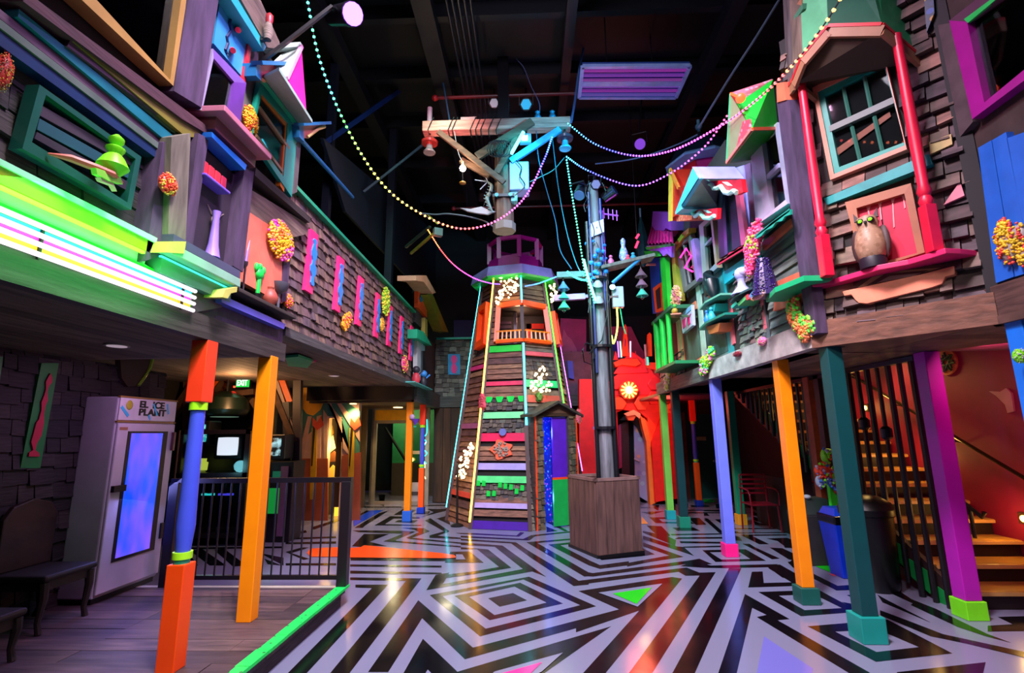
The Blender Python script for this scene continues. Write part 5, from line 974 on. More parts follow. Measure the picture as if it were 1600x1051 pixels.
for i, (f, c, lb, h) in enumerate(((.2, 'c05888', 'small pink figurine left of the bowling pin on the pole shelf', .16), (.62, '2888a8', 'small teal pot right of the bowling pin on the pole shelf', .11), (.52, 'd84060', 'small red figurine by the teal pot on the pole shelf', .09))):
    q = PP_(a.z, .05).lerp(b_, f); q = V((q.x, UY - .05, q.z + .025)); t = thing('figurine', lb, 'figurine', q); MB().lathe([(.04, 0), (.05, h * .4), (.02, h * .7)], q, n=10).build('body', paint(c), t, smooth=True); MB().ball(q + V((0, 0, h * .85)), .03).build('head', paint(c), t)
p = U(966, 463, -.05); t = thing('junction_box', 'pale grey junction box hanging beside the utility pole', 'electrical box', p); MB().bb(p + V((-.085, 0, -.17)), p + V((.09, .12, .17))).build('box', paint('9aa0b8', .4), t, bevel=.01); MB().bar(p, PP_(p.z), .03).build('arm', blackm, t); MB().path(spline([p + V((-.02, .05, -.17)), p + V((-.03, .05, -.5)), p + V((-.1, .05, -.75)), p + V((-.13, .05, -.62))], 16), .014).build('glowing_cord', emit('f0e850', 4), t); MB().path(spline([p + V((.03, .05, -.17)), p + V((.06, .05, -.45)), p + V((.1, .06, -.6))], 10), .01).build('green_cord', paint('20a070'), t)
p = U(957, 448, -.12); t = thing('flood_light', 'small cyan floodlight on the utility pole under the plank shelf', 'spotlight', p); MB().tube(p + V((0, .15, .04)), p, .04, .055, 12).build('housing', blackm, t); MB().ball(p, .045, (1, .4, 1)).build('lens', emit('90fff8', 12), t); MB().bar(p + V((0, .14, .04)), PP_(p.z + .04), .03).build('yoke', blackm, t)
def insulators(label, px, py, d, cs, n=3, s=1):
    p = U(px, py, d); t = thing('insulator_stack', label, 'insulator', p); z = 0
    for i in range(n): MB().lathe([(.02*s, 0), (.03*s, -.03*s), (.10*s, -.13*s), (.09*s, -.14*s), (.04*s, -.1*s), (.03*s, -.17*s)], p - V((0, 0, .16 * s * i)), n=14).build('bell', paint(cs[i % len(cs)], .3), t, smooth=True)
    MB().tube(p + V((0, 0, .12)), p - V((0, 0, .17 * s * n)), .012).build('pin', blackm, t); return p
p = insulators('stack of green bell insulators left of the utility pole', 880, 440, 0, ('4878a0', '3a9888', '40b888')); q = PP_(p.z + .12)
tag(MB().bar(q, V((p.x - .1, UY, p.z + .11)), .09, .09).build('wooden_crossarm', paint('387878', .5, .3)), 'short wooden crossarm carrying green insulators left of the utility pole', 'crossarm')
MB().bar(p, p, .1) if False else None
p = insulators('stack of dull red and grey bell insulators under the plank shelf', 1001, 420, 0, ('684858', '785068', '48a090'))
a, b_ = U(866, 466), U(914, 463); tag(MB().bar(a, b_, .08, .09).bar(b_, PP_(b_.z), .05).build('mauve_arm', paint('a070b0', .5)), 'mauve painted arm pointing left from the utility pole', 'crossarm')
def par(label, px, py, y, r, face, aim=(0, -1, -.5), glow=None, dots=True, arm=None):
    p = PY(px, py, y); d = V(aim).normalized(); t = thing('stage_light', label, 'stage light', p); MB().tube(p - d * .22, p, r * .85, r, 16).build('housing', blackm, t, smooth=True)
    MB().tube(p, p + d * .012, r * .9, n=6 if dots else 16).build('lens', face, t); m = MB(); z = V((0, 0, 1)); a = d.cross(z).normalized(); b_ = a.cross(d)
    m.path([p - d * .1 - a * (r + .02), p - d * .1 - a * (r + .02) + b_ * (r + .08), p - d * .1 + a * (r + .02) + b_ * (r + .08), p - d * .1 + a * (r + .02)], .012).build('yoke', blackm, t); top = p - d * .1 + b_ * (r + .08)
    if arm is not None: MB().bar(top, arm, .03).build('clamp_arm', blackm, t)
    return p
p = PY(772, 161, 9.0); par('white hexagonal stage light under the ceiling, left of its blue twin', 772, 161, 9.0, .1, emit('a8a0b0', .55), arm=(p.x, 9.1, 8.66))
p = PY(822, 163, 9.0); par('blue hexagonal stage light under the ceiling above the crossarm', 822, 163, 9.0, .12, emit('28a0d8', .9), arm=(p.x, 9.1, 8.66))
par('pale hexagonal stage light at the top of the utility pole', 931, 288, 7.7, .085, emit('8890c8', .5), (.1, -1, -.3), arm=PP_(5.7))
par('dark stage light aimed down on the left of the pole top', 905, 305, 7.75, .1, paint('5a7090', .3), (-.3, -.6, -1), dots=False, arm=PP_(5.75)); par('dark blue stage light on the right of the pole top', 960, 297, 7.8, .1, paint('203060', .3), (.8, -.6, .4), dots=False, arm=PP_(5.75))
p = PY(1000, 225, 9.5); par('small dark stage light with a violet lens in the rafters', 1000, 225, 9.5, .12, emit('8040d0', .8), (-.3, -.8, -.7), dots=False, arm=(p.x + .1, 9.5, 8.66))
# ================================================================== HANGING POWER POLE
HY = 8.2; h = lambda x, y, d=0: PY(x, y, HY + d)
HP = thing('power_pole', 'hanging wooden power pole top with a long crossarm, wound with wires', 'power pole', h(787, 362)); hw = wood(('8a6a58', '7a5c4c'), .7, (8, 8, 1.2), 'old_pole_wood')
a, b_ = h(788, 360), h(790, 232); ra = .17
MB().tube(a, V((a.x, HY, b_.z)), ra, ra * .95, 8).build('stub', hw, HP); MB().tube(a - V((0, 0, .02)), a + V((0, 0, .12)), ra * 1.18, n=8).build('end_cap', paint('8a8478', .6), HP)
xl, xr = h(662, 199, -.1), h(891, 199, -.1); za = (xl.z + xr.z) / 2; MB().bb((xl.x, HY - .22, za - .1), (xr.x, HY - .02, za + .1)).build('crossarm', wood(('f0b0a0', 'f0b0a0'), .6, (1, 8, 8), 'crossarm_wood'), HP, bevel=.012)  # pink of the red light put into the crossarm's wood colour
br = wood(('7a5a48', '866450'), .7, (2, 8, 8), 'brace_wood')
for nm_, p, q, w_, d in (('long_brace', (745, 245), (832, 190), .14, -.3), ('brace', (685, 206), (788, 285), .09, -.28), ('brace', (776, 270), (812, 208), .1, -.26), ('blue_brace', (798, 252), (875, 202), .11, -.2), ('back_brace', (720, 250), (765, 275), .1, -.15)): MB().bar(h(*p, d), h(*q, d), .06, w_).build(nm_, br if nm_ != 'blue_brace' else paint('3aa0c8', .5, .3), HP)
for x in (675, 706, 712, 740, 748, 756, 768, 780): c = h(x, 199, -.12); k = .02; MB().path([c + V((-.05, -.115, -.12)), c + V((0, -.13, 0)), c + V((.05, -.115, .12)), c + V((.06, .1, .12)), c + V((.0, .22, 0)), c + V((-.05, .1, -.13)), c + V((-.05, -.115, -.12))], .009, 5).build('wound_wire', paint('121418'), HP)
for i in range(5): c = h(772 + 4 * i, 232, -.4); MB().path([c + V((.12 * math.cos(j * .8), 0, .16 * math.sin(j * .8))) for j in range(9)], .008, 5).build('wound_wire', paint('121418'), HP)
p = h(672, 176, -.1); MB().tube((p.x, HY - .12, za + .1), (p.x, HY - .12, za + .42), .045).build('upright_pin', paint('9a90a8', .4), HP); p = h(733, 185, -.1); MB().bb((p.x - .14, HY - .2, za + .1), (p.x + .14, HY - .04, za + .16)).build('pale_block', paint('a8a8a8'), HP)
for x in (840, 863): p = h(x, 185, -.1); MB().lathe([(.05, 0), (.07, .04), (.05, .1), (.03, .12), (.05, .16), (.01, .2)], (p.x, HY - .12, za + .1)).build('pin_insulator', paint('2878a0', .3), HP, smooth=True)
MB().bar(a + V((0, 0, .55)), a + V((0, 0, .60)), .38, .38).build('strap', blackm, HP); [MB().tube(a + V((s_ * .12, -.2, .58)), a + V((s_ * .12, -.16, .58)), .035).build('bolt', paint('30b0b0', .3), HP) for s_ in (-1, 1)]
MB().bb((a.x - .1, HY - .04, b_.z), (a.x + .1, HY + .12, 8.6)).build('ceiling_drop', blackm, HP)
p0, p1 = h(796, 257, -.1), h(827, 300, -.1); t = thing('transformer_box', 'pale blue-lit transformer box strapped to the hanging pole', 'electrical box', p1); MB().bb((p0.x, HY - .2, p1.z), (p1.x, HY + .1, p0.z)).build('box', paint('a8b8e8', .4), t, bevel=.02); q = h(803, 300, -.1); MB().bb((q.x - .05, HY - .15, p1.z - .18), (q.x + .06, HY, p1.z)).build('lower_box', paint('60c8c8', .4), t)
m = MB(); m.path(spline([h(806, 250, -.25), h(815, 262, -.25), h(812, 275, -.25), h(820, 290, -.25), h(805, 305, -.25)], 20), .01, 5).build('black_cable', blackp, t)
p = h(821, 215, -.3); t = thing('flood_light', 'square floodlight with a lit cyan face under the crossarm', 'spotlight', p); MB().bb(p - V((.1, 0, .08)), p + V((.1, .1, .08))).build('housing', paint('8a90a8', .3), t); MB().bb(p - V((.06, .01, .05)), p + V((.04, .0, .04))).build('lens', emit('fff0d0', 3), t); MB().bar(p, p + V((.02, .05, .2)), .03).build('yoke', blackm, t)
for x, y, d in ((807, 228, -.26),): c = h(x, y, d); lamp('cyan_flood', 'SPOT', (c.x + .15, c.y - .5, c.z - .1), 45, (.0, .75, 1), .05, (c.x - .1, HY - .05, c.z - .3), 120, .6)
c = h(808, 226, -.36); t = thing('light_tube', 'bright cyan glowing tube inside the hanging pole braces', 'lamp', c); MB().tube(h(799, 240, -.36), h(818, 206, -.36), .028).build('tube', emit('50e8ff', 7), t); MB().bar(h(808, 224, -.36), h(806, 224, -.1), .03).build('bracket', blackm, t)
p = h(723, 263, -.3); t = thing('hanging_bulb', 'bright warm bare bulb dangling from the crossarm', 'light bulb', p); MB().ball(p, .055).build('bulb', emit('ffe8c8', 40), t); MB().tube(p + V((0, 0, .05)), p + V((0, 0, .13)), .025).build('socket', paint('a08060', .3), t); MB().path(spline([p + V((0, 0, .12)), h(716, 238, -.3), h(710, 205, -.25)], 10), .006, 5).build('cord', paint('a0a0a8'), t); MB().ball(p - V((0, 0, .27)), .05, (1.2, 1, .6)).build('amber_drop', paint('c07828', .3), t); MB().tube(p, p - V((0, 0, .27)), .004).build('wire', blackm, t)
lamp('bulb_glow', 'POINT', tuple(p + V((0, -.12, 0))), 14, (1, .75, .5), .05)
for x, y, c, lb in ((672, 222, ('8a2a28', '7a7078'), 'red-brown and grey disc insulator under the left end of the crossarm'), (882, 222, ('5a3a48', '48b8d8'), 'ringed disc insulator with a cyan bell under the right end of the crossarm')):
    p = h(x, y - 18, -.1); p = V((p.x, HY - .12, za - .1)); t = thing('disc_insulator', lb, 'insulator', p); MB().tube(p, p - V((0, 0, .06)), .02).build('pin', blackm, t); MB().lathe([(.03, 0), (.07, -.04), (.15, -.12), (.14, -.16), (.06, -.15), (.05, -.2)], p - V((0, 0, .04)), n=20).build('disc', paint(c[0], .25), t, smooth=True); MB().lathe([(.05, 0), (.06, -.1), (.11, -.16), (.10, -.18), (.03, -.17)], p - V((0, 0, .2)), n=18).build('bell', paint(c[1], .3), t, smooth=True)
p = h(768, 320, -.1); t = thing('lizard_ornament', 'spiny green-grey lizard ornament clinging left of the hanging pole', 'ornament', p); sc = paint('7a8a80', .5); C0 = [h(*q, -.12) for q in ((762, 284), (768, 290), (766, 300), (761, 310), (765, 322), (770, 332))]
MB().path(spline(C0, 24), .03, 8, [.012 + .025 * math.sin(i / 23 * 3.14) for i in range(24)]).build('body', sc, t, smooth=True); [MB().bar(C0[0], h(*q, -.12), .015).build('antler', paint('8a90a8'), t) for q in ((742, 281), (758, 274), (750, 296))]; m = MB()
for q in spline(C0, 12): m.bar(q, q + V((-.06, -.02, .02)), .012)
m.build('spines', sc, t); MB().bar(C0[2], a + V((0, 0, .75)), .02).build('peg', blackm, t)
t = thing('ray_fish', 'pale flat ray-shaped ornament hanging left of the pole stub', 'ornament', h(748, 330, -.1)); MB().prism([h(*q, -.1) for q in ((718, 324), (735, 326), (752, 322), (762, 327), (775, 330), (762, 335), (745, 333), (730, 330))], (0, .04, 0)).build('body', paint('b0aaa8', .4), t, bevel=.01); MB().tube(h(755, 323, -.08), h(765, 300, -.08), .005).build('wire', blackm, t); MB().bar(h(768, 331, -.08), h(780, 334, 0), .02).build('peg', blackm, t)
# louvred ceiling light panel
P = [FL(*q, 7.5) for q in ((910, 104), (1078, 103), (1056, 152), (905, 152))]; t = thing('louvre_panel', 'pale blue louvred fluorescent fixture hanging from the black ceiling', 'ceiling light', P[0].lerp(P[2], .5)); fm = paint('9ab8f0', .3)
for i in range(4): MB().bar(P[i], P[(i+1) % 4], .06, .05).build('frame', fm, t)
for f, c in ((.12, 'b040c0'), (.27, '9048c8'), (.42, 'a050b8'), (.62, '8a58d8'), (.77, 'a040c0'), (.9, '7060c8')): MB().bar(P[0].lerp(P[3], f), P[1].lerp(P[2], f), .045, .03).build('tube', emit(c, .3), t)
MB().bar(P[0].lerp(P[3], .52), P[1].lerp(P[2], .52), .12, .04).build('centre_bar', fm, t); MB().prism([p + V((0, 0, .05)) for p in P], (0, 0, .03)).build('back_plate', paint('3050a0', .4), t); [MB().tube(P[0].lerp(P[2], f) + V((0, 0, .05)), P[0].lerp(P[2], f) + V((0, 0, 1.1)), .01).build('hanger', blackm, t) for f in (.25, .75)]
# ================================================================== STRING LIGHTS
def hue(h_, s_=.75): r, g, b_ = colorsys.hsv_to_rgb(h_ % 1, s_, 1); return '%02x%02x%02x' % (int(r*255), int(g*255), int(b_*255))
def string(label, pts, n, h0, h1, r=.016, st=7, hs=None, start=0.0):
    C = spline(pts, 200); L = [0]
    for a, b_ in zip(C, C[1:]): L.append(L[-1] + (b_ - a).length)
    t = thing('string_lights', label, 'string lights', C[100], 'rainbow string lights'); MB().path(spline(pts, 40), .006, 5).build('cord', paint('303038'), t); protos = {}
    k = 0
    for i in range(n):
        d = L[-1] * (i + .5) / n
        while L[k + 1] < d: k += 1
        p = C[k].lerp(C[k + 1], (d - L[k]) / (L[k+1] - L[k])); f = i / (n - 1)
        if hs: x = f * (len(hs) - 1); j = min(int(x), len(hs) - 2); hh = hs[j] + (hs[j+1] - hs[j]) * (x - j)
        else: hh = h0 + (h1 - h0) * f
        hh = round(hh * 24) / 24
        if hh not in protos: protos[hh] = (MB().ball(p, r, sub=1).build('bulb', emit(hue(hh, .72), st, False), t), p.copy())
        else: o, c0 = protos[hh]; d_ = o.copy(); COL.objects.link(d_); d_.parent = t; d_.location = o.location + (p - c0)
    return t
def pts3(P, y0, y1):
    n = len(P) - 1
    if isinstance(y1, list): return [PY(x, y, q) for (x, y), q in zip(P, y1)]
    return [PY(x, y, y0 + (y1 - y0) * i / n) for i, (x, y) in enumerate(P)]
string('longest string of lights, sweeping green to orange to violet from upper left', pts3(((478, -12), (500, 95), (545, 205), (600, 290), (660, 335), (720, 357), (775, 345), (820, 308), (850, 250), (863, 213)), 4.8, 7.95), 96, 0, 0, .017, hs=(.45, .42, .5, .3, .19, .13, .06, 0, -.06, -.12, -.2, -.27, -.36, -.38))
string('string of lights from the crossarm up to the upper right, blue to pink to orange', pts3(((886, 192), (930, 225), (990, 243), (1050, 235), (1120, 200), (1180, 158), (1240, 100), (1290, 35), (1318, -10)), 8.0, [8, 7.6, 7, 6.2, 5.2, 4.4, 3.7, 3.25, 3.05]), 84, 0, 0, .015, hs=(.52, .62, .7, .78, .82, .88, .95, 1.02, 1.08))
string('string of lights from the cyan insulator to the green dormer, blue to purple', pts3(((884, 244), (920, 267), (990, 290), (1045, 272), (1100, 230), (1138, 178), (1157, 153)), 8.0, 6.0), 62, 0, 0, .015, hs=(.54, .64, .7, .74, .8, .9, 1.0))
string('steep string of lights running down to the utility pole, cyan to green', pts3(((885, 248), (893, 300), (903, 360), (913, 420), (924, 458), (930, 475)), 7.95, 7.6), 48, 0, 0, .015, hs=(.5, .48, .42, .4, .45))
string('short string of lights from the left bracket to the lighthouse, orange to violet', pts3(((668, 358), (690, 392), (712, 416), (740, 434), (765, 442), (782, 444)), 9.3, 9.8), 56, 0, 0, .013, hs=(.08, .03, -.03, -.12, -.2, -.3))
string('short blue string of lights between lighthouse and utility pole', pts3(((820, 447), (840, 443), (862, 435), (882, 427)), 9.5, 7.9), 30, .62, .56, .013)
t = thing('light_rope', 'thick glowing green-cyan light rope on the utility pole', 'light rope', U(925, 440)); MB().path(spline([U(*q, -.3) for q in ((912, 405), (917, 425), (922, 443), (931, 470))], 16), .018, 8).build('rope', emit('50ffb0', 8), t); MB().path(spline([U(*q, -.3) for q in ((886, 424), (897, 432), (910, 437), (924, 437))], 16), .016, 8).build('side_rope', emit('30f0e0', 6), t); MB().bar(U(924, 437, -.3), PP_(U(924, 437).z), .02).build('clip', blackm, t)
c = U(915, 445, -.6); lamp('rope_glow', 'POINT', tuple(c), 14, (.1, 1, .75), .1)
# loose cables
def cable(label, P, y0, y1, c='384a68', r=.008, group=None): return tag(MB().path(spline(pts3(P, y0, y1), 36), r, 5).build('cable', paint(c, .4)), label, 'cable', group)
cable('kinked pale cable dropping from the ceiling to the crossarm', ((818, -8), (803, 16), (804, 60), (805, 88), (818, 105), (830, 135), (843, 163), (841, 188)), 8.3, 8.15, '6a70a0')
cable('bundle of blue cables hanging from the ceiling to the right end of the crossarm', ((930, -8), (920, 40), (912, 75), (905, 110), (898, 160), (892, 192)), 8.0, 8.1, '4a78b8', .022)
cable('straight grey cable from the ceiling to the red turret top', ((1222, -8), (1180, 60), (1146, 112), (1116, 160), (1092, 200)), 6.5, 7.6, '7a88a0', .018)
cable('thin blue cable from the ceiling to the crossarm, left part', ((655, -8), (675, 60), (690, 118), (703, 190)), 8.3, 8.15, '285878', .014)
cable('slack teal cable from the crossarm to the green insulators', ((838, 205), (842, 250), (855, 300), (868, 345), (875, 390), (893, 420)), 8.1, 7.8, '2a6a88')
cable('long teal cable beside the steep string of lights', ((863, 215), (872, 290), (885, 360), (900, 410), (912, 432)), 8.1, 7.75, '288898')
cable('thin green cable from the cyan insulator to the transformer box', ((882, 246), (865, 265), (845, 276), (828, 284)), 8.1, 8.05, '209890')
cable('drooping white cable at left from the roof bracket to the hanging pole', ((655, 333), (680, 335), (700, 334), (730, 338), (758, 346), (772, 355)), 8.6, 8.2, '787888', .013)
cable('pale cable running right from the crossarm toward the red turret', ((930, 256), (980, 250), (1020, 240), (1060, 225), (1090, 210)), 8.1, 7.6, '5a7898', .012)
t = thing('ceiling_brace', 'long dark blue brace rising from left toward the ceiling', 'brace', PY(560, 170, 9)); MB().bar(PY(505, 225, 7.5), PY(655, 120, 9.6), .08).build('tube', paint('14306a', .4), t)
t = thing('ceiling_brace', 'thin grey brace joining the far left wall to the rafters', 'brace', PY(600, 260, 9)); MB().bar(PY(568, 300, 8.6), PY(700, 195, 9.2), .04).build('tube', paint('344a58', .4), t)
t = thing('light_bracket', 'olive bracket frame with a small square floodlight at far left', 'bracket', PY(660, 380, 9.3)); MB().bar(PY(634, 386, 9.9), PY(672, 354, 9.3), .05).build('arm', paint('384038', .4), t); MB().bar(PY(642, 396, 9.9), PY(676, 366, 9.3), .045).build('lower_arm', paint('8a7a28', .4), t); MB().box(PY(684, 363, 9.3), (.17, .12, .15), .5).build('flood_head', paint('7a8488', .3), t); MB().bar(PY(668, 335, 9.3), PY(684, 350, 9.3), .03).build('hook', paint('a0a028', .4), t)
struct(MB().bb((-3.0, 9.9, 2.75), (-2.85, 10.05, 8.4)).build('trim_130', paint('101626', .5))); struct(MB().bb((-3.4, 7.6, 2.7), (-3.28, 7.72, 8.4)).build('trim_131', paint('101626', .5)))
t = thing('wall_panel', 'long slanting dark panel high on the far left above the shingle wall', 'panel', (-3.2, 8, 6)); MB().prism([PX(*q, -3.1) for q in ((505, 215), (700, 380), (700, 500), (540, 330))], (-.05, 0, 0)).build('board', paint('14202e', .6), t)
lamp('purple_pole_light', 'POINT', (1.75, 8.3, 4.9), 16, (.65, .1, 1), .08); lamp('blue_pole_light', 'POINT', (.75, 7.2, 5.1), 16, (.1, .3, 1), .08)
# ================================================================== RIGHT REAR: RED ARCH
AY_ = 12.75; r_ = lambda x, y, d=0: PY(x, y, AY_ + d)
t = thing('red_arch', 'fiery red and orange stepped arch with hexagon tiles, a sunburst lamp and spires', 'arch', (2.6, 12.8, 0))
def lay(nm_, pts, c, d=0, th=.12, bev=0): return MB().prism([r_(*q, d) for q in pts], (0, th, 0)).build(nm_, paint(c, .45) if isinstance(c, str) else c, t, bevel=bev)
red = 'f01c14'
lay('left_pier', ((905, 592), (938, 592), (944, 640), (944, 790), (905, 790)), 'e81820', -.2, .3); lay('left_pier', ((936, 600), (964, 610), (968, 792), (938, 792)), 'd01018', 0, .3)
lay('right_pier', ((1018, 690), (1038, 640), (1056, 640), (1062, 778), (1024, 784)), red, -.25, .4)
lay('arch_head', ((940, 600), (960, 592), (1010, 592), (1050, 612), (1056, 650), (1040, 690), (1026, 672), (1014, 656), (1000, 644), (975, 640), (958, 646), (944, 650)), 'f02818', -.1, .3)
for d, pts, c in ((-.14, ((1012, 650), (1022, 662), (1034, 684), (1034, 700), (1026, 706), (1018, 690), (1012, 672)), 'ff4a18'), (-.18, ((1006, 652), (1014, 662), (1016, 676), (1026, 700), (1028, 784), (1020, 788), (1018, 700), (1008, 676)), 'ff5a18'), (-.22, ((1000, 648), (1008, 656), (1012, 668), (1016, 690), (1022, 786), (1016, 790), (1010, 690), (1004, 668)), 'ff7a28')): lay('stepped_edge', pts, c, d, .25)
lay('tier', ((945, 600), (965, 584), (985, 560), (1008, 560), (1022, 584), (1040, 600), (1044, 616), (945, 618)), 'e82434', -.12, .2, .01); lay('tier', ((958, 584), (970, 566), (986, 548), (1004, 560), (1014, 582)), 'd82038', -.16, .2, .01)
lay('brim', ((958, 566), (972, 560), (996, 560), (1002, 568), (994, 572), (972, 570), (962, 573)), 'ff4a1c', -.26, .3, .01)
for cx, cy, rr, c in ((983, 609, 16, 'f03a20'), (968, 630, 11, 'ff5a28'), (1003, 630, 12, 'ff4a20'), (950, 628, 10, 'f03018'), (1022, 622, 11, 'f02818'), (1022, 600, 10, 'e02030'), (962, 600, 9, 'd82030'), (986, 650, 8, 'ff6a30')): lay('hexagon_tile', [(cx + rr * math.cos(math.radians(60*i)), cy + rr * math.sin(math.radians(60*i))) for i in range(6)], c, -.2 if rr < 16 else -.28, .12, .01)
c0 = r_(983, 609, -.3); m = MB()
for i in range(12): a = i * math.pi / 6; d = V((math.cos(a), 0, math.sin(a))); m.bar(c0 + d * .09, c0 + d * .2, .02, .03)
m.build('sun_rays', emit('f0e850', 5), t); MB().ball(c0, .085, (1, .5, 1)).build('sun_core', emit('fff8c0', 14), t); MB().lathe([(.24, 0), (.24, .02)], c0 + V((0, .05, 0)), (0, 1, 0), 12).build('sun_plate', paint('c86018', .4), t)
lay('spire', ((975, 510), (977, 506), (979, 510), (983, 556), (972, 556)), 'ff5018', -.2, .1); lay('spire_slot', ((976.4, 528), (978, 532), (977.5, 542), (976, 540)), '6a1a80', -.21, .02)
for x, c in ((967, 'c070f0'), (971, 'a0f0c0'), (985, 'f0b0e8')): MB().tube(r_(x, 558, -.15), r_(x - (2 if x < 980 else 0), 533, -.15), .018).build('spire_light', emit(c, 2), t)
for x in (962, 993): MB().prism([r_(x - 4, 562, -.1), r_(x + 4, 562, -.1), r_(x, 548, -.1)], (0, .05, 0)).build('small_spike', paint('e02030'), t)
lay('second_spire', ((1012, 522), (1015, 519), (1018, 522), (1019, 556), (1011, 556)), 'ff5a18', -.1, .1); lay('second_brim', ((1002, 574), (1012, 566), (1026, 566), (1028, 578)), 'f04028', -.14, .2); lay('second_tower', ((1006, 578), (1028, 576), (1034, 604), (1002, 604)), 'b82030', -.05, .2)
MB().tube(r_(1010, 570, -.2), r_(1008, 538, -.2), .03).build('silver_rod', paint('a0a0b0', .3), t); MB().tube(r_(1012, 570, -.2), r_(1011, 558, -.2), .03).build('green_light', emit('30f0a0', 2), t)
lay('pale_crescent', ((975, 646), (990, 640), (1001, 646), (1000, 654), (992, 648), (980, 650)), 'ffb080', -.25, .05)
lay('dark_passage', ((944, 640), (1012, 640), (1020, 792), (944, 796)), darkin, .5, .05)
lay('passage_curtain', ((970, 662), (982, 656), (984, 744), (972, 746)), '3a1020', .4, .05); lay('pink_curtain', ((966, 664), (970, 662), (972, 730), (967, 732)), 'a02868', .35, .05)
wd = lay('white_door', ((990, 656), (1003, 662), (1012, 678), (1020, 700), (1020, 788), (993, 772)), speckle('a8a0d0', ('c0b8e0', '9890d0', 'e0a890', 'b0c0d8'), 5, lo=.3), .3, .05); MB().bar(r_(991, 716, .25), r_(999, 720, .25), .04).build('door_bar', paint('c8c8e0', .3), wd)
lay('black_hat', ((968, 656), (976, 648), (977, 640), (985, 636), (992, 641), (994, 650), (1006, 652), (1004, 664), (1010, 676), (1002, 682), (996, 668), (985, 656)), '1a1014', .2, .06)
lay('antler_ornament', ((1036, 628), (1044, 632), (1052, 626), (1054, 634), (1044, 640), (1050, 644), (1040, 646), (1036, 640)), 'ff8040', -.3, .05)
lamp('arch_red_light', 'POINT', (2.2, 11.5, 3.3), 62, (1, .12, .08), .3); lamp('arch_red_light', 'POINT', (3.1, 11.7, 2.3), 22, (1, .12, .08), .3); lamp('sun_lamp', 'POINT', tuple(c0 + V((0, -.3, 0))), 3, (1, .6, .2), .1)
# back wall pieces above
struct(MB().bb((.3, 14.69, 0), (4.2, 14.8, 5.1)).build('wall_back_loft', paint('0c0a12', .8)))
decor('pink_mural', 'magenta painted board with a pale horned creature shape, behind the lighthouse', 'mural', paint('c0187a', .5), ((876, 497), (916, 499), (916, 566), (872, 566)), YP(14.6), 0, .1)
t = thing('creature_cutout', 'pink horned creature cut-out on the magenta board behind the lighthouse', 'cutout', PY(890, 565, 14.56)); MB().prism([PY(*q, 14.56) for q in ((876, 566), (878, 530), (881, 514), (886, 524), (893, 530), (901, 545), (903, 566))], (0, .06, 0)).build('body', paint('e05898', .5), t); MB().prism([PY(*q, 14.53) for q in ((886, 566), (887, 552), (893, 548), (898, 556), (898, 566))], (0, .04, 0)).build('red_eye', paint('a01838', .5), t)
for i, (pts, c, lb) in enumerate((((( 946, 510), (986, 510), (1000, 540), (1006, 550), (1006, 562), (946, 562)), 'd83068', 'rounded crimson painted board behind the red arch spire'), (((944, 524), (964, 522), (968, 562), (944, 562)), '3a18a8', 'violet painted board to the left of the red arch spire'), )): decor('painted_wall', lb, 'mural', paint(c, .5), pts, YP(14.4 - .1 * i if i < 2 else 14.7), 0, .06)
decor('wall_art', 'narrow blue and magenta panel on the wall right of the lighthouse', 'panel', paint('2848d0', .5), ((886, 563), (895, 564), (897, 592), (889, 590)), YP(13.0), 0, .1)
# dark green door and side wall
struct(MB().bb((3.4, 13.85, 0), (5.4, 14.0, 2.6)).build('wall_back_right', paint('3a2420', .7)))
d = bpy.data.objects.new('door_1', None); COL.objects.link(d); p = PY(1085, 778, 13.7); d.location = (4.6, 13.7, 0); struct(d); a, b_ = PY(1070, 652, 13.7), PY(1128, 652, 13.7)
MB().bb((a.x, 13.72, 0), (b_.x, 13.78, 2.15)).build('leaf', paint('0c4444', .5), d); MB().bb((a.x - .12, 13.7, 0), (a.x, 13.84, 2.2)).build('jamb', paint('7a4038', .6, .3), d); q = PY(1096, 685, 13.66); MB().bb(q - V((.12, 0, .05)), q + V((.12, .04, .05))).build('door_plate', paint('8a9a78', .4), d); q = PY(1116, 720, 13.66); MB().ball(q, .04).bar(q, q + V((0, .1, 0)), .03).build('handle', paint('b0a890', .3, metal=1), d)
struct(MB().bb((5.3, -1.4, 0), (5.5, 13.9, 3.4)).build('wall_stair_red', paint('8c0a38', .55, .1)))
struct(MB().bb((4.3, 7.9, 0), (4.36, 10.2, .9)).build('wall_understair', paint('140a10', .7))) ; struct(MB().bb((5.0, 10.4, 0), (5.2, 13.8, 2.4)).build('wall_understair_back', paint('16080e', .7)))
# ================================================================== STAIRS
ST = thing('staircase', 'staircase with golden treads rising along the red wall behind black bars', 'staircase', (4.65, 5.2, 0)); NST = 16; run, rise, sy0 = .30, .17, 5.35
gold = paint('b8863a', .3, .2); 
for i in range(NST):
    y = sy0 + i * run; z = (i + 1) * rise
    MB().bb((4.12, y - .03, z - .045), (5.29, y + run + .02, z)).build('tread', gold, ST, bevel=.006); MB().bb((4.14, y, z - rise), (5.28, y + .03, z - .045)).build('riser', paint('1a0f0c', .5), ST); MB().bb((4.12, y - .04, z - .04), (5.29, y - .028, z - .008)).build('nosing_edge', paint('d8a860', .3), ST)
MB().prism([V((4.12, sy0, 0)), V((4.12, sy0 + .3, 0)), V((4.12, sy0 + NST*run, NST*rise - .35)), V((4.12, sy0 + NST*run, NST*rise)), V((4.12, sy0, .17))], (-.05, 0, 0)).build('stringer', paint('2c1c1e', .5), ST)
g = MB()
for i in range(1, 5): y = sy0 + i*run; 
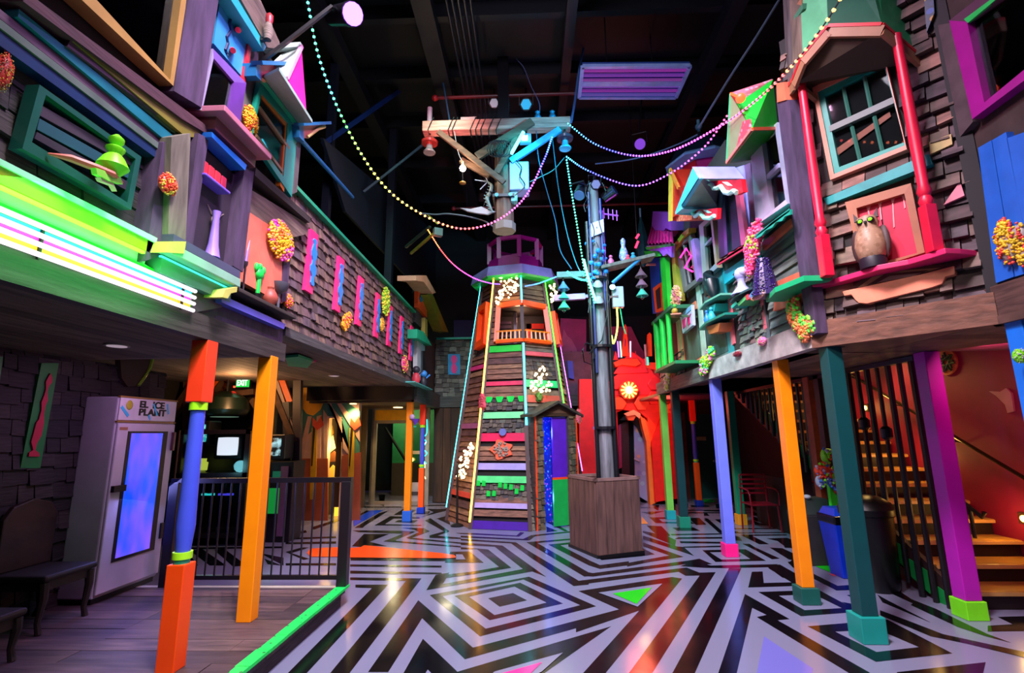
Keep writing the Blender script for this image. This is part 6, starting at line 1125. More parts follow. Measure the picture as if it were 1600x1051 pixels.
for i in range(12):
    y = sy0 + i * run; z = i * rise; MB().prism([V((4.06, y + .02, max(z - .12, 0))), V((4.06, y + .25, max(z - .02, 0))), V((4.06, y + .25, z + .16)), V((4.06, y + .02, z + .1))], (-.012, 0, 0)).build('green_panel', paint('0a8038', .5), ST)
BR = thing('bar_screen', 'screen of tall black bars and pipes from stair edge to soffit', 'railing', (4.02, 7.2, 0))
rnd = random.Random(12)
for i in range(27):
    y = 5.38 + i * .178; zb = max(0, (y - sy0 - .3) / run * rise - .06) if y > 5.9 else .0; rr = (.032, .026, .03, .022)[i % 4]
    MB().tube((4.02, y, zb), (4.02, y, 2.44), rr, n=8).build('bar', blackm, BR, smooth=True)
    if i in (3, 5, 8): z = rnd.uniform(1.3, 1.9); MB().lathe([(.03, 0), (.06, .03), (.06, .12), (.03, .15)], (4.02, y, z)).build('pipe_coupling', blackm, BR)
MB().bb((3.98, 5.3, 2.40), (4.06, 10.2, 2.45)).build('top_rail', blackm, BR)
struct(MB().bb((3.96, 7.28, 0), (4.1, 7.42, 2.45)).build('trim_140', paint('a04828', .6, .3))); struct(MB().bb((3.98, 7.06, 0), (4.1, 7.18, 2.45)).build('trim_141', paint('141012')))
struct(MB().bb((3.95, 7.75, 0), (4.1, 7.95, 1.3)).build('trim_142', paint('3a2a30', .6)))
t = thing('wall_handrail', 'dark bronze handrail on brackets climbing the red stair wall', 'handrail', (5.2, 6, .9))
P = [PX(1620, 758, 5.2), PX(1480, 675, 5.2), V((5.2, 9.2, PX(1480, 675, 5.2).z + (9.2 - 6.56) * .54))]; MB().path(P, .022, 8).build('rail', paint('4a3416', .25, metal=.7), t, smooth=True)
for f in (.25, .5, .75): p = P[0].lerp(P[2], f); MB().path([p, p + V((0, 0, -.06)), p + V((.11, 0, -.08))], .012).build('bracket', blackm, t)
t = thing('lower_handrail', 'short black handrail behind the magenta post near the stair foot', 'handrail', (4.2, 5.9, .9)); MB().path([PX(1500, 780, 4.9), PX(1535, 808, 4.9), PX(1538, 800, 4.9)], .022, 8).build('rail', blackm, t); MB().tube(PX(1515, 792, 4.9), (PX(1515, 792, 4.9).x, PX(1515, 792, 4.9).y, .5), .02).build('upright', blackm, t)
for i, (x, y, lb) in enumerate(((1352, 637, 'small warm step light high on the red stair wall'), (1449, 707, 'small warm step light midway up the red stair wall'), (1599, 810, 'small warm step light low on the red wall at the right edge'))):
    p = PX(x, y, 5.27); t = thing('step_light', lb, 'wall light', p); MB().box(p + V((.02, 0, 0)), (.04, .12, .12)).build('plate', paint('3a2010', .4), t); MB().ball(p, .035, (.6, 1, 1)).build('lens', emit('ffb040', 30), t); lamp('step_glow', 'POINT', tuple(p + V((-.22, 0, .0))), 3.5 if i < 2 else 4, (1, .56, .14), .05)
lamp('stair_glow', 'SPOT', (4.9, 7.6, 2.9), 60, (1, .6, .2), .1, (4.7, 6.3, .4), 110, .6); lamp('stair_glow', 'SPOT', (4.7, 9.6, 3.4), 45, (1, .55, .2), .1, (4.7, 8.4, 1.5), 110, .6); lamp('red_wall_fill', 'AREA', (4.3, 4.6, 2.35), 9, (1, .08, .4), .4, (5.3, 5.4, 1.5))  # the red wall lamp is unseen, added to tint that wall crimson
# things at the stairs
def wb(label, pts_top, z0): pass
t = thing('wall_medallion', 'round orange and green leaf-pattern medallion on the red stair wall', 'plaque', PX(1478, 566, 5.29)); MB().prism([PX(1478 + 17 * math.cos(a), 566 + 20 * math.sin(a), 5.28) for a in [i * .3142 for i in range(20)]], (.03, 0, 0)).build('disc', paint('c06030', .5), t); m = MB()
for i in range(7): a = i * .9; m.path([PX(1478 + 14 * math.cos(a), 566 + 16 * math.sin(a), 5.275), PX(1478 + 4 * math.cos(a + .5), 566 + 5 * math.sin(a + .5), 5.275), PX(1478 + 12 * math.cos(a + 1.6), 566 + 13 * math.sin(a + 1.6), 5.275)], .014)
m.build('green_vines', paint('184818'), t)
t = thing('wall_moth', 'pale pink and olive moth cut-out on the red wall by the blue post', 'cutout', PX(1565, 625, 5.28)); MB().prism([PX(*q, 5.28) for q in ((1545, 611), (1562, 612), (1572, 606), (1580, 614), (1584, 642), (1574, 645), (1570, 632), (1556, 618))], (.03, 0, 0)).build('wings', paint('c09078', .5), t)
# bins and bag
def bin_(name, label, c, w_, d_, h_, tp, mat, lid=None, rz=0, cat='bin'):
    t = thing(name, label, cat, (c[0], c[1], 0)); R = Matrix.Rotation(rz, 3, 'Z'); q = lambda s_, z: [V((c[0], c[1], z)) + R @ V((a * w_/2 * s_, b_ * d_/2 * s_, 0)) for a, b_ in ((-1, -1), (1, -1), (1, 1), (-1, 1))]
    MB().hexa(q(tp, 0), q(1, h_)).build('body', mat, t, bevel=.012); 
    if lid: MB().hexa(q(1.05, h_), q(1.02, h_ + lid[1])).build('lid', lid[0], t, bevel=.01)
    return t, q
t, q = bin_('recycling_bin', 'blue recycling bin with a black bag rim beside the teal post', (3.72, 6.5), .34, .36, .66, .72, paint('0c34c8', .35)); MB().hexa(q(1.03, .60), q(1.06, .70)).build('bag_rim', paint('0a0c10', .25), t, bevel=.02); MB().hexa(q(.9, .70), q(.7, .78)).build('blue_funnel', paint('1048e0', .35), t)
bx = FL(1272, 870); t, q = bin_('grey_bin', 'tapered dark grey waste bin behind the blue recycling bin', (3.72, 7.12), .46, .42, .62, .85, paint('2e2a30', .5)); MB().hexa(q(1, .62), q(.62, .82)).build('hood', paint('2c3434', .45), t, bevel=.01); MB().ball((3.62, 7.0, .84), .05, (1, 1, .6)).build('pale_knob', paint('a8a8b8'), t)
t = thing('black_drum', 'large black lidded drum bin behind the nearest teal post', 'bin', (3.88, 6.02, 0)); MB().lathe([(.21, 0), (.23, .06), (.25, .76), (.27, .78), (.27, .84)], (3.74, 6.02, 0), n=24).build('drum', paint('08080a', .35), t, smooth=True); MB().lathe([(.27, .84), (.24, .91), (.14, .97), (.0, .98)], (3.74, 6.02, 0), n=24).build('lid', paint('0c0a0a', .4), t, smooth=True)
t = thing('fluorescent_figure', 'knobbly fluorescent green, orange and blue foam figure on a lime stem among the bins', 'sculpture', (3.78, 6.75, 0)); p0 = PY(1304, 780, 6.85); MB().bb((p0.x - .06, 6.82, 0), (p0.x + .06, 6.88, p0.z + .35)).build('lime_stem', paint('40f030', .4), t); rnd = random.Random(4); mm = MB(); Z = lambda x, y: PY(x, y, 6.8)
for (cx, cy, rx, ry, ci, n) in ((1285, 735, 14, 12, 1, 60), (1300, 750, 9, 14, 2, 40), (1288, 712, 5, 12, 0, 30), (1294, 704, 5, 4, 0, 8), (1304, 738, 7, 10, 0, 30), (1280, 752, 5, 10, 3, 20), (1307, 765, 4, 8, 1, 16)):
    c = Z(cx, cy); rx_, rz_ = rx * 6.8 / 782, ry * 6.8 / 782; mm.m(ci).ball(c, 1, (rx_ * .85, .07, rz_ * .85), 2)
    for k in range(n): a, b_ = rnd.uniform(0, 6.28), math.sqrt(rnd.random()); mm.m(rnd.choice((ci, ci, 0, 1, 2, 3))).ball(c + V((rx_ * b_ * math.cos(a), rnd.uniform(-.08, -.04), rz_ * b_ * math.sin(a))), rnd.uniform(.012, .022), sub=1)
mm.build('knobbly_body', [paint('88e820', .5), paint('f04830', .5), paint('3868c8', .5), paint('b0b0d0', .5)], t)
# red chair
CH = thing('metal_chair', 'dark red tubular metal armchair at the back beneath the stairs', 'chair', (4.02, 9.4, 0)); rc = paint('8a0f24', .35); cx, cyy = 4.0, 9.35
for s_ in (-1, 1):
    for f in (-1, 1): MB().tube((cx + s_ * .24, cyy + f * .22, 0), (cx + s_ * .22, cyy + f * .2, .44 if f < 0 else .92), .015).build('leg', rc, CH)
    MB().path(spline([(cx + s_ * .24, cyy + .2, .70), (cx + s_ * .25, cyy, .70), (cx + s_ * .25, cyy - .2, .66), (cx + s_ * .24, cyy - .23, .44)], 14), .015, 8).build('armrest', rc, CH, smooth=True)
MB().bb((cx - .23, cyy - .22, .43), (cx + .23, cyy + .2, .455)).build('seat', rc, CH, bevel=.01)
for z in (.6, .68, .76, .84, .92): MB().bar((cx - .22, cyy + .2, z), (cx + .22, cyy + .2, z), .02, .03).build('back_slat', rc, CH)
# ================================================================== RIGHT UPPER FACADE
dk_ = paint('2c2624', .8)
struct(MB().bb((2.72, 4.72, 2.46), (2.95, 6.3, 5.35)).build('wall_right_middle', dk_)); struct(MB().bb((2.72, 6.3, 2.46), (2.95, 8.6, 5.6)).build('wall_right_far', dk_)); struct(MB().bb((2.72, 8.6, 2.46), (2.95, 10.5, 5.1)).build('wall_right_end', dk_))
sofr = wood(('7a5a48', '86644e', '6a4c40', '90705a'), .7, (2, 1, 8), 'right_soffit_wood')
struct(planks(2.66, 4.04, 5.1, 10.5, 2.46, True, .2).build('ceiling_porch_4', sofr)); struct(planks(3.46, 5.3, .2, 5.1, 2.462, False, .2).build('ceiling_porch_5', sofr)); struct(MB().prism([V((2.66, 4.66, 2.465)), V((3.46, 3.7, 2.465)), V((3.46, 5.1, 2.465)), V((2.66, 5.1, 2.465))], (0, 0, .03)).build('ceiling_porch_6', sofr))
struct(MB().bb((4.04, 10.3, 2.46), (5.3, 13.8, 2.5)).build('ceiling_porch_7', sofr)); struct(MB().bb((2.7, 10.5, 2.44), (4.1, 13.8, 2.5)).build('ceiling_porch_8', paint('6a2c40')))
fw = wood(('d8d0cc', 'c8beba', 'e0dad6', 'b8aeaa'), .7, (6, 1.2, 14), 'whitewashed_wood')
struct(MB().bb((2.62, 4.64, 2.45), (2.72, 7.4, 2.70)).build('trim_150', paint('b0aaa6', .7, .4, scale=5))); struct(MB().bb((2.625, 7.4, 2.45), (2.72, 10.5, 2.68)).build('trim_151', wood(('7a7870', '6e6c66'), .7, (6, 1.2, 14), 'grey_beam_wood')))
BD = V((.64, -.77, 0)).normalized(); B0 = V((2.65, 4.65, 0)); bp = lambda s_, o, z: B0 + BD * s_ + BAYN * o + V((0, 0, z))
def bbox_(mb, s0, s1, o0, o1, z0, z1): return mb.hexa([bp(s0, o0, z0), bp(s1, o0, z0), bp(s1, o1, z0), bp(s0, o1, z0)], [bp(s0, o0, z1), bp(s1, o0, z1), bp(s1, o1, z1), bp(s0, o1, z1)])
struct(bbox_(MB(), -.02, 1.24, .05, -.06, 2.44, 2.68).build('trim_152', wood(('8a5a44', '7a4e40'), .65, (3, 3, 10), 'bay_beam_wood')))
struct(bbox_(MB(), 0, 1.24, -.03, -.2, 2.5, 5.7).build('wall_right_bay', dk_))
random.seed(31); s = MB(); wz = lambda p: (.22 < (p - B0).dot(BD) < .96 and 3.98 < p.z < 5.1) or (.42 < (p - B0).dot(BD) < .9 and 3.06 < p.z < 3.8)
shingles(s, bp(0, -.03, 2.62), BD, (0, 0, 1), 1.23, 2.9, BAYN, .15, .135, .045, wz, .42)
struct(s.build('wall_right_bay_shingles', wood(('6e5650', '5f4a4a', '7d655c', '8c7266', '53424a', '745c62', '9c7e6a', '604c48', '6a5a60', 'b08070'), grain=(2, 2, 8), name='bay_shingle_wood')))
for i, (lb, c, pts) in enumerate((('pink triangular shingle high on the right bay beside the red column', 'e88898', ((1474, 320), (1500, 283), (1507, 305))), ('cream shingle board to the right of the bay window', 'c0a868', ((1452, 222), (1486, 209), (1488, 225), (1453, 241))), ('pink board shingle behind the foot of the left red column', 'e08090', ((1262, 393), (1300, 386), (1302, 404), (1263, 408))), ('pink-tipped shingle hanging below the bay', 'e06878', ((1360, 492), (1377, 489), (1378, 502), (1362, 505))))): decor('accent_shingle', lb, 'shingle', paint(c, .6, .2), pts, BAY, .035, .07)
struct(MB().plate(((1213, 158), (1233, 156), (1276, 520), (1262, 527)), RW, .06, .1).build('trim_153', purpw)); struct(bbox_(MB(), 1.2, 1.3, .03, -.1, 2.44, 5.6).build('trim_154', paint('100c10', .7)))
# bay window
framewin('window_5', ['d88a70'] * 4, [(1269, 137), (1380, 82), (1417, 233), (1297, 281)], [(1277, 143), (1381, 93), (1414, 227), (1303, 272)], BAY, .05, .09, pane=False)
w5 = framewin('window_6', ['1a9888'] * 4, [(1278, 143), (1381, 93), (1415, 228), (1304, 272)], [(1288, 149), (1381, 101), (1413, 222), (1311, 261)], BAY, .035, .07, bars=(((1317, 134), (1330, 196), .022, '3a7a68'), ((1350, 117), (1363, 180), .022, '3a7a68'), ((1331, 198), (1345, 255), .022, '3a7a68'), ((1366, 182), (1380, 242), .022, '3a7a68'), ((1298, 203), (1398, 158), .06, '6a7a74')))
MB().plate(((1304, 234), (1390, 174), (1392, 182), (1307, 244)), BAY, -.012, .006).build('reflection_bar', paint('e07858', .5), w5)  # orange reflection in the window made as a salmon bar
decor('teal_plank', 'teal painted plank under the bay window', 'board', paint('159a98', .45, .2), ((1287, 310), (1451, 240), (1457, 256), (1292, 320)), BAY, .06, .1)
framewin('window_7', ['a86a48', 'a06040', '9a5c40', 'a86a48'], [(1320, 316), (1423, 286), (1445, 394), (1350, 424)], [(1338, 325), (1413, 302), (1433, 395), (1354, 416)], BAY, .05, .09, pane=False)
t = thing('red_door_panel', 'crimson plank panel with pink paint drips framed behind the owl', 'panel', ON(1385, 410, BAY)); MB().plate(((1338, 325), (1413, 302), (1433, 395), (1354, 416)), BAY, .0, .06).build('planks', paint('d01040', .45, .15), t)
for x, y, h_ in ((1357, 322, 18), (1375, 316, 26), (1395, 310, 44), (1412, 304, 20)): MB().plate(((x - 4, y), (x + 3, y - 1), (x + 1, y + 8), (x + 3, y + h_), (x + 1, y + h_ + 2), (x - 1, y + 8)), BAY, .006, .02).build('paint_drip', paint('f0a0a0', .5), t)
MB().plate(((1374, 318), (1376, 317), (1386, 400), (1384, 401)), BAY, .004, .02).build('plank_gap', darkin, t)
# balcony
t = thing('balcony', 'hot pink balcony slab with a salmon scroll board and brown chevrons on the bay', 'balcony', bp(.6, .15, 2.75)); zb = 2.985
O = [FL(*q, zb + .045) for q in ((1268, 441), (1300, 436), (1344, 423), (1370, 414), (1418, 405), (1455, 394), (1476, 387), (1500, 388))]
MB().prism([bp(.05, -.03, zb)] + [V((q.x, q.y, zb)) for q in O] + [bp(1.2, -.03, zb)], (0, 0, .045)).build('slab', paint('e02868', .45), t, bevel=.006)
sc_ = [(1316, 455), (1319, 462), (1330, 460), (1336, 468), (1342, 473), (1355, 474), (1455, 449), (1472, 443), (1477, 432), (1492, 428), (1491, 415), (1440, 428)]
MB().plate(sc_, BAY, .06, .1).build('scroll_board', paint('e08a68', .5, .15), t, bevel=.004)
for i, (pts, c) in enumerate((((((1326, 452), (1366, 420), (1482, 413), (1440, 428)), '4a1e22'), (((1340, 449), (1374, 425), (1470, 418), (1440, 427)), 'a07858'), (((1354, 446), (1382, 428), (1450, 422), (1436, 428)), '4a1e22'), (((1370, 442), (1390, 431), (1440, 426), (1430, 430)), '8a6a60')))): MB().plate(pts, BAY, .03 + .008 * i, .05).build('chevron_board', paint(c, .5), t)
# red turned columns
def column(lb, s_, o, z0, z1): 
    p = bp(s_, o, z0); t = thing('turned_column', lb, 'column', p); c = paint('d8143c', .4); h_ = z1 - z0
    MB().bar(p, p + V((0, 0, h_ * .2)), .085).build('base_block', c, t, bevel=.006); MB().lathe([(.04, h_*.2), (.05, h_*.22), (.035, h_*.24), (.05, h_*.26), (.036, h_*.29), (.042, h_*.5), (.036, h_*.85), (.036, h_)], p, n=14).build('shaft', c, t, smooth=True); return t
column('crimson turned column at the left of the owl balcony', .235, .2, zb + .045, 4.95); column('crimson turned column at the right of the owl balcony', .985, .2, zb + .045, 4.95)
# hood roof
t = thing('hood_roof', 'faceted hood roof with red edge over the bay window, boards and green panels', 'roof', bp(.6, .2, 5)); ez = [bp(.02, -.03, 5.10), bp(.2, .27, 4.96), bp(.34, .38, 5.06), bp(.58, .42, 5.18), bp(.93, .34, 4.98), bp(1.06, -.03, 4.78)]
for a, b_ in zip(ez, ez[1:]): MB().bar(a + V((0, 0, .03)), b_ + V((0, 0, .03)), .04, .03).build('red_edge', paint('d82030', .4), t); MB().bar(a - V((0, 0, .03)), b_ - V((0, 0, .03)), .03, .09).build('eave_board', paint('a87858', .5), t)
top = [bp(.10, -.03, 6.3), bp(.22, .12, 6.3), bp(.36, .2, 6.3), bp(.6, .22, 6.3), bp(.84, .16, 6.3), bp(.95, -.03, 6.3)]
pc = [greyw, wood(('8a7a68', '6a7a60'), grain=(6, 6, 1), name='hood_wood'), paint('5ab880', .5), paint('1a5a40', .5), paint('38a068', .5, .25)]
for i in range(5): MB().prism([ez[i] + V((0, 0, .05)), ez[i+1] + V((0, 0, .05)), top[i+1], top[i]], -BAYN * .02).build('roof_panel', pc[i], t)
MB().prism([p - V((0, 0, .02)) for p in ez], (0, 0, .03)).build('soffit', paint('3a2c1c', .6), t); MB().bb(bp(.36, .25, 5.2) - V((.04, .04, .1)), bp(.36, .25, 5.55) + V((.04, .04, .2))).build('mullion_post', paint('a87858', .5), t)
MB().bar(bp(.3, .2, 5.62), bp(.42, .3, 5.62), .12, .06).build('cap_block', paint('4a8a68', .5), t); MB().bar(ez[1], bp(.3, 0, 4.8), .04).build('brace', paint('a87858'), t)
decor('brown_ledge_post', 'short salmon block at the top of the purple corner post', 'block', paint('e07858', .5), ((1213, 130), (1225, 128), (1228, 156), (1214, 160)), RW, .07, .12)
# owl
p = bp(.565, .13, zb + .045); t = thing('owl_statue', 'tan horned owl statue with glowing green eyes on the pink balcony', 'owl', p); f = (BAYN * .75 + (CAM - p).normalized() * .5); f = V((f.x, f.y, 0)).normalized(); sd = V((-f.y, f.x, 0))
MB().lathe([(.06, .05), (.1, .1), (.115, .2), (.1, .3), (.075, .36), (.085, .40), (.07, .45), (.02, .475)], p, n=18).build('body', speckle('a88468', ('b08c70', '987458', 'bc9678'), 30, lo=.5), t, smooth=True)
MB().lathe([(.095, -.0), (.1, .06), (.09, .1)], p, n=14).build('dark_base', paint('1c1424', .5), t, smooth=True)
for k in (-1, 1):
    MB().prism([p + sd * k * .045 + V((0, 0, .44)), p + sd * k * .085 + V((0, 0, .43)), p + sd * k * .085 + V((0, 0, .51))], f * .03).build('ear_tuft', paint('3a2c2c'), t); e_ = p + f * .075 + sd * k * .036 + V((0, 0, .405)); MB().ball(e_, .02).build('eye', emit('70ff18', 2.2), t); MB().ball(e_ - f * .012, .03, (1, 1, 1)).build('eye_ring', paint('2c2220'), t)
    MB().ball(p + sd * k * .095 - f * .02 + V((0, 0, .22)), .1, (.35, .6, 1.5)).build('wing', paint('4a3634', .6), t, smooth=True)
MB().prism([p + f * .085 + V((0, 0, .40)) + sd * .012, p + f * .085 + V((0, 0, .40)) - sd * .012, p + f * .11 + V((0, 0, .37))], V((0, 0, -.012))).build('beak', paint('1c1818'), t)
# ------------------------------------------------------------------ nearest right wall
struct(MB().bb((3.47, .4, 2.46), (3.7, 3.70, 5.6)).build('wall_right_near', wood(('4a3a36', '54423c'), grain=(3, 3, 2), name='near_right_wood')))
framewin('window_8', ['5a3a50', 'a0148c', 'a0148c', '6a2048'], [(1640, -90), (1483, 32), (1519, 186), (1640, 96)], [(1640, -60), (1511, 34), (1538, 160), (1640, 76)], NR, .05, .1)
spart('trim_155', paint('28c858', .5), ((1506, 30), (1560, -10), (1560, -4), (1512, 36)), NR, .055, .02)
struct(MB().plate(((1461, 40), (1484, 36), (1520, 190), (1500, 214)), NR, .03, .06).build('trim_156', wood(('54464a',), grain=(3, 3, 1), name='near_post_wood') if False else paint('54464a', .7, .3)))
t = thing('blue_plank_panel', 'cobalt blue upright planks at the right edge of the view', 'panel', NR[0] + V((0, 2.6, 3)))
for pts in (((1528, 231), (1549, 219), (1584, 432), (1556, 442)), ((1550, 219), (1572, 206), (1612, 424), (1586, 432)), ((1573, 216), (1630, 196), (1660, 414), (1613, 424))): MB().plate(pts, NR, .02, .06).build('plank', paint('2468d0', .45, .12), t)
struct(MB().plate(((1536, 452), (1640, 418), (1650, 474), (1556, 494)), NR, .03, .08).build('trim_157', wood(('6a4a42', '5a3e3a'), grain=(3, 2, 12), name='near_beam_wood')))
struct(MB().bb((3.40, .4, 2.44), (3.5, 3.7, 2.5)).build('trim_158', paint('5a4038', .7, .3)))
decor('bead_strip', 'dark blue and yellow patterned strip above the bay at upper right', 'ornament', speckle('182848', ('c8a020', '2048a0', 'b08020', '183060'), 16), ((1444, -10), (1458, -10), (1460, 20), (1448, 50), (1445, 20)), BAY, .06, .1)
blob('coral_cluster', 'yellow and red bead cluster on the blue planks at the right edge', 1586, 380, 56, 88, NR, ('a09890', 'f0c820', 'f0d830', 'e84838', 'f0c020'), off=.04, n=190, shape=[(.3, .7, .35), (-.3, .2, .5), (.4, -.1, .6), (-.5, -.6, .45), (.5, .4, .5)])
blob('coral_cluster', 'lime green bead cluster on the bright blue post', 1592, 556, 24, 26, (V((3.43, 3.53, 0)), V((-.35, -.94, 0)).normalized()), ('78d828', 'a0f030', 'c8c8d0'), off=.03, n=50)
# ------------------------------------------------------------------ middle section: clapboards, window, dormer
random.seed(15); m = MB(); y0, y1 = 4.74, 5.56; z = 2.70
while z < 3.95: m.hexa([V((2.72, y0, z)), V((2.72, y1, z)), V((2.68, y1, z)), V((2.68, y0, z))], [V((2.72, y0, z + .105)), V((2.72, y1, z + .105)), V((2.705, y1, z + .105)), V((2.705, y0, z + .105))]); z += .108
struct(m.build('wall_right_clapboards', wood(('74847e', '84948c', '90a096', '66766e'), grain=(6, 1, 10), name='clapboard_wood')))
for i, pts in enumerate((((1190, 379), (1235, 341), (1238, 350), (1192, 391)), ((1212, 440), (1250, 424), (1258, 470), (1208, 486)))): decor('coral_board', ('faded coral board beneath the teal fringed awning', 'peeling coral board on the grey clapboards')[i], 'board', paint('e86a4c', .6, .3), pts, RW, -.0, .04)
t = thing('fringed_awning', 'teal scalloped awning shelf under the white-framed window', 'awning', ON(1205, 350, RW)); MB().prism([ON(*q, RW, o) for q, o in (((1180, 371), .2), ((1234, 330), .2), ((1237, 331), -.05), ((1192, 372), -.05))], (0, 0, .03)).build('shelf', paint('1a9a80', .45), t)
MB().plate(((1179, 371), (1186, 364), (1196, 356), (1206, 347), (1216, 340), (1226, 333), (1235, 327), (1235, 335), (1226, 338), (1222, 345), (1212, 347), (1207, 355), (1196, 360), (1190, 368), (1181, 373)), RW, .2, .02).build('scallops', paint('18a888', .45), t)
framewin('window_9', ['b8b8b0', 'a8a0b8', 'c8b8d0', 'b0a8c0'], [(1172, 230), (1214, 191), (1231, 318), (1181, 352)], [(1190, 222), (1211, 203), (1227, 312), (1204, 331)], RW, .04, .09, bars=(((1196, 282), (1220, 258), .05, 'b8a8d0'),))
t = thing('green_dormer', 'green gabled dormer with a pink speckled face over the white-framed window', 'dormer', ON(1175, 220, RW)); k = .42
a_, b_, c_, d_, e_ = ON(1136, 254, RW, k), ON(1142, 146, RW, k), ON(1175, 202, RW, k), ON(1208, 124, RW, -.03), ON(1216, 201, RW, -.03)
MB().prism([a_, b_, c_], (.03, 0, 0)).build('gable_face', paint('8a9068', .5), t); MB().prism([b_.lerp(c_, .15), c_, e_, d_], (0, .02, .02)).build('right_slope', paint('10a020', .45), t); MB().prism([b_, b_.lerp(c_, .3), d_], (0, .02, .02)).build('pink_slope', speckle('d05868', ('e87080', 'c04858', 'f090a0'), 20), t)
MB().prism([ON(1150, 232, RW, k + .01), ON(1160, 190, RW, k + .01), ON(1170, 186, RW, k + .01), ON(1172, 203, RW, k + .01), ON(1158, 226, RW, k + .01)], (.02, 0, 0)).build('pink_speckled_face', speckle('d04858', ('f07888', 'c84050', 'ff90a0'), 24), t)
f_ = ON(1172, 248, RW, -.03); MB().prism([a_, c_, e_, f_], (0, 0, -.02)).build('underside', paint('0c7a18', .5), t); MB().bar(c_, e_, .03).build('orange_trim', paint('e85820', .4), t); MB().bar(a_, f_, .03).build('orange_trim', paint('e85820', .4), t); MB().bar(a_, c_, .03).build('pink_trim', paint('f07870', .4), t); MB().bar(a_, b_, .025).build('mint_trim', paint('58b880', .4), t)
p = ON(1157, 153, RW, k + .03); tag(MB().ball(p, .05).bar(p, b_, .02).build('lamp', emit('ff3818', 6)), 'small red lamp at the dormer tip where the string lights end', 'lamp')
for i, (pts, c, o) in enumerate(((((1149, 262), (1162, 258), (1176, 430), (1166, 440)), 'a090e0', .08), (((1163, 258), (1172, 254), (1186, 360), (1176, 380)), '6a4868', .05), (((1118, 398), (1126, 392), (1146, 552), (1138, 558)), '189098', .06), (((1084, 420), (1090, 416), (1104, 566), (1098, 570)), 'b0c8b8', .06), (((1137, 468), (1141, 466), (1147, 536), (1143, 540)), 'e06878', .07), (((1187, 462), (1191, 460), (1198, 512), (1193, 516)), 'e06878', .07), (((1180, 420), (1188, 418), (1202, 535), (1194, 540)), '5a6468', .04),
        (((1094, 446), (1122, 420), (1124, 432), (1096, 460)), '5a8a88', .05), (((1060, 492), (1086, 470), (1088, 482), (1062, 500)), 'e88060', .05), (((1062, 498), (1068, 494), (1078, 566), (1070, 572)), 'f08868', .055), (((1066, 568), (1098, 552), (1098, 560), (1068, 576)), 'e07060', .05), (((1054, 480), (1062, 476), (1072, 574), (1062, 580)), 'b8d8a0', .045), (((1098, 562), (1140, 546), (1141, 556), (1099, 574)), '5a7a78', .05))): struct(MB().plate(pts, RW, -.055 + o * .1, .022).build('trim_%d' % (160 + i), paint(c, .5, .2)))
decor('green_plank_panel', 'grey-green upright plank panel under the pink-marked sign', 'panel', wood(('5a7a68', '4c6a5e', '66846e'), grain=(5, 5, 1), name='green_plank_wood'), ((1064, 500), (1084, 484), (1096, 556), (1072, 572)), RW, -.045, .022); decor('green_plank_panel', 'grey-green upright plank panel behind the raven shelf', 'panel', wood(('4a6a66', '5a7a70'), grain=(5, 5, 1), name='teal_plank_wood'), ((1100, 462), (1122, 438), (1138, 548), (1106, 562)), RW, -.045, .022)
m = MB(); shingles(m, (2.72, 5.68, 2.72), (0, 1, 0), (0, 0, 1), .72, 1.05, (-1, 0, 0), .10, .085, .028, None, .4); struct(m.build('wall_right_stone_shingles', wood(('74746e', '848478', '62666a', '946a6c', '8c9488', '9a6a74'), name='stone_shingle_wood')))
m = MB(); shingles(m, (2.72, 8.75, 2.70), (0, 1, 0), (0, 0, 1), 1.7, .42, (-1, 0, 0), .14, .1, .025); struct(m.build('wall_right_end_shingles', shingg))
decor('cyan_board', 'bright cyan board over the bust shelf', 'board', paint('18a8c0', .45, .15), ((1129, 426), (1179, 392), (1182, 406), (1132, 444)), RW, .0, .06)
t = thing('red_awning', 'red scalloped shelf awning below the dark shuttered doorway', 'awning', ON(1145, 400, RW)); MB().prism([ON(*q, RW, o) for q, o in (((1120, 413), .12), ((1164, 386), .12), ((1172, 384), -.05), ((1134, 412), -.05))], (0, 0, .03)).build('shelf', paint('6a3428', .5), t); MB().plate(((1119, 413), (1128, 404), (1134, 403), (1140, 394), (1148, 392), (1154, 387), (1165, 382), (1165, 388), (1122, 414)), RW, .12, .02).build('red_scallops', paint('e01838', .45), t)
decor('dark_doorway', 'dark navy shuttered doorway under the pale blue hood', 'doorway', paint('0c1424', .5), ((1119, 298), (1150, 292), (1160, 382), (1124, 404)), RW, .03, .06); [struct(MB().plate(pts, RW, .06, .05).build('trim_%d' % (176 + i), paint(c, .4))) for i, (pts, c) in enumerate(((((1128, 300), (1132, 299), (1137, 396), (1132, 399)), '16304a'), (((1148, 298), (1154, 296), (1166, 380), (1158, 384)), 'c04868')))]
# pale blue hood
t = thing('gable_hood', 'pale blue gabled hood with red and white scroll brackets over the dark doorway', 'hood', ON(1100, 300, RW)); k = .55
A, B_, C_, D_ = ON(1055, 331, RW, k), ON(1082, 262, RW, k), ON(1092, 279, RW, k), ON(1065, 322, RW, k)
MB().prism([A, B_, C_, D_], (.05, 0, 0)).build('front_fascia', paint('50b8e8', .4), t); E_, F_ = ON(1149, 262, RW, -.03), ON(1163, 279, RW, -.03)
MB().prism([B_, C_, F_, E_], (0, .01, .02)).build('top_slope', paint('a890d8', .4), t); G_ = ON(1122, 324, RW, -.03); MB().prism([D_, C_, ON(1128, 292, RW, -.03), G_], (0, 0, .02)).build('soffit', paint('8a9a98', .5), t); MB().prism([A, D_, G_, ON(1120, 334, RW, -.03)], (0, 0, -.04)).build('side_trim', paint('70c8d8', .4), t)
def scroll(P, Q, o, d_=.05): MB().plate(P, RW, o, d_).build('red_scroll', paint('e01428', .4), t); MB().path([ON(*q, RW, o + .02) for q in Q], .028, 6).build('white_scroll_edge', paint('b8f0e0', .4), t)
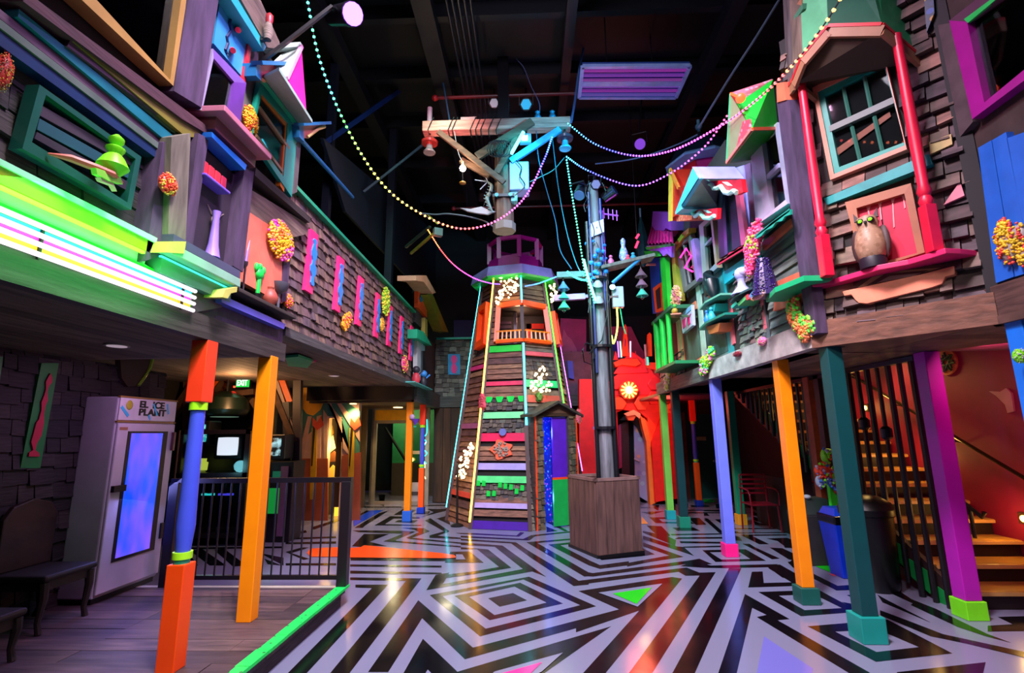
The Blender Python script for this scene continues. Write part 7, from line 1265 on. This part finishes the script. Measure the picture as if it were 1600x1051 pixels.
scroll(((1104, 283), (1158, 280), (1161, 300), (1150, 305), (1146, 298), (1138, 302), (1130, 300), (1124, 292), (1114, 292)), ((1104, 284), (1112, 288), (1115, 294), (1121, 294), (1126, 291), (1132, 300), (1140, 302), (1146, 298), (1151, 301)), .3); scroll(((1074, 329), (1121, 325), (1120, 342), (1114, 344), (1108, 338), (1100, 340), (1094, 334), (1084, 336)), ((1074, 329), (1082, 332), (1086, 338), (1094, 332), (1100, 340), (1110, 341), (1116, 337)), .3)
for i in range(2): MB().plate(((1128, 284), (1137, 290), (1144, 290), (1136, 284)) if i == 0 else ((1098, 328), (1106, 333), (1112, 332), (1104, 328)), RW, .305, .02).build('white_diamond', paint('c8e8e0', .4), t)
t = thing('orange_gable', 'tall narrow orange and red triangular gable edge left of the pale blue hood', 'gable', ON(1050, 345, RW)); MB().plate(((1046, 265), (1055, 290), (1056, 336), (1044, 345)), RW, .35, .4).build('red_face', paint('e02818', .45), t); MB().plate(((1045, 264), (1049, 268), (1048, 345), (1044, 346)), RW, .38, .03).build('yellow_edge', paint('f0c040', .4), t); MB().plate(((1046, 262), (1060, 292), (1058, 296), (1047, 272)), RW, .38, .03).build('orange_edge', paint('f88030', .4), t)
decor('coral_frieze', 'small orange and pink coral frieze under the pale blue hood', 'ornament', speckle('e05830', ('f08868', 'e84858', 'f0b088'), 22), ((1056, 334), (1081, 333), (1081, 343), (1057, 346)), RW, .3, .35)
# turret
tc_ = PX(1097, 258, 3.42); t = thing('turret', 'red and magenta octagonal turret with a dark hat roof and pale rim', 'turret', (tc_.x, tc_.y, 4.6)); R_ = .40
for k in range(8):
    a0, a1 = [math.radians(45 * (k + j) + 10) for j in (0, 1)]; P = [V((tc_.x + R_ * math.cos(a), tc_.y + R_ * math.sin(a), zz)) for a, zz in ((a0, 5.2), (a1, 5.2), (a1, 6.9), (a0, 6.9))]
    c = sum(P, V()) / 4; MB().prism([c + (p - c) * .94 if True else p for p in P], (tc_ - c) * .1).build('panel', paint(('e01828', 'd0147a')[k % 2], .45), t)
MB().lathe([(.36, 4.66), (.36, 6.95)], (tc_.x, tc_.y, 0), n=8).build('dark_core', paint('10101a'), t); MB().lathe([(.68, 6.75), (.45, 7.15), (.12, 7.35), (.02, 7.5)], (tc_.x, tc_.y, 0), n=8).build('hat_roof', paint('142838', .45), t); MB().lathe([(.69, 6.72), (.71, 6.75), (.66, 6.80)], (tc_.x, tc_.y, 0), n=8).build('pale_rim', paint('80b8e0', .4), t); MB().tube((tc_.x, tc_.y, 7.45), (tc_.x, tc_.y, 7.75), .03).ball((tc_.x, tc_.y, 7.6), .07).build('finial', paint('6aa8c0', .4), t)
struct(MB().bb((2.95, 7.4, 2.46), (4.1, 10.4, 4.65)).build('wall_right_behind', dk_))
# windows of the far houses
framewin('window_10', ['6a6a68'] * 4, [(1056, 384), (1079, 366), (1091, 440), (1068, 458)], [(1061, 386), (1075, 374), (1086, 436), (1071, 448)], RW, .04, .07, bars=(((1068, 380), (1078, 442), .025, '8a8a90'),)); framewin('window_11', ['9a8a80', 'a89078', '8890a0', '9a9a98'], [(1092, 352), (1112, 334), (1121, 418), (1098, 438)], [(1099, 354), (1110, 344), (1117, 412), (1104, 426)], RW, .04, .07, bars=(((1100, 386), (1114, 372), .04, 'a098a8'),))
t = thing('neon_zigzag', 'magenta neon zigzag glowing inside the grey far window', 'neon sign', ON(1074, 420, RW)); MB().path([ON(*q, RW, .055) for q in ((1063, 402), (1072, 388), (1080, 400), (1070, 418), (1082, 424))], .014).build('tube', emit('ff2890', 3.5), t)
for i, (pts, c, lb) in enumerate(((((1066, 384), (1072, 378), (1084, 440), (1079, 446)), '0', ''),)): pass
decor('door_surround', 'olive yellow curved door frame at the far right house', 'frame', paint('b0a030', .5), ((1048, 388), (1066, 364), (1076, 356), (1076, 363), (1066, 372), (1054, 392), (1060, 470), (1054, 474)), RW, .08, .12); decor('lilac_strip', 'lilac painted strip right of the magenta-lit window', 'board', paint('b078c8', .5), ((1079, 376), (1084, 372), (1093, 434), (1088, 440)), RW, .07, .1)
# pink roofed house and green balcony
t = thing('pink_house', 'little house with a striped magenta roof, lilac scalloped gable and green posts', 'house front', ON(1030, 420, RW)); k = .25
MB().plate(((1018, 352), (1020, 330), (1048, 332), (1048, 360), (1040, 356), (1030, 370)), RW, k - .1, .3).build('purple_gable', paint('7a3a98', .5), t); rf = MB()
MB().prism([ON(1012, 380, RW, k + .1), ON(1052, 378, RW, k + .1), ON(1050, 356, RW, -.02), ON(1020, 348, RW, -.02)], (0, .02, .03)).build('roof', paint('c81868', .45), t)
for i in range(8): f = i / 7; a = ON(1013 + 38 * f, 381 - 2 * f, RW, k + .13); b_ = ON(1020 + 29 * f, 349 + 8 * f, RW, .03); MB().bar(a, b_, .025).build('roof_batten', paint('8a1050', .45), t)
MB().plate(((1010, 384), (1050, 381), (1049, 402), (1042, 396), (1036, 400), (1030, 392), (1022, 394), (1012, 390)), RW, k, .05).build('lilac_scallops', paint('a068d0', .45), t); MB().plate(((1008, 386), (1048, 380), (1048, 384), (1010, 390)), RW, k + .04, .06).build('green_edge', paint('18a838', .45), t); MB().plate(((1006, 392), (1026, 392), (1030, 400), (1018, 402), (1008, 398)), RW, k + .02, .04).build('green_scroll', paint('20b830', .45), t)
for x in (1036,): MB().plate(((x - 5, 402), (x + 3, 402), (x + 8, 486), (x + 1, 488)), RW, k - .05, .08).build('green_post', paint('18b828', .45), t)
MB().plate(((1014, 404), (1032, 402), (1040, 486), (1020, 490)), RW, .0, .04).build('blue_wall', paint('1a48b0', .5), t); MB().plate(((1020, 450), (1034, 440), (1036, 484), (1024, 488)), RW, .05, .08).build('orange_window_frame', paint('f05820', .5), t); MB().plate(((1024, 454), (1031, 448), (1033, 480), (1027, 483)), RW, .055, .02).build('dark_pane', darkin, t)
MB().plate(((1042, 400), (1050, 396), (1058, 470), (1050, 476)), RW, .02, .04).build('grey_window', paint('5a6060', .4), t)
t = thing('green_balcony', 'neon green barred balcony at the far end of the right facade', 'balcony', ON(1040, 575, RW)); k = .28
zt_, zb_ = ON(1040, 490, RW, k).z, ON(1040, 574, RW, k).z; ya, yb = ON(1052, 500, RW, k).y, ON(1024, 500, RW, k).y
MB().bb((2.65 - k - .05, ya - .1, zt_ - .03), (2.7, yb + .1, zt_ + .03)).build('top_rail', paint('2a6a48', .5), t); MB().bb((2.65 - k - .05, ya - .1, zb_ - .03), (2.7, yb + .1, zb_ + .02)).build('floor_slab', paint('1a7a48', .5), t)
for i, f in enumerate((.05, .4, .75)): MB().tube((2.65 - k, yb + (ya - yb) * f, zb_), (2.65 - k, yb + (ya - yb) * f, zt_), .06 - .01 * i, n=10).build('green_bar', paint('10e048', .4), t, smooth=True)
MB().bb((2.65 - .05, yb - .05, zb_), (2.65 - .01, yb + .02, zt_)).build('turquoise_back_bar', paint('28a8b0'), t)
# figures and shelves on the facade
def shelf(nm_, lb, a, b_, o, c, th=.03, br=None):
    p, q = ON(*a, RW, o), ON(*b_, RW, o); z = (p.z + q.z) / 2; t = thing(nm_, lb, 'shelf', (2.65 - o/2, (p.y + q.y)/2, z)); MB().prism([V((2.7, p.y, z)), V((2.65 - o * .7, p.y, z)), V((2.65 - o, (p.y + q.y)/2, z)), V((2.65 - o * .7, q.y, z)), V((2.7, q.y, z))], (0, 0, th)).build('board', paint(c, .45), t)
    if br: MB().plate(br[1], RW, o * .6, o * .6 + .05).build('bracket', paint(br[0], .45), t)
    return V((2.65 - o * .55, (p.y + q.y)/2, z + th))
p = shelf('wall_shelf', 'mint shelf with a turquoise bracket under the raven', (1086, 478), (1119, 468), .2, '6aa890', .025, ('18a0a0', ((1103, 480), (1118, 474), (1116, 486), (1106, 490))))
t = thing('raven_statue', 'black raven statue perched on the mint shelf', 'bird', p); bl = paint('0c1c22', .35); MB().path([p + V((0, .12, .30)), p + V((0, .08, .42)), p + V((0, .03, .40)), p + V((0, -.03, .26)), p + V((0, -.08, .10)), p + V((0, -.12, .0))], .08, 12, [.01, .055, .075, .115, .10, .03]).build('body', bl, t, smooth=True); MB().lathe([(.03, 0), (.004, .1)], p + V((0, .10, .43)), (0, 1, -.2), 8).build('beak', bl, t); MB().tube(p, p + V((0, 0, .12)), .03).build('legs', bl, t)
for k in (-1, 1): MB().ball(p + V((k * .08, -.04, .2)), .1, (.3, .7, 1.6)).build('wing', paint('101820', .35), t, smooth=True)
p = shelf('wall_shelf', 'dark teal shelf with an orange bracket, lower of the two below the raven', (1085, 509), (1126, 500), .2, '187868', .03, ('c86838', ((1103, 510), (1125, 504), (1122, 518), (1108, 522))))
for i, (dy, c, lb) in enumerate(((.12, '2878c0', 'small blue figurine at the left of the dark teal shelf'), (-.05, '38a8c0', 'turquoise pear-shaped figurine on the dark teal shelf'))): q = p + V((-.03, dy, 0)); t = thing('figurine', lb, 'figurine', q); MB().lathe([(.04, 0), (.055, .05), (.03, .11), (.012, .16 - .03 * i)], q, n=12).build('body', paint(c, .4), t, smooth=True); MB().ball(q + V((0, 0, .16)), .028).build('head', paint(c, .4), t)
p = shelf('wall_shelf', 'dark grey round shelf carrying the lilac bust', (1132, 468), (1167, 458), .2, '2c3440', .025)
t = thing('bust', 'lilac female bust with a dark eye mask on the round shelf', 'bust', p); lc = paint('a8a0d0', .45); MB().lathe([(.13, 0), (.10, .04), (.05, .10), (.04, .16), (.05, .19)], p, n=14).build('shoulders', lc, t, smooth=True); MB().ball(p + V((0, .0, .25)), .075, (1, .85, 1.15)).build('head', lc, t, smooth=True); MB().ball(p + V((.02, -.03, .27)), .07, (1, .9, .9)).build('hair', paint('b8b0d8', .5), t, smooth=True); MB().ball(p + V((-.055, .03, .26)), .025, (.8, 1.4, .7)).build('eye_mask', paint('1c1c38'), t)
t = thing('ribbon_ornament', 'teal, green and red folded ribbon ornament below the bust shelf', 'ornament', ON(1160, 470, RW)); [MB().plate(pts, RW, .14, .18).build('ribbon', paint(c, .45), t) for pts, c in ((((1142, 478), (1150, 470), (1152, 474), (1143, 482)), '28b8a0'), (((1152, 474), (1164, 462), (1166, 467), (1154, 478)), '58c070'), (((1164, 462), (1168, 459), (1170, 467), (1166, 469)), 'e03848'), (((1170, 462), (1178, 452), (1179, 458), (1172, 466)), '6090d0'))]
p = shelf('wall_shelf', 'broad green tilted shelf carrying the purple bead dress', (1184, 466), (1243, 446), .27, '18b070', .05)
pz = ON(1196, 450, RW, .2); t = thing('bead_dress', 'dark purple beaded bell-shaped dress form on the green shelf', 'sculpture', V((pz.x, pz.y, p.z))); rnd = random.Random(6); mm = MB(); hh = ON(1190, 405, RW, .2).z - p.z; mm.lathe([(.135, 0), (.10, hh * .5), (.05, hh)], V((pz.x, pz.y, p.z)), n=14)
for k in range(230): f = rnd.random(); a = rnd.uniform(0, 6.28); r__ = .135 + (.05 - .135) * f; mm.m(rnd.choice((0, 0, 1, 2))).ball(V((pz.x + r__ * math.cos(a), pz.y + r__ * math.sin(a), p.z + hh * f)), .013, sub=1)
mm.build('bead_skirt', [paint('26104c', .35), paint('3c1a70', .35), paint('160a30', .35)], t)
blob('coral_column', 'hot pink bead column with a lime centre above the purple bead dress', 1178, 392, 34, 66, RW, ('f0407a', 'ff5a90', 'ff4a84', 'ff3a78', 'ff78a0', 'ff5088', 'a0e840'), off=.11, n=170, tilt=.0, shape=[(-.3, .65, .75), (.0, .25, .75), (.25, -.15, .5), (.35, -.55, .4), (.45, -.85, .28)])
blob('coral_column', 'peach and yellow bead column on the far right facade', 1056, 468, 18, 46, RW, ('f0a888', 'f8c098', 'f0d080', 'f890a0'), off=.1, n=110)
blob('coral_cluster', 'lime green bead cluster above the periwinkle post', 1105, 566, 28, 42, RW, ('90e830', 'a8f040', 'c8f838', 'f080b0', '40c888'), off=.06, n=120, shape=[(-.5, .6, .45), (.2, .0, .6), (.4, -.5, .45), (-.2, .1, .4)])
blob('coral_cluster', 'pale yellow bead drip above the lime green post', 1044, 592, 13, 34, RW, ('e8e060', 'f0e8a0', 'f0d0d0'), off=.02, n=60, shape=[(-.2, .6, .6), (.1, 0, .6), (.4, -.6, .5)])
blob('coral_cluster', 'green and orange boot-shaped bead cluster left of the bay', 1254, 496, 42, 68, RW, ('ff7a58', '60e048', '90f040', 'f08050', 'ff9a48'), off=.04, n=190, shape=[(.5, .65, .5), (.55, .2, .45), (.2, -.2, .5), (-.4, -.55, .55), (-.1, -.8, .4)])
blob('coral_cluster', 'tiny pink and green bead cluster on the whitewashed beam', 1191, 533, 13, 16, RW, ('ff70a8', '90e060', 'ff8ab8'), off=.05, n=34); blob('coral_cluster', 'dark red bead bits under the stone shingles', 1152, 553, 12, 10, RW, ('8a2030', '601820', 'a83848'), off=.05, n=24)
blob('coral_fringe', 'pink and yellow bead fringe at the left end of the green shelf', 1185, 462, 22, 12, RW, ('f0a0b0', 'f0e070', 'ff80a0'), off=.27, n=50)
t = thing('marked_sign', 'white square sign with magenta bone marks on the far right facade', 'sign', ON(1070, 505, RW)); MB().plate(((1062, 492), (1080, 476), (1082, 508), (1067, 521)), RW, .07, .05).build('board', paint('c8c0d8', .5), t); [MB().plate(pts, RW, .08, .02).build('mark', paint(c, .5), t) for pts, c in ((((1066, 500), (1071, 496), (1070, 500), (1070, 510), (1067, 514)), 'f0187a'), (((1073, 496), (1079, 490), (1077, 496), (1078, 505), (1075, 509)), 'f0187a'), (((1067, 488), (1079, 478), (1079, 484), (1068, 494)), '80b8e0'))]
q = ON(1054, 486, RW, .3); t = thing('bird_figure', 'little orange and green bird on a salmon perch at the green balcony', 'bird', q); MB().ball(q, .06, (.8, 1.3, .9)).build('body', paint('b89030'), t, smooth=True); MB().ball(q + V((0, -.03, .08)), .035).build('head', paint('50a840'), t); MB().bar(q + V((-.02, -.12, -.07)), q + V((.05, .1, -.07)), .16, .02).build('perch', paint('d07058'), t); MB().bar(q + V((0, 0, -.07)), V((2.7, q.y, q.z - .1)), .03).build('arm', paint('406040'), t)
p = PX(1005, 395, 2.3); t = thing('pointed_lantern', 'tall greenish pointed lantern at the left of the pink house', 'lantern', V((2.5, PX(1012, 395, 2.5).y, PX(1012, 395, 2.5).z))); q = PX(1004, 392, 2.4); MB().lathe([(.03, -.35), (.12, -.2), (.15, .1), (.1, .4), (.02, .75)], q, n=6).build('body', paint('1c4a48', .2), t); MB().tube(q + V((0, 0, .75)), q + V((0, 0, .95)), .02).build('spike', paint('68a0a8', .3), t); MB().bar(q - V((0, 0, .3)), V((2.72, q.y, q.z - .3)), .04).build('arm', paint('c0a878'), t)
t = thing('red_light_tubes', 'two short glowing red tubes in the dark above the pole shelf', 'lamp', PY(995, 380, 9.5)); [MB().tube(PY(*a, 9.5), PY(*b_, 9.5), .022).build('tube', emit('ff2040', 6), t) for a, b_ in (((993, 387), (997, 377)), ((994, 372), (998, 366)))]; MB().tube(PY(996, 385, 9.52), (PY(996, 370, 9.5).x, 9.52, 8.6), .008).build('hanger', blackm, t)
# ------------------------------------------------------------------ repeats of a kind share a group
from collections import Counter
GN = {'square_post': 'square painted posts', 'turned_post': 'turned painted posts', 'coral_cluster': 'bead coral clusters', 'coral_disc': 'bead coral discs', 'television': 'old televisions', 'insulator_stack': 'bell insulator stacks', 'stage_light': 'stage lights in the rafters', 'step_light': 'step lights on the red wall', 'cable': 'loose hanging cables', 'accent_shingle': 'coloured accent shingles on the bay'}
tops = [o for o in bpy.data.objects if o.parent is None and 'label' in o]
cnt = Counter(o.name.split('.')[0] for o in tops)
for o in tops:
    k = o.name.split('.')[0]
    if cnt[k] > 1 and 'group' not in o: o['group'] = GN.get(k, k.replace('_', ' ') + 's of the hall')
